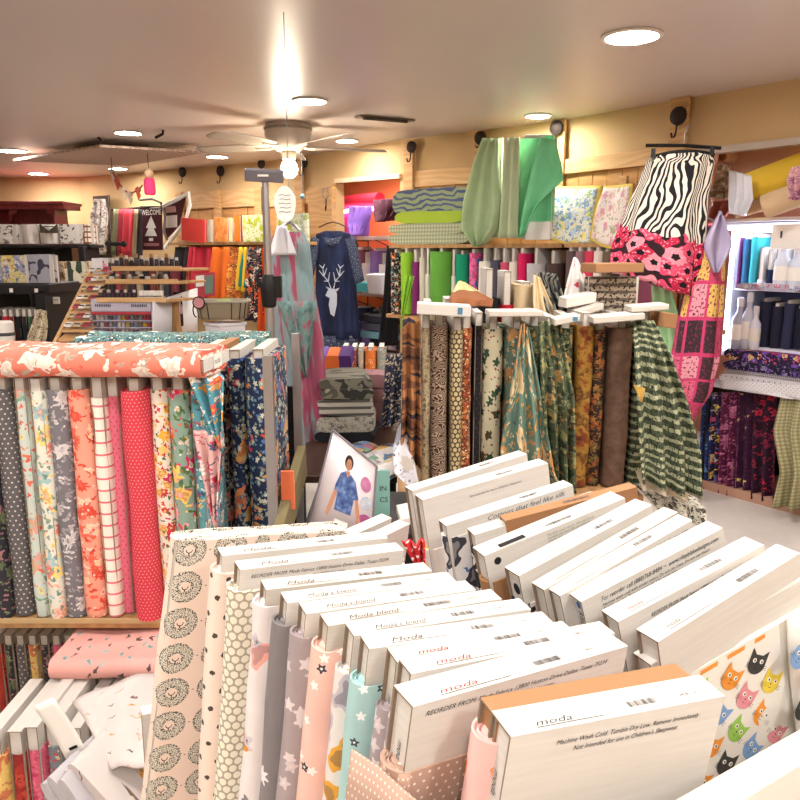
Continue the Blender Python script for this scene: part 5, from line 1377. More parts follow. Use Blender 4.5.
# open magazines
MG = [('#8c9cb8', 'open magazine with pink and blue pages, farther on the table'), ('#7c9c8c', 'magazine with a colourful cover in front of the open one')]
def _mag(seed):
    def fn():
        x, y = UV(); d_, rc, _ = vor(vec(x + seed, y), 22, .9)
        return mix(pal(rc[0], ['#e4dfe0', '#c87898', '#6c8cbc', '#d8b060', '#e4dfe0', '#7ca890', '#4c4858']), '#e8e4e4', (nz(vec(x, y), 9, 1) > .56))
    return mat('magazine_' + str(seed), fn, rough=.35)
for k, (px, py, yw) in enumerate([(368, 466, -20), (374, 487, -28)]):
    p = atz(px, py, zt3 + .02 + .0*k) if False else Vector((atY(px, py, 3.0 - .18*k).x, 3.0 - .18*k, zt3 + .004 + .0*k))
    T = thing('magazine', MG[k][1], 'magazine', yawm(p, yw))
    for s_ in (0, 1):
        obj('page', MB().grid(lambda u, v, s_=s_: Vector((((u-1) if s_ == 0 else u)*.12, (v-.5)*.24, .012 + .018*math.sin(u*3.1) + .002)), 8, 4, .12, .24, ou=.3*s_+k), _mag(k+s_), T, solid=.004)
    obj('cover', MB().box(-.122, .122, -.122, .122, 0, .008), mat('mag_cover', color='#5c7c84', rough=.4), T)
# curled brochure leaning by the rack
drape('brochure', 'curled grey and white brochure leaning against the centre rack', 'brochure', [((398, 428, 2.6), (412, 405, 2.6)), ((392, 450, 2.45), (408, 440, 2.5)), ((394, 470, 2.36), (416, 466, 2.42)), ((408, 482, 2.30), (420, 488, 2.36))], flowers('brochure_print', '#c8c8d0', [(.09, .38, ['#3c3c48', '#8c94a4', '#b0a8a0'], 0, 1, .6)], rough=.4), .5, .02, 12, 16, solid=.001)
laid(398, 515, 418, 512, 2.0, 'white board end lying before the dark table, farther', .03, .12, M_CARD)
# picture sign with a woman in a blue top
Ys = 1.9
a, b, c_, d_ = atY(333, 430, Ys+.06), atY(377, 466, Ys+.02), atY(372, 536, Ys-.02), atY(309, 524, Ys)
T = thing('picture_sign', 'white picture stand showing a woman in a blue top beside three oval swatches', 'sign', d_)
def sp(u, v): return (d_.lerp(c_, u).lerp(a.lerp(b, u), v)) - d_
nS = (c_-d_).cross(a-d_).normalized(); nS = nS if nS.y < 0 else -nS
obj('card', MB().grid(lambda u, v: sp(u, v), 2, 2, .15, .25), mat('sign_card', color='#dcd4d8', rough=.3), T, solid=.004)
ea, eb = sp(0, 0), sp(0, 1); 
for q0, q1 in (((0, 0), (0, 1)), ((0, 1), (1, 1)), ((1, 1), (1, 0)), ((1, 0), (0, 0))): obj('frame_edge', MB().tube([sp(*q0) + nS*.003, sp(*q1) + nS*.003], .0028, 6), mat('frame_silver', color='#77737a', rough=.4), T)
obj('stand_leg', MB().obox(sp(.3, .3) - nS*.05 + Vector((0, .02, -.05)), (.02, 0, 0), (0, .05, -.1), (0, .002, .002)), M_BLACK, T)
def flat(pts, m_, nm, k=1): obj(nm, MB().quadlist([sp(*p) + nS*(.0035 + .0005*k) for p in pts], [tuple(range(len(pts)))]), m_, T, smooth=0)
ell_ = lambda cx, cy, rx, ry, n=18, a0=0: [(cx + rx*math.cos(2*math.pi*k/n)*math.cos(a0) - ry*math.sin(2*math.pi*k/n)*math.sin(a0), cy + rx*math.cos(2*math.pi*k/n)*math.sin(a0) + ry*math.sin(2*math.pi*k/n)*math.cos(a0)) for k in range(n)]
M_SKIN = mat('print_skin', color='#b98468', rough=.4); M_BT = mottle('print_blue_top', ['#26386c', '#4c6498', '#7c94c0'], 60, 3)
flat(ell_(.45, .80, .085, .085), mat('print_hair', color='#2c1c18', rough=.4), 'printed_hair', 1)
flat([(.40,.5),(.52,.5),(.50,.70),(.44,.70)], M_SKIN, 'printed_neck', 1)
flat([(.33,.64),(.42,.69),(.46,.62),(.52,.68),(.63,.62),(.72,.42),(.64,.40),(.62,.20),(.34,.22),(.34,.44),(.27,.42),(.28,.50)], M_BT, 'printed_top', 2)
flat([(.27,.43),(.33,.44),(.30,.28),(.24,.14),(.20,.16),(.24,.30)], M_SKIN, 'printed_arm', 2)
flat([(.66,.41),(.71,.42),(.76,.26),(.80,.12),(.75,.11),(.70,.26)], M_SKIN, 'printed_arm', 2)
flat(ell_(.455, .775, .055, .068), M_SKIN, 'printed_face', 3)
flat([(.43,.755),(.48,.755),(.455,.745)], mat('print_lip', color='#8c3c3c'), 'printed_mouth', 4)
for e in (.435, .475): flat(ell_(e, .785, .006, .006, 8), M_INK, 'printed_eye', 4)
flat(ell_(.82, .66, .10, .10, a0=.5), mottle('swatch_pink', ['#a85c8c', '#c88cac'], 40, 3), 'printed_swatch', 1)
flat(ell_(.86, .42, .10, .09, a0=.4), mottle('swatch_grey', ['#8c9cb0', '#c8ccd4'], 40, 3), 'printed_swatch', 1)
flat(ell_(.86, .16, .13, .11, a0=.2), mottle('swatch_plum', ['#7c3460', '#a45c88'], 40, 3), 'printed_swatch', 1)
flat([(.38,.05),(.60,.03),(.60,.10),(.38,.12)], M_PAPER, 'printed_caption', 1)
# teal booklet behind the sign
p = atY(378, 500, 2.12)
T = thing('booklet', 'pale teal booklet half hidden behind the picture stand', 'booklet', yawm(p, 6))
obj('cover', MB().box(-.035, .035, 0, .012, -.09, .09), mat('teal_cover', color='#7fb0a8', rough=.4), T)
text('IN', .022, M_INK, T, Matrix.Translation((.004, -.001, .035)) @ Matrix.Rotation(R(90), 4, 'X'))
text('CS', .022, M_INK, T, Matrix.Translation((.004, -.001, .0)) @ Matrix.Rotation(R(90), 4, 'X'))
pb_ = atY(378, 500, 2.12)
T = thing('display_box', 'dark box standing under the magazines behind the picture stand', 'box', Vector((pb_.x, 2.12, 0)))
obj('body', MB().box(-.22, .16, -.035, .35, 0, pb_.z-.092), M_DARK, T, bevel=.004); obj('lid', MB().box(-.225, .165, -.04, .355, pb_.z-.112, pb_.z-.0915), mat('box_lid', color='#2a2a2e', rough=.5), T)
# small board ends between stand and bin
for (x0, y0, x1, y1, lb) in [(352, 536, 392, 518, 'cream board end rising behind the lion bolt, nearer the stand'), (378, 540, 410, 524, 'cream board end rising beside the red dotted cloth')]:
    A, B = atz(x0, y0, 1.02), atz(x1, y1, 1.02); 
    x, y, z = UPFRAME(A, B, 8); W_ = (B-A).length
    bolt(lb, F_PLAIN, frame(A + x*W_/2 + y*.015 - z*.42, x, y, z), w=W_, t=.028, h=.42, ft=.034, hf=.34)
tri_drape('loose_cloth', 'bright red cloth with white dots between the two rows of the bin', 'cloth', (402, 536), (424, 538), (424, 572), F_RDOT, 1.28, 2, .012)
ORD = ['first', 'second', 'third', 'fourth', 'fifth', 'sixth', 'seventh', 'eighth', 'ninth', 'tenth', 'eleventh', 'twelfth', 'thirteenth', 'fourteenth']
# ================================================================== FAR DOORWAY ROOM
def dspine(px0, px1, pyt, pyb, i, off, fab, label, **k):
    zt_2 = wp((px0+px1)/2, pyt, off, i).z; zb_2 = wp((px0+px1)/2, pyb, off, i).z
    return wspine(px0, px1, i, off, zt_2, zt_2-zb_2, fab, label, pym=(pyt+pyb)/2, **k)
OD = -1.0
def dshelf(i, a, b, py, off, dep, label, m_): return wshelf(i, a, b, py, off, dep, label, .04, m_)
M_WSH = mat('white_shelf', color='#cfc8cc', rough=.5)
for py, lb in ((238, 'white shelf in the far room under the purple cloths'), (295, 'middle white shelf in the far room'), (352, 'low white shelf in the far room')):
    dshelf(2, 330, 420, py, OD+.2, .5, lb, M_WSH)
T = thing('valance', 'red fabric valance over the pink light in the far room', 'valance', wp(365, 200, OD, 2))
a, b = wp(334, 203, OD, 2)-T.location, wp(380, 199, OD, 2)-T.location
obj('roll', MB().tube([a, b], .075, 14), cc('valance_red', '#b01c30'), T)
T = thing('neon_tube', 'glowing pink tube lamp under the red valance', 'tube lamp', wp(360, 212, OD, 2))
obj('tube', MB().tube([wp(336, 212, OD+.05, 2)-T.location, wp(382, 208, OD+.05, 2)-T.location], .02, 10), mat('neon', color='#ffffff', emit=(1, .35, .62, 1), estr=22), T)
obj('end_cap', MB().tube([wp(335, 212, OD+.05, 2)-T.location, wp(337, 212, OD+.05, 2)-T.location], .03, 10), M_CLEARW, T)
wdrape('loose_cloth', 'violet cloth bunch hanging in the far room', 'cloth', [((350, 206), (374, 206)), ((352, 224), (372, 222)), ((358, 236), (370, 236))], 2, OD+.12, cc('violet', '#7c5cb0'), 4, .05)
wdrape('loose_cloth', 'magenta cloth hanging behind the violet bunch', 'cloth', [((336, 216), (352, 214)), ((338, 232), (356, 232)), ((350, 245), (364, 258))], 2, OD, cc('magenta_silk', '#a8286c'), 3, .04)
wdrape('loose_cloth', 'dark wine cloth bunch under the orange wall', 'cloth', [((374, 200), (402, 198)), ((378, 212), (404, 212)), ((384, 222), (400, 220))], 2, OD+.1, cc('wine', '#4c2434'), 4, .05)
dcol = [('#b8a088', 'tan'), ('#c8c0d0', 'lilac white'), ('#7c4c5c', 'dusky rose'), ('#d8d4dc', 'white boarded'), ('#8c6cb0', 'purple'), ('#e0dce0', 'pearl'), ('#5c8c9c', 'steel blue'), ('#c8b4c8', 'pale mauve')]
for k in range(8): dspine(337+k*8.5, 344+k*8.5, 246 + (k*5 % 9), 293, 2, OD+.25, cc('dd'+str(k), dcol[k][0]), dcol[k][1] + ' bolt on the middle shelf of the far room', gap=.12 if k % 2 else .03)
dcol2 = [('#2c8c9c', 'turquoise'), ('#58a8b0', 'aqua'), ('#384c70', 'denim'), ('#6c5c9c', 'iris'), ('#20242c', 'near black'), ('#4c5c54', 'grey green'), ('#b8a8bc', 'ash mauve'), ('#2c3038', 'graphite')]
for k in range(8): dspine(337+k*8.5, 344+k*8.5, 303 + (k*7 % 11), 350, 2, OD+.3, cc('de'+str(k), dcol2[k][0]), dcol2[k][1] + ' bolt on the low shelf of the far room', gap=.02)
wface(371, 390, 274, 293, 2, OD+.55, mat('white_tub', color='#cfd0dc', rough=.4), 'pale plastic tub leaning in the far doorway', .12, 0, 10, 'plastic_tub', 'tub')
wfold(350, 372, 283, 292, 2, OD+.5, cc('turq', '#48a8b8'), 'turquoise folded cloth beside the plastic tub', .25, 1, 2)
for k, (c_, lb) in enumerate([('#20202c', 'dark folded cloth low in the far doorway, topmost'), ('#3c3c4c', 'charcoal folded cloth second in the far doorway pile'), ('#5c8494', 'blue grey folded cloth in the far doorway pile')]):
    wfold(358, 396, 316+k*8, 323+k*8, 2, -.15, cc('pile'+str(k), c_), lb, .3, 1, k)
wdrape('loose_cloth', 'black cloth hanging at the edge of the far doorway', 'cloth', [((388, 246), (402, 246)), ((388, 300), (401, 300)), ((386, 345), (400, 345))], 2, .1, cc('doorblack', '#17161c'), 3, .04)
# things on and under the table by the doorway
for k, (a, b, c_, lb) in enumerate([(340, 350, '#5c5838', 'olive bolt'), (351, 357, '#882830', 'maroon bolt'), (358, 364, '#b0a498', 'pale print bolt'), (365, 376, '#d8702c', 'orange bolt'), (377, 386, '#8c9890', 'grey green bolt')]):
    spine(a, b, 4.3, atY(350, 347, 4.3).z, .55, flowers('mid_' + str(k), c_, [(.03, .3, ['#e0b890', c_], 4, 1, .5)]), lb + ' standing behind the camouflage stack', gap=.02, pym=380)
T = thing('low_shelf', 'dark low shelf behind the folded stack near the doorway', 'shelf', (-.25, 4.4, 0))
zq = atY(350, 347, 4.3).z - .55
obj('board', MB().box(-.45, .4, -.15, .2, zq-.03, zq-.002), M_DARK, T); obj('side', MB().box(-.45, -.43, -.15, .2, 0, zq), M_DARK, T); obj('side', MB().box(.38, .4, -.15, .2, 0, zq), M_DARK, T)
# navy lettered cloth & small framed print
drape('loose_cloth', 'navy cloth with pale letters hanging behind the centre rack', 'cloth', [((386, 355, 3.0), (402, 352, 2.95)), ((384, 390, 2.95), (401, 392, 2.95)), ((381, 428, 2.9), (400, 420, 2.9))], flowers('navy_letters', '#232a40', [(.05, .12, ['#b8a890'], 3, 1, .5)]), 2, .012)
T = thing('framed_print', 'small white card print hanging below the navy tunic', 'print', Matrix.Translation(atY(331, 362, 4.9)))
obj('card', MB().box(-.09, .09, 0, .01, -.09, .07), M_PAPER, T); obj('printed_shape', MB().lathe([(.04, 0), (.001, .001)], 14, (0, -.001, 0), (0, -1, 0)), cc('print_blue', '#6c84b0'), T)
obj('backing', MB().box(-.13, .14, .011, .02, -.16, .09), M_SHELF, T); obj('stand_post', MB().box(-.02, .02, .012, .03, -atY(331, 362, 4.9).z, -.15), M_SHELF, T)

# ================================================================== RIGHT DOORWAY: LIT CABINET, SHELVES, ROLLS
i4 = 4
zb0 = 0
def P4(px, py, off): return wp(px, py, off, 4)
n4 = wall_n(4); d4 = wdir(4)
def wbox(T, px0, px1, pyt, pyb, off, dep, m_, nm, bev=.003):
    """box on the wall plane offset: front face at off, going dep metres back"""
    a, b = P4(px0, (pyt+pyb)/2, off), P4(px1, (pyt+pyb)/2, off)
    zt_, zb_ = P4((px0+px1)/2, pyt, off).z, P4((px0+px1)/2, pyb, off).z
    c_ = (a+b)/2; c_.z = (zt_+zb_)/2
    L_ = Vector((b.x-a.x, b.y-a.y, 0))/2
    return obj(nm, MB().obox(c_ - n4*dep/2 - T.location, L_, n4*dep/2, (0, 0, (zt_-zb_)/2)), m_, T, bevel=bev)
F4 = -.12
M_LED = mat('led_strip', color='#ffffff', emit=(.82, .86, 1, 1), estr=26)
M_CAB = mat('cabinet_white', color='#d5d6e4', rough=.4)
T = thing('lit_cabinet', 'white open cabinet with a cool glowing rim, filled with dark fabrics', 'cabinet', P4(760, 300, F4))
wbox(T, 727, 840, 228, 356, F4-.42, .02, mat('cab_back', color='#3c3c50', rough=.7), 'back_panel')
wbox(T, 726, 731, 228, 356, F4, .42, M_CAB, 'side'); wbox(T, 832, 838, 228, 356, F4, .42, M_CAB, 'side')
wbox(T, 726, 838, 222, 228, F4+.01, .43, M_CAB, 'top'); wbox(T, 728, 836, 290, 292, F4-.04, .38, M_CAB, 'shelf_board'); wbox(T, 726, 838, 350, 354, F4, .42, M_CAB, 'shelf_board')
wbox(T, 727, 838, 225.5, 228.5, F4+.015, .012, M_LED, 'light_strip'); wbox(T, 728, 730.5, 230, 350, F4+.015, .012, M_LED, 'light_strip')
wbox(T, 735, 834, 230, 232, F4-.08, .02, M_LED, 'light_strip')
T = thing('white_poster', 'bright white card with a faint mark hung in the lit cabinet', 'card', P4(785, 238, F4))
wbox(T, 771, 806, 224, 249, F4+.03, .008, M_PAPER, 'card'); wbox(T, 780, 782, 231, 238, F4+.036, .006, M_GINK, 'printed_mark')
def cspine(a, b, pyt, pyb, off, fab, lb, **k):
    zt_, zb_ = P4((a+b)/2, pyt, off).z, P4((a+b)/2, pyb, off).z
    return wspine(a, b, 4, off, zt_, zt_-zb_, fab, lb, pym=(pyt+pyb)/2, wd=.16, **k)
ccol = [('#6c2c6c', 'plum', .02, 234), ('#1f4c6c', 'petrol', .02, 236), ('#2c8c94', 'teal', .02, 234), ('#e0e4ee', 'white', .2, 247), ('#1c2440', 'midnight blue', .12, 250), ('#20243c', 'ink blue', .13, 246), ('#d8dcea', 'ice white', .2, 238), ('#1c2036', 'black blue', .1, 242), ('#c8ccd8', 'silver white', .2, 252), ('#242840', 'navy black', .1, 250), ('#dfe2ee', 'snow white', .2, 256), ('#2c2c44', 'slate navy', .1, 254)]
for k, (h_, nm, g, pt_) in enumerate(ccol):
    cspine(733+k*8.2, 740.4+k*8.2, pt_, 289.5, F4-.06 - .0*(k % 3), cc('cab'+str(k), h_), nm + ' bolt on the top shelf of the lit cabinet', gap=g)
T = None
wfold(736, 800, 284, 291, 4, F4+.05, flowers('floral_roll', '#a8a8bc', [(.04, .3, ['#b86c7c', '#6c7c9c', '#d8d4dc'], 5, 1, .8)]), 'pale floral folded fabric on the shelf edge of the lit cabinet', .2, 1, 3)
dk = [('#22253c', 'dark'), ('#1c1c30', 'blackish'), ('#2a2c48', 'indigo'), ('#15162a', 'deep black'), ('#30304a', 'smoky navy'), ('#1a1c30', 'raven')]
for k, (h_, nm) in enumerate(dk): cspine(758+k*12, 769+k*12, 298 + (k*5 % 8), 349.5, F4-.05, cc('cbd'+str(k), h_), nm + ' thick bolt on the lower shelf of the lit cabinet', gap=.02)
def bottle(px, pyb, off, h, r, label, m_, group=None):
    T = thing('bottle', label, 'bottle', wp(px, pyb, off, 4))
    obj('body', MB().lathe([(r*.9, 0), (r, .01), (r, h*.6), (r*.45, h*.74), (r*.4, h*.85)], 16), m_, T)
    obj('cap', MB().lathe([(r*.5, h*.84), (r*.5, h), (r*.2, h*1.02)], 12), M_CLEARW, T)
    obj('label_band', MB().lathe([(r*1.02, h*.2), (r*1.02, h*.5)], 16, cap=False), M_PAPER, T)
bottle(737, 349.5, F4-.01, .33, .045, 'frosted bottle farthest into the lit cabinet corner', mat('frost', color='#aab0c4', rough=.25)); bottle(746, 349.5, F4-.01, .36, .04, 'tall pale bottle second from the cabinet side', mat('frost2', color='#c4cbe0', rough=.25))
bottle(753, 349.5, F4+.0, .27, .035, 'short clear-white bottle before the dark bolts', mat('frost3', color='#dfe4f4', rough=.2))
bottle(781, 289.5, F4-.0, .28, .05, 'round white jug bottle on the top cabinet shelf', mat('frost4', color='#d4dae8', rough=.25)); bottle(796, 289.5, F4-.0, .26, .055, 'white jug bottle with dark marks at the picture edge', mat('frost5', color='#c8d2e4', rough=.25))
# folded cloths on the table under the cabinet
T = thing('cabinet_table', 'pale counter under the lit cabinet', 'counter', P4(760, 420, F4))
wbox(T, 703, 840, 391, 396, F4+.02, .6, M_CAB, 'counter_top'); wbox(T, 703, 840, 396, 500, F4-.5, .03, M_DARK, 'back_panel'); wbox(T, 700, 840, 498, 512, F4+.02, .6, mat('plinth', color='#b48c78', rough=.6), 'plinth')
wbox(T, 703, 705, 396, 500, F4, .5, M_DARK, 'side'); wbox(T, 838, 840, 396, 500, F4, .5, M_DARK, 'side')
G['purp'] = flowers('purple_yellow_floral', '#231a40', [(.06, .3, ['#6c44a0', '#d8b860', '#b8284c', '#7c58b8'], 5, 1, .8)])
wfold(722, 838, 354, 366, 4, F4+.08, G['purp'], 'purple floral folded fabric on the counter, topmost', .45, 1, 3)
wfold(722, 838, 366, 376, 4, F4+.08, flowers('purple_dark_floral', '#1c1830', [(.05, .25, ['#5c3c8c', '#8c84a8'], 5, 1, .7)]), 'dark purple folded fabric second on the counter', .45, 1, 5)
wfold(722, 838, 376, 381, 4, F4+.09, check('black_white_weave', '#b8b4b8', '#3c3a44', .012), 'black and white woven trim fabric on the counter', .45, 1, 6)
G['wdot'] = dots('white_black_dot', '#cfcdd2', '#2c2a34', .035, .004)
wfold(718, 838, 380, 391, 4, F4+.10, G['wdot'], 'white fabric with black dots at the bottom of the counter pile', .45, 1, 7)
wdrape('loose_cloth', 'white dotted cloth edge falling over the counter', 'cloth', [((720, 380), (838, 388)), ((722, 388), (838, 400)), ((760, 392), (838, 408))], 4, F4+.16, G['wdot'], 3, .012)
# fabrics hanging under the counter
und = [(703, 713, 'blue_print', '#28407c', ['#5c84b8', '#20305c'], 'blue print fabric hanging at the door post'), (712, 724, 'bright_floral', '#2c2648', ['#d84c70', '#e8c850', '#f0e8e0', '#5c6cb8'], 'bright flowered fabric hanging under the counter'),
       (722, 740, 'wine_scroll', '#5c1c44', ['#c87c9c', '#a85880'], 'wine fabric with pink scrolls hanging under the counter'), (738, 757, 'aubergine', '#3c1838', ['#4c2048'], 'plain aubergine fabric hanging under the counter'),
       (755, 778, 'red_black_bloom', '#2c1028', ['#b82444', '#701c3c', '#1c0c1c'], 'black fabric with red blooms hanging under the counter')]
for k, (a, b, nm, base_, pl, lb) in enumerate(und):
    wdrape('hanging_fabric', lb, 'hanging fabric', [((a, 392), (b, 392)), ((a, 440), (b, 442)), ((a+1, 492 + (k*3 % 7)), (b, 498 + (k*2 % 5)))], 4, F4-.04 - .01*(k % 2), flowers(nm, base_, [(.07, .32, pl, 5, 1, .8)]), 2, .025)
wdrape('hanging_fabric', 'sage gingham fabric spilling over the counter edge', 'hanging fabric', [((782, 396), (830, 398)), ((776, 430), (828, 434)), ((786, 470), (830, 476)), ((780, 505), (830, 512))], 4, F4+.12, check('olive_gingham', '#b6ad88', '#6c6c48', .022), 3, .04)
wface(704, 711, 376, 398, 4, F4+.12, cc('ornament', '#5c6c84'), 'small blue and white ornament cloth beside the dotted pile', .04)
# rolls above the cabinet
T = thing('roll_shelf', 'pale shelf above the lit cabinet carrying long fabric rolls', 'shelf', P4(760, 222, F4))
wbox(T, 708, 850, 217, 221, F4+.02, .7, M_CAB, 'board')
def roll(p, q, r, label, m_, core=None, cr=.02, ext=.0, seed=0):
    d_ = (q-p).normalized(); T = thing('fabric_roll', label, 'fabric roll', p); L_ = (q-p).length
    obj('fabric', MB().lathe([(r*.55, .004), (r*.6, 0), (r*.8, .006), (r*.97, .0), (r, .02), (r*1.01, L_*.5), (r, L_-.02), (r*.9, L_)], 28, (0, 0, 0), d_), m_, T)
    obj('core', MB().lathe([(cr, -ext), (cr*.75, -ext), (cr*.75, -ext+.01), (cr*.7, L_+.02)], 16, (0, 0, 0), d_), core or M_KRAFT, T)
roll(P4(742, 195, F4+.10), P4(842, 158, F4-.1), .115, 'thick roll of yellow cloth with white core end', cc('yellow_cloth', '#e0bc3c'), M_CLEARW, .07, .02)
roll(P4(735, 212, F4+.18), P4(830, 186, F4+.05), .04, 'slim bare cardboard tube under the yellow roll', cc('tube_tan', '#b8946c'), M_KRAFT, .025, .01)
roll(P4(764, 207, F4+.20), P4(850, 176, F4+.08), .07, 'beige rolled cloth in front of the slim tube', cc('beige_roll', '#cdb08c'))
roll(P4(740, 166, F4-.3), P4(850, 148, F4-.4), .12, 'peach pink roll lying behind the yellow roll', cc('peach_roll', '#d0a890'))
roll(P4(722, 156, F4-.05), P4(738, 158, F4-.25), .035, 'tan paper roll sticking out high by the door frame', cc('tan_roll', '#c08c60'))
wdrape('loose_cloth', 'white crumpled wrap around the end of the yellow roll', 'cloth', [((730, 170), (752, 176)), ((732, 195), (756, 200)), ((736, 214), (748, 216))], 4, F4+.26, M_CLEARW, 3, .03)
wdrape('loose_cloth', 'brown and cream animal print cloth beside the roll ends', 'cloth', [((710, 164), (732, 164)), ((710, 182), (730, 184)), ((708, 198), (732, 200))], 4, F4+.05, mottle('animal_print', ['#2c241f', '#8c6c4c', '#c8b8a0'], 30, 3), 3, .04)
wdrape('loose_cloth', 'rust red folded cloth below the animal print', 'cloth', [((714, 202), (734, 200)), ((714, 214), (732, 212)), ((714, 224), (726, 222))], 4, F4+.1, cc('rust_cloth', '#8c4438'), 2, .04)
wdrape('loose_cloth', 'pink cloth with lilac ruffle at the picture edge above the cabinet', 'cloth', [((792, 168), (815, 160)), ((790, 180), (815, 180)), ((796, 200), (812, 202))], 4, F4+.3, flowers('pink_ruffle', '#d8a8b0', [(.04, .3, ['#a05c90', '#e8c0c0'], 5, 1, .8)]), 3, .03)

# ================================================================== FAR LEFT: CABINET, SHELVES
def fY(px, py, Y): return atY(px, py, Y)
YC = 9.6
T = thing('cherry_cabinet', 'tall cherry wood cabinet with a moulded cornice against the far wall', 'cabinet', (fY(0, 250, YC).x, YC, 0))
V = T.location
def cb(px0, px1, pyt, pyb, Y, dep, m_, nm):
    a, b = fY(px0, pyt, Y), fY(px1, pyb, Y)
    return obj(nm, MB().box(a.x-V.x, b.x-V.x, Y-V.y, Y+dep-V.y, b.z-V.z, a.z-V.z), m_, T, bevel=.008)
cb(-60, 62, 201, 204, YC-.12, .6, M_RED, 'cornice_top'); cb(-60, 64, 204, 209, YC-.06, .5, M_RED, 'cornice'); cb(-60, 70, 209, 330, YC+.35, .03, M_RED, 'back_panel')
cb(-8, 9, 209, 330, YC, .3, M_RED, 'pilaster'); cb(54, 63, 209, 330, YC, .38, M_RED, 'pilaster'); cb(-60, 63, 244, 247, YC, .35, M_RED, 'shelf_board'); cb(-60, 63, 286, 290, YC, .35, M_RED, 'shelf_board')
for sx, s_ in ((9, 1), (54, -1)):
    pts_ = [(sx + s_*q, p_) for q, p_ in ((0, 209), (9, 209), (7, 213), (2, 215), (0, 222))]
    obj('corner_bracket', MB().prism([(fY(x_, y_, YC).x - V.x, fY(x_, y_, YC).z) for x_, y_ in pts_], lambda x, y: Vector((x, 0, y)), lambda x, y: Vector((x, .05, y))), M_RED, T)
cb(-60, 63, 330, 380, YC, .36, M_RED, 'base')
wgr = [('#e0ddd8', 'white'), ('#cfcac6', 'pale grey')]
G['wpr'] = flowers('white_black_print', '#dedad6', [(.12, .2, ['#8c8488', '#4c4448'], 5, 1, .6)])
for k, (a, b, t_, lb) in enumerate([(-14, 12, 'wpr', 'white black-print folded bolt lying face out, by the picture edge on the upper rack'), (17, 36, None, 'plain white folded bolt on the upper white row'), (37, 60, None, 'white folded bolt marked with a dark chevron card'),
      (64, 68, 'wpr', 'thin printed bolt standing in the white row'), (69, 72, None, 'thin white bolt standing in the row beside the printed one'), (73, 76, 'wpr', 'thin dark printed bolt near the end of the white row'), (76, 91, 'gold', 'white bolt with brown greek-key print at the row end')]):
    f_ = G[t_] if t_ and t_ != 'gold' else (mat('key_print', lambda: (lambda x, y: mix('#dcd2c4', '#7c4c3c', mx(fr(x/.05) < .3, fr(y/.05) < .3)))(*UV())) if t_ else cc('bright_white', '#e2dedc'))
    a_, b_, c_ = fY(a, 224.5, 7.2), fY(b, 224.5, 7.2), fY(a, 244, 7.2)
    M_ = Matrix.Translation(((a_.x+b_.x)/2, 7.3, c_.z))
    bolt(lb, f_, M_, w=b_.x-a_.x, t=.12, h=a_.z-c_.z, ft=.18, hf=a_.z-c_.z+.003, wf=b_.x-a_.x, cat='fabric bolt')
T = thing('white_rack', 'dark rack holding the row of white bolts before the cherry cabinet', 'rack', (fY(30, 250, 7.3).x, 7.3, 0))
V = T.location
cb(-40, 92, 244.5, 248, 7.18, .3, M_DARK, 'shelf_board'); cb(-40, 84, 248, 400, 7.46, .02, M_DARK, 'back_panel'); cb(-40, 92, 284, 290, 7.0, .4, M_DARK, 'shelf_board'); cb(84, 86, 246, 350, 7.1, .36, M_DARK, 'side')
cb(36, 92, 290, 292, 7.0, .4, M_DARK, 'shelf_board')
T = thing('chevron_card', 'dark card with a white pointed banner on the white row', 'card', fY(48, 228, 7.15))
V = T.location
cb(39, 58, 224, 233, 7.15, .01, cc('chev_dark', '#4c4440'), 'card')
q_ = [fY(x_, y_, 7.135) - V for x_, y_ in ((41, 224.5), (56, 224.5), (48.5, 231))]; obj('pennant', MB().quadlist(q_, [(0, 1, 2)]), M_PAPER, T, solid=.004)
q_ = [fY(x_, y_, 7.13) - V for x_, y_ in ((43.5, 226), (53.5, 226), (53, 227), (44, 227))]; obj('printed_line', MB().quadlist(q_, [(0, 1, 2, 3)]), M_GINK, T)
wcr = [(49, 66, 'cream bolt with brown rosettes'), (67, 70, 'dark green strip bolt'), (71, 74, 'ivory strip bolt'), (75, 83, 'cream leaf bolt'), (84, 92, 'cream plain bolt')]
for k, (a, b, lb) in enumerate(wcr):
    f_ = [flowers('rosette', '#cdbfa6', [(.09, .3, ['#5c4434', '#8c6c50'], 5, 1, .8)]), cc('dgr', '#3c4c40'), cc('ivo', '#d8d0bc'), flowers('cleaf', '#cfc4ae', [(.08, .25, ['#8c7c60'], 3, 1, .8)]), cc('cpl', '#d0c4ac')][k]
    a_, b_, c_ = fY(a, 262, 6.9), fY(b, 262, 6.9), fY(a, 283.5, 6.9)
    bolt(lb + ' on the dark rack below the white row', f_, Matrix.Translation(((a_.x+b_.x)/2, 7.1, c_.z)), w=b_.x-a_.x, t=.1, h=a_.z-c_.z, ft=.16, hf=a_.z-c_.z+.003, wf=b_.x-a_.x)
wreath = thing('round_wreath', 'small round bowl-shaped ornament hanging beside the black shelf', 'ornament', fY(56, 286, 7.0)); obj('cord', MB().tube([(0, 0, .055), (0, .0, fY(56, 249, 7.18).z - fY(56, 286, 7.0).z), (0, .2, fY(56, 248, 7.18).z - fY(56, 286, 7.0).z)], .003, 4), M_IRON, wreath)
obj('ring', MB().tube([(.055*math.cos(k*.5236), 0, .055*math.sin(k*.5236)) for k in range(13)], .012, 6), M_KRAFT, wreath); obj('disc', MB().lathe([(.05, 0), (.02, -.01)], 16, (0, 0, 0), (0, -1, 0)), cc('disc_tan', '#a88868'), wreath)

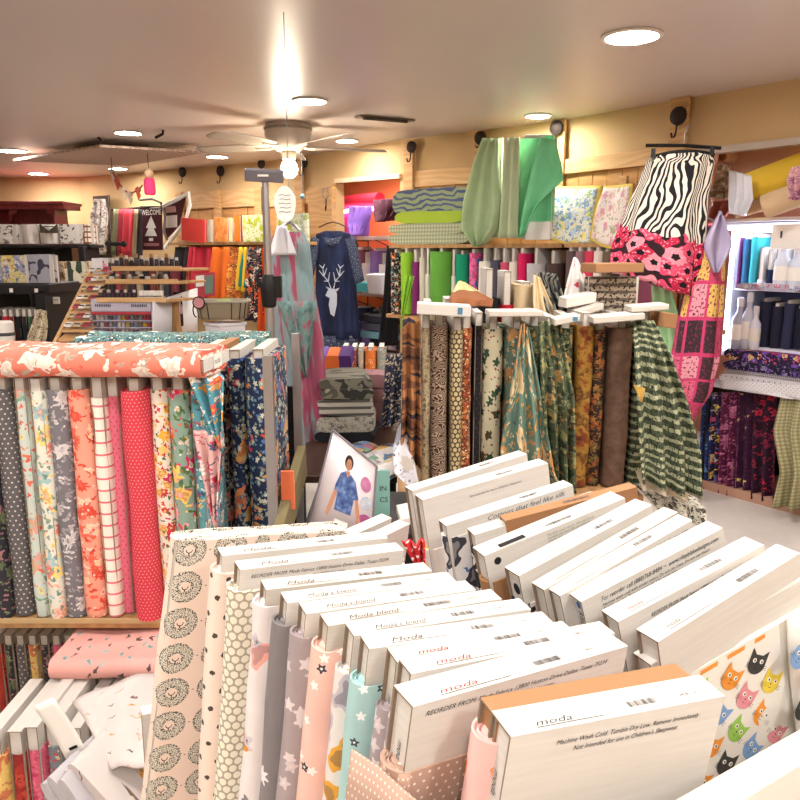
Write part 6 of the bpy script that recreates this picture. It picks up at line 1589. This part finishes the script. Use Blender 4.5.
# black shelf nearer
YB = 5.0
T = thing('black_shelf', 'black shelf unit with grey printed fabrics on top', 'shelf unit', (fY(0, 300, YB).x, YB, 0)); V = T.location
cb(-60, 49, 284, 294, YB, .5, M_DARK, 'shelf_board'); cb(45, 50, 290, 460, YB, .5, M_DARK, 'side'); cb(-60, 46, 340, 346, YB, .5, M_DARK, 'shelf_board'); cb(-60, 46, 294, 460, YB+.48, .02, M_DARK, 'back_panel')
for q_ in (11, 36): cb(q_-2, q_+2, 288.5, 292.5, YB-.008, .006, M_PAPER, 'price_label')
T = thing('shelf_card', 'small white card fixed beside the black shelf', 'card', fY(55, 300, 5.1)); V = T.location
cb(50.5, 60, 297, 304, 5.1, .008, M_PAPER, 'card'); cb(52, 58, 299.5, 300, 5.095, .004, M_GINK, 'printed_line')
G['gscroll'] = wavy('grey_scroll', '#9a9ba8', '#3c3c4c', 9, .3, .75, 7)
gl = [(-12, 0, 'grey floral folded bolt at the picture edge', '#8c90a4'), (1, 6, 'yellow and white bolt in the grey group', '#d8c060'), (6.5, 11, 'periwinkle striped bolt in the grey group', '#7c84b4'), (11.5, 16, 'pale yellow bolt in the grey group', '#d8cc8c'), (16.5, 19, 'lavender bolt beside the scroll fabric', '#a0a0c0')]
for k, (a, b, lb, h_) in enumerate(gl):
    a_, b_, c_ = fY(a, 256, YB+.1), fY(b, 256, YB+.1), fY(a, 283.5, YB+.1)
    bolt(lb + ' on the black shelf', flowers('gl' + str(k), h_, [(.04, .3, ['#e0dfe4', '#5c6484'], 4, 1, .7)]), Matrix.Translation(((a_.x+b_.x)/2, YB+.2, c_.z)), w=b_.x-a_.x, t=.08, h=a_.z-c_.z, ft=.14, hf=a_.z-c_.z+.003, wf=b_.x-a_.x)
a_, b_, c_ = fY(20, 255, YB+.06), fY(48, 255, YB+.06), fY(20, 283.5, YB+.06)
bolt('grey bolt with black scrolls and flowers at the end of the black shelf', G['gscroll'], Matrix.Translation(((a_.x+b_.x)/2, YB+.16, c_.z)), w=b_.x-a_.x, t=.1, h=a_.z-c_.z, ft=.16, hf=a_.z-c_.z+.003, wf=b_.x-a_.x)
bl = [(-8, 2, '#2c2c30', 'black'), (2, 8, '#b02838', 'crimson'), (8.5, 14, '#7c2430', 'dark crimson'), (14.5, 21, '#1c1c20', 'jet black'), (21.5, 27, '#26262c', 'soot black'), (27.5, 33, '#2c5c40', 'bottle green'), (33.5, 38, '#a82c3c', 'cherry red')]
for a, b, h_, nm in bl:
    zt_ = fY(a, 309, YB+.06).z; zb_ = fY(a, 339.5, YB+.06).z
    spine(a, b, YB+.06, zt_, zt_-zb_, cc('bs_' + nm.replace(' ', '_'), h_), nm + ' bolt standing in the black shelf', gap=.05, pym=320)
wf_ = drape('loose_cloth', 'cream printed cloth hanging off the black shelf', 'cloth', [((38, 310, 4.95), (47, 310, 4.95)), ((34, 325, 4.9), (50, 325, 4.9)), ((30, 342, 4.85), (50, 342, 4.85))], flowers('cream_leaf', '#cfc4a8', [(.04, .25, ['#6c5c48'], 3, 1, .7)]), 2, .02)
for k, (px, py, lb) in enumerate([(6, 333, 'white round tub on the black shelf unit, nearer the picture edge'), (-6, 336, 'white rolled paper at the picture edge')]):
    T = thing('paper_roll', lb, 'roll', fY(px, py+9, 4.6)); obj('roll', MB().lathe([(.05, 0), (.052, .01), (.052, .12), (.04, .13), (.015, .125)], 18), M_PAPER, T); obj('band', MB().lathe([(.0535, .04), (.0535, .06)], 18, cap=False), M_GINK, T)
T = thing('paper_leaflet', 'white leaflet lying on the end of the salmon bolt shelf', 'leaflet', fY(8, 345, 2.0)); obj('sheet', MB().box(-.09, .06, -.03, .04, 0, .004), M_PAPER, T, Matrix.Rotation(R(8), 4, 'Z'))

# hanging white cloth, scarves rail, banners
wdrape('hanging_fabric', 'white and black lace garment hanging on a short rail in the far corner', 'hanging garment', [((95, 199), (106, 199)), ((93, 215), (110, 215)), ((94, 235), (110, 235)), ((96, 255), (108, 255))], 1, .25, flowers('lace_white', '#d0c8c0', [(.12, .25, ['#6c5c58', '#9c8c84'], 4, 1, .6)]), 3, .04)
wface(93, 109, 196, 258, 1, .1, cc('dark_rail_cloth', '#4c3c34'), 'dark board behind the white lace garment', .03, 0, 0, 'backing_board', 'board')
T = thing('scarf_rail', 'short wall rail holding red and green hanging cloths', 'rail', wp(130, 208, .35, 1)); obj('bar', MB().tube([wp(112, 210, .35, 1)-T.location, wp(150, 207, .35, 1)-T.location], .012, 8), M_IRON, T); obj('arm', MB().tube([wp(113, 210, .35, 1)-T.location, wp(113, 210, .01, 1)-T.location], .01, 6), M_IRON, T)
sc_ = [(114, 119, '#6c6c50', 'olive'), (119, 124, '#8c2c34', 'dark red'), (124, 135, '#c03844', 'long scarlet'), (135, 139, '#a89878', 'cream patterned'), (139, 143, '#3c3438', 'charcoal')]
for k, (a, b, h_, nm) in enumerate(sc_): wdrape('hanging_fabric', nm + ' cloth hanging from the short wall rail', 'hanging fabric', [((a, 209), (b, 209)), ((a, 232), (b, 232)), ((a+.5, 255 + k), (b, 255 + k))], 1, .37, cc('sc_' + str(k), h_), 1.5, .02, 8, 8)
M_MAR = cc('maroon_banner', '#4c2028')
T = thing('welcome_banner', 'maroon banner reading WELCOME with a white tree shape', 'banner', wp(152, 228, .3, 1)); V = T.location
def bn(pts_, m_, nm, e=0.0, th=.004): q_ = [wp(x_, y_, .3+e, 1) - V for x_, y_ in pts_]; return obj(nm, MB().quadlist(q_, [tuple(range(len(q_)))]), m_, T, solid=th, smooth=0)
bn([(140, 206), (162, 206), (163, 250), (141, 250)], M_MAR, 'cloth'); bn([(141.5, 207.5), (160.5, 207.5), (160.5, 208.2), (141.5, 208.2)], M_PAPER, 'white_border', .01)
c0, c1 = wp(141.5, 213, .315, 1), wp(161, 211.5, .315, 1)
ang = math.atan2(c1.y-c0.y, c1.x-c0.x)
Mt = Matrix.Translation(c0 - V) @ Matrix.Rotation(ang, 4, 'Z') @ Matrix.Rotation(R(90), 4, 'X')
text('WELCOME', .085, M_PAPER, T, Mt, 'LEFT', width=(c1-c0).length)
bn([(151, 216), (146, 228), (148.5, 228), (145, 236), (157, 236), (153.5, 228), (156, 228)], M_PAPER, 'white_tree', .012)
bn([(149, 238), (153, 238), (153, 241), (149, 241)], M_PAPER, 'white_trunk', .012)
bn([(144, 243), (159, 243), (159, 246), (144, 246)], cc('banner_pink', '#a87078'), 'lower_line', .012)
T = thing('pennant_banner', 'maroon and white banner sweeping up to a point beside the welcome banner', 'banner', wp(172, 225, .3, 1)); V = T.location
bn([(163, 204), (186, 196), (180, 225), (166, 240), (164, 225)], M_MAR, 'cloth'); bn([(165, 207), (175, 206), (176, 212), (166, 213)], cc('banner_pink2', '#b88c88'), 'pink_panel', .01); bn([(165, 216), (177, 215), (177, 227), (166, 228)], cc('banner_white', '#c8bcb8'), 'white_panel', .01)
e1 = [wp(*q_, .33, 1) - V for q_ in ((163, 206), (176, 200), (189, 193), (190, 205), (185, 222), (174, 236), (165, 248))]
obj('white_border', MB().tube(e1, .022, 6), M_PAPER, T)
e1 = [wp(*q_, .33, 1) - V for q_ in ((140, 200), (152, 199), (161, 203), (165, 215), (164, 232), (167, 240))]
obj('grey_border', MB().tube(e1, .015, 6), cc('banner_grey', '#6c6460'), T)
# garland with a pink lantern
pg = [wp(*q_, 1.6, 1) for q_ in ((112, 171), (117, 180), (124, 190), (130, 194), (138, 190), (145, 183), (149, 176))]
T = thing('garland', 'string garland of small cloth bows with a pink bottle charm', 'garland', pg[0]); V = pg[0]
obj('string', MB().tube([q_ - V for q_ in pg], .008, 6), cc('string_red', '#a04a40'), T)
obj('hanging_wire', MB().tube([Vector((0, 0, 0)), Vector((0, 0, CEIL-.001-V.z))], .003, 4), M_IRON, T); e_ = pg[-1]-V; obj('hanging_wire', MB().tube([e_, Vector((e_.x, e_.y, CEIL-.001-V.z))], .003, 4), M_IRON, T)
for k, q_ in enumerate(pg):
    o_ = q_ - V; obj('bow', MB().obox(o_ + Vector((0, 0, -.03)), (.012, 0, .02), (0, .008, 0), (-.012, 0, .045)).ball(o_, (.03, .02, .025), 8, 6), cc('bow' + str(k % 3), ['#b0a090', '#a85040', '#d8c8b0'][k % 3]), T)
o_ = pg[-1]-V; obj('bottle_charm', MB().lathe([(.04, -.02), (.05, -.05), (.052, -.15), (.04, -.17)], 14, o_), cc('charm_pink', '#d83c70'), T); obj('charm_cap', MB().ball(o_ + Vector((0, 0, .02)), .045, 10, 8), cc('charm_tan', '#c8a888'), T)

# wall shelf with orange and yellow folded fabrics (bends 1 and 2)
T, zA = wshelf(1, 168, 269, 243.5, .38, .36, 'wall shelf under the orange folded fabrics')
T, zB = wshelf(2, 270, 309, 243.5, .38, .36, 'wall shelf under the lime print fabrics by the fan')
G['orfl'] = flowers('orange_print', '#d8843c', [(.06, .3, ['#e8a868', '#c8602c'], 5, 1, .8)]); G['limefl'] = flowers('lime_leaf', '#dcdcb8', [(.10, .34, ['#a8b830', '#c8d060', '#b8c048'], 5, 1, .9)])
for a, b, yt, f_, lb, ro in [(181, 206, 219, cc('coral_red', '#c83c34'), 'coral red folded bolt tilted on the wall shelf', 8), (207, 213, 220, cc('print_spine', '#b8a890'), 'cream edged spine leaning next to the coral red bolt', 10), (214, 228, 218, G['orfl'], 'orange printed folded fabric on the wall shelf', 6),
     (229, 233, 218, cc('butter', '#dcc890'), 'butter yellow strip between two oranges', 4), (234, 241, 216, cc('vivid_orange', '#e07420'), 'vivid orange folded fabric on the wall shelf', 3), (243, 268, 215, G['limefl'], 'lime leaf print fabric behind the steel pole', 0)]:
    wface(a, b, yt, 242, 1, .36, f_, lb, .06, 0, 0, roll=ro*.6)
wface(278, 292, 215, 242, 2, .36, G['limefl'], 'lime leaf print fabric behind the white card tag', .06); wface(293, 308, 214, 242, 2, .36, flowers('lime_white', '#d4d8c4', [(.08, .34, ['#98b048', '#b0b8a8'], 5, 1, .9)]), 'grey and lime print fabric at the shelf end beside the wood leaf', .06)
hang = [(176, 190, '#2c2a30', 'black', 300), (190, 196, '#b83040', 'red edged', 290), (196, 213, '#b02838', 'brick red', 296), (213, 230, '#d86820', 'bright orange', 302), (230, 241, None, 'orange black print', 298), (240, 248, '#d8b030', 'golden yellow', 290), (243, 250, '#1c7c74', 'teal green', 286), (249, 262, None, 'black blossom', 320), (262, 270, '#c85024', 'burnt orange', 330)]
for k, (a, b, h_, nm, ye) in enumerate(hang):
    f_ = cc('hg' + str(k), h_) if h_ else flowers('hg' + str(k), '#28222a' if 'black b' in nm else '#c86830', [(.07, .32, ['#d8602c', '#e8e0d0', '#2c4c50'] if 'black b' in nm else ['#2c241f', '#e8b050'], 5, 1, .8)])
    wdrape('hanging_fabric', nm + ' cloth hanging under the orange wall shelf', 'hanging fabric', [((a, 247), (b, 247)), ((a-.5, 270), (b+1, 270)), ((a+1, ye), (b+2, ye+2))], 1, .34 + .02*(k % 2), f_, 1.5, .035, 10, 10)
T = thing('price_board', 'red framed price board below the orange cloths', 'panel', wp(206, 282, .5, 1)); V = T.location
def bn(pts_, m_, nm, e=0.0, th=.004): q_ = [wp(x_, y_, .5+e, 1) - V for x_, y_ in pts_]; return obj(nm, MB().quadlist(q_, [tuple(range(len(q_)))]), m_, T, solid=th, smooth=0)
bn([(194, 274), (215, 272), (215, 296), (194, 298)], cc('pr_red', '#b84450'), 'panel'); bn([(196, 276), (204, 275), (204, 286), (196, 287)], M_PAPER, 'white_card', .01); bn([(205, 276), (213, 275), (213, 293), (205, 294)], cc('pr_gr', '#6c8478'), 'green_card', .01)

# ================================================================== NOTIONS RACK
YN = 4.55
ctr = Vector((fY(140, 300, YN).x, YN+.15, 0))
def N(px, py, dY=0): return fY(px, py, YN+dY)
T = thing('notions_display', 'white cardboard thread display with a lilac header, open rows of spools', 'display stand', ctr); V = ctr
M_LIL = mat('lilac_card', color='#b9b4c8', rough=.5)
cb(90, 151, 299, 312, YN, .02, M_LIL, 'header'); cb(90, 151, 312, 315, YN+.0, .02, cc('red_line', '#b04048'), 'red_strip')
cb(90, 91.5, 312, 345, YN, .3, M_LIL, 'side'); cb(151, 153, 299, 345, YN, .3, M_LIL, 'side'); cb(91, 151, 312, 420, YN+.28, .02, M_LIL, 'back_panel'); cb(91, 151, 342, 420, YN+.0, .02, M_LIL, 'front_panel')
for k in range(4): cb(91.5, 151, 320.6 + k*7, 321.4 + k*7, YN+.01, .1, M_LIL, 'ledge')
q_ = [N(153, 302, -.02)-V, N(197, 288, .5)-V, N(197, 345, .5)-V, N(153, 345, -.02)-V]; obj('slanted_side', MB().quadlist(q_, [(0, 1, 2, 3)]), M_CLEARW, T, solid=.01)
for px in (103, 139):   # dark lettering blocks of the header
    for k in range(9): cb(px-8+k*1.8, px-8+k*1.8+1.1, 304 + (k % 2)*.4, 307, YN-.004, .004, M_INK, 'header_mark')
for k in range(5): cb(118+k*1.6, 119+k*1.6, 300.5, 302, YN-.004, .004, M_INK, 'header_mark')
SPC = ['#8c8c98', '#c8b050', '#b0a8a8', '#7c6c64', '#c8c4c8', '#a85860', '#9098ac', '#d8d4c8', '#b84c54', '#6c7488']
cn = ['grey', 'gold', 'silver', 'brown', 'white', 'rose', 'slate blue', 'cream', 'red', 'steel']
def spool(p, r, h, c_, nm, row, k):
    T = thing('thread_spool', '%s thread spool, %s along the %s row from the step rack side' % (nm, ORD[k], row), 'thread spool', p, 'thread spools in the white display')
    obj('thread', MB().lathe([(r*.8, h*.12), (r, h*.2), (r, h*.8), (r*.8, h*.88)], 10), cc('sp_' + nm.replace(' ', '_'), c_), T)
    obj('spool_core', MB().lathe([(r, 0), (r, h*.1), (r*.4, h*.12), (r*.4, h*.88), (r, h*.9), (r, h)], 10), M_CLEARW, T)
for r_ in range(4):
    for k in range(14):
        q = (k*7 + r_*3 + (k//3)) % 10; p = N(94 + k*4.25, 320.5 + r_*7, .05); spool(p, .0115, .034, SPC[q], cn[q], ['top', 'second', 'third', 'lowest'][r_], k)
# tiered wooden trays above
T = thing('tiered_stand', 'light wooden tiered stand with three trays of small jars', 'display stand', ctr); V = ctr
def tray(px0, px1, py, dY, dep, nm='tray'):
    a, b = N(px0, py, dY), N(px1, py, dY); sk = .10
    m = MB().obox((a+b)/2 - V + Vector((sk/2, dep/2, 0)), ((b-a).x/2, 0, 0), (sk/2, dep/2, 0), (0, 0, .008)); t_ = obj(nm, m, M_SHELF, T, bevel=.002)
    obj('tray_lip', MB().obox((a+b)/2 - V + Vector((0, -.004, .010)), ((b-a).x/2, 0, 0), (0, .004, 0), (0, 0, .014)), M_PINE, t_)
tray(112, 182, 270, .22, .28); tray(106, 178, 283, .12, .28); tray(97, 166, 301.5, .0, .28)
for px in (128, 160, 188): obj('upright', MB().tube([N(px, 268, .42)-V, N(px-2, 300, .36)-V], .008, 6), M_SHELF, T)
obj('base', MB().box(N(97, 301, .0).x-V.x, N(166, 301).x-V.x, .03, .3, .762, N(97, 303).z-.01), M_SHELF, T)
def jar(p, r, h, body, cap, label, group):
    T = thing('jar', label, 'jar', p, group)
    obj('body', MB().lathe([(r*.9, 0), (r, .006), (r, h*.66), (r*.6, h*.76)], 12), body, T); obj('lid', MB().lathe([(r*.72, h*.74), (r*.72, h*.98), (r*.6, h)], 12), cap, T)
M_JD = mat('jar_dark', color='#2c2830', rough=.25); M_JC = mat('jar_cream', color='#c8c0b8', rough=.3)
for k in range(13): jar(N(117 + k*5, 268.6, .28 + .03*(k % 2)), .014, .07 + .012*(k*5 % 3), [M_JD, M_JD, cc('jar_brown', '#4c3834'), M_JD][k % 4], [M_JC, M_KRAFT, M_JC][k % 3], ORD[k] + ' dark jar from the carton on the top tray of the tiered stand', 'dark jars on the top tray')
for k in range(10): jar(N(112 + k*6, 281.5, .17 + .03*(k % 2)), .016, .045, [M_JC, cc('jar_tan', '#8c7c64'), M_JD][k % 3], [M_JD, M_JC][k % 2], ORD[k] + ' squat jar from the step rack end on the middle tray', 'squat jars on the middle tray')
for k in range(9): jar(N(101 + k*4.2, 300, .05), .0125, .062, [M_JD, cc('jar_plum', '#4c3440')][k % 2], [M_JC, M_JD][k % 2], ORD[k] + ' dark jar from the step rack end on the bottom tray', 'dark jars on the bottom tray')
for k in range(5):
    T = thing('small_box', ORD[k] + ' small white box after the dark jars on the bottom tray', 'box', N(141.5 + k*4.6, 300, .05), 'white boxes on the bottom tray')
    obj('carton', MB().box(-.013, .013, 0, .04, 0, .055), M_PAPER, T, bevel=.001); obj('printed_band', MB().box(-.0132, .0132, -.0008, .0, .02, .026), M_GINK, T)
# slanted wooden step rack on its left
T = thing('step_rack', 'slanted light wooden step rack with pale packets', 'rack', ctr + Vector((-.1, .1, 0))); V = T.location
rails = [(N(52, 348, -.1), N(92, 268, .25)), (N(90, 348, .0), N(116, 262, .35))]
for a, b in rails[:1]: obj('slanted_rail', MB().tube([a-V, b-V], .013, 4), M_PINE, T)
for k in range(8):
    py = 274 + k*9.2; x0_ = 88 - (py-274)*.46
    a, b = N(x0_, py, .2 - k*.04), N(max(x0_+20, 91), py, .2 - k*.04)
    obj('step', MB().obox((a+b)/2 - V + Vector((0, .04, 0)), ((b-a).x/2, 0, 0), (0, .05, .012), (0, 0, .006)), M_PINE, T)
    if k < 7:
        w_ = (b-a).x/3.2
        for q in range(3):
            pk = thing('packet', ['rail-side', 'middle', 'display-side'][q] + ' packet on the ' + ORD[k] + ' step from the top of the step rack', 'packet', a + Vector((.012 + w_*(q+.5), .01, .022)), 'packets on the step rack')
            obj('sleeve', MB().obox((0, 0, .008), (w_*.42, 0, 0), (0, .03, .010), (0, 0, .004)), [M_PAPER, cc('pk_red', '#a8484c'), cc('pk_tan', '#c8b490')][(k+q*2) % 3], pk); obj('stripe', MB().obox((0, -.012, .0095), (w_*.3, 0, 0), (0, .003, .001), (0, 0, .004)), M_GINK, pk)
T = thing('clutter_box', 'white carton with pink and red trinkets at the corner of the tiered stand', 'box', N(98, 272, .2)); V = T.location
obj('carton', MB().box(-.035, .03, 0, .1, -.015, .085), M_CLEARW, T, bevel=.003)
for k in range(4): obj('trinket', MB().ball((.02 + .012*k, .02, .06 - .02*k), .016, 8, 6), cc('tr' + str(k % 2), ['#c82c4c', '#d89cac'][k % 2]), T)
T = thing('black_cushion', 'dark bone-shaped holder above the top tray', 'holder', N(116, 244, .3)); obj('body', MB().ball((0, 0, 0), (.05, .02, .014)).ball((-.05, 0, 0), .02, 8, 6).ball((.05, 0, 0), .02, 8, 6), M_BLACK, T); obj('stem', MB().tube([(0, 0, 0), (0, 0, -.14)], .004, 5), M_IRON, T)
T = thing('dark_canister', 'dark canister standing below the slanted side of the display', 'canister', N(179, 326, .3)); obj('body', MB().lathe([(.028, 0), (.03, .01), (.03, .2), (.02, .22)], 16), M_JD, T); obj('label_band', MB().lathe([(.0305, .08), (.0305, .14)], 16, cap=False), cc('can_label', '#a89098'), T)
for k, (px, nm, h_) in enumerate([(166, 'blue', '#2c4c8c'), (173, 'navy blue', '#24386c'), (189, 'black', '#1c1c22')]):
    T = thing('supply_box', nm + ' small supply box behind the teal bolt', 'box', N(px, 345, .1)); obj('carton', MB().box(-.024, .024, 0, .08, 0, .07), cc('sup' + str(k), h_), T, bevel=.003); obj('lid', MB().box(-.026, .026, -.002, .082, .06, .074), M_GINK, T)
# dark counter carrying the rack
T = thing('counter', 'dark wooden counter carrying the thread display', 'counter', (ctr.x, YN+.2, 0)); V = T.location
zc_ = N(120, 342).z - .14
obj('counter_top', MB().box(-.75, .95, -.4, .55, .72, .76), M_SHELF, T, bevel=.004); obj('front_panel', MB().box(-.72, .92, -.36, -.34, .0, .72), M_DARK, T)
T, zlo = wshelf(1, 92, 178, 303, .40, .38, 'low wall shelf seen between the trays of the tiered stand', m_=M_DARK)
for k, (h_, nm) in enumerate([('#5c3c34', 'brown'), ('#8c7c6c', 'stone'), ('#3c3438', 'charcoal'), ('#a84850', 'faded red'), ('#6c6458', 'olive grey'), ('#4c3c48', 'plum grey'), ('#b8a890', 'sand'), ('#2c2a30', 'black'), ('#7c4038', 'brick'), ('#94887c', 'putty'), ('#3a3a44', 'dark slate'), ('#6c3038', 'burgundy')]):
    a = 96 + k*6.8
    wspine(a, a+6.2, 1, .42, zlo + .5 + .05*(k*3 % 4)/4, .48 + .05*(k*3 % 4)/4, cc('lo'+str(k), h_), nm + ' bolt behind the tiered stand', gap=.05, pym=280)
# wire basket on a white tub
pb = fY(220, 318, 4.45)
T = thing('wire_basket', 'wicker-lined wire basket with green contents on a white tub', 'basket', pb + Vector((0, .1, -.01))); bw = 25*4.45/750
def bx_(u, v): a = u*6.283; return Vector((math.copysign(abs(math.cos(a))**.5, math.cos(a))*bw*(.92+.12*v), math.copysign(abs(math.sin(a))**.5, math.sin(a))*.1*(.92+.12*v), v*.105))
obj('lining', MB().grid(lambda u, v: bx_(u, v)*1, 32, 6, .8, .1, closed=True), cc('wicker', '#8c7f6a'), T, solid=.004)
obj('rim', MB().tube([bx_(k/24, 1) for k in range(25)], .009, 6), cc('rim_grey', '#a8a090'), T)
for k in range(14): obj('wire', MB().tube([bx_(k/14, 0)*1.03, bx_(k/14, 1)*1.03], .003, 4), M_IRON, T)
obj('handle', MB().tube([Vector((-bw*1.02, -.05 + .0*k, .09)) + Vector((-.02*math.sin(k*.52), 0, .04*math.cos(k*.52) - .04)) for k in range(7)], .004, 5), M_IRON, T)
obj('green_cloth', MB().ball((0, 0, .095), (.07, .06, .02)), cc('basket_green', '#7c9c3c'), T); obj('basket_floor', MB().box(-bw*.9, bw*.9, -.08, .08, 0, .006), cc('wicker', '#8c7f6a'), T)
pt2 = fY(221, 320, 4.45)
T = thing('plastic_tub', 'white plastic tub under the wire basket', 'tub', Vector((pt2.x, pt2.y+.1, .762)))
h2 = pt2.z - .762 - .02
obj('tub', MB().lathe([(.10, 0), (.125, h2-.02), (.135, h2-.018), (.135, h2)], 4, (0, 0, 0)), M_CLEARW, T, Matrix.Diagonal((1.15, .8, 1, 1)) @ Matrix.Rotation(R(45), 4, 'Z'), bevel=.008)
obj('label', MB().box(-.12, -.02, -.085, -.083, h2*.35, h2*.8), cc('tub_label', '#8c7884'), T)
T = bpy.data.objects['wire_basket']; ho = Vector((-bw*.8, -.11, .10)); obj('hoop', MB().tube([ho + Vector((.035*math.cos(k*.5236), 0, .035*math.sin(k*.5236))) for k in range(13)], .004, 6), M_IRON, T); obj('hoop_cloth', MB().lathe([(.03, 0), (.01, -.008)], 12, ho, (0, -1, 0)), cc('hoop_cl', '#c88c90'), T)
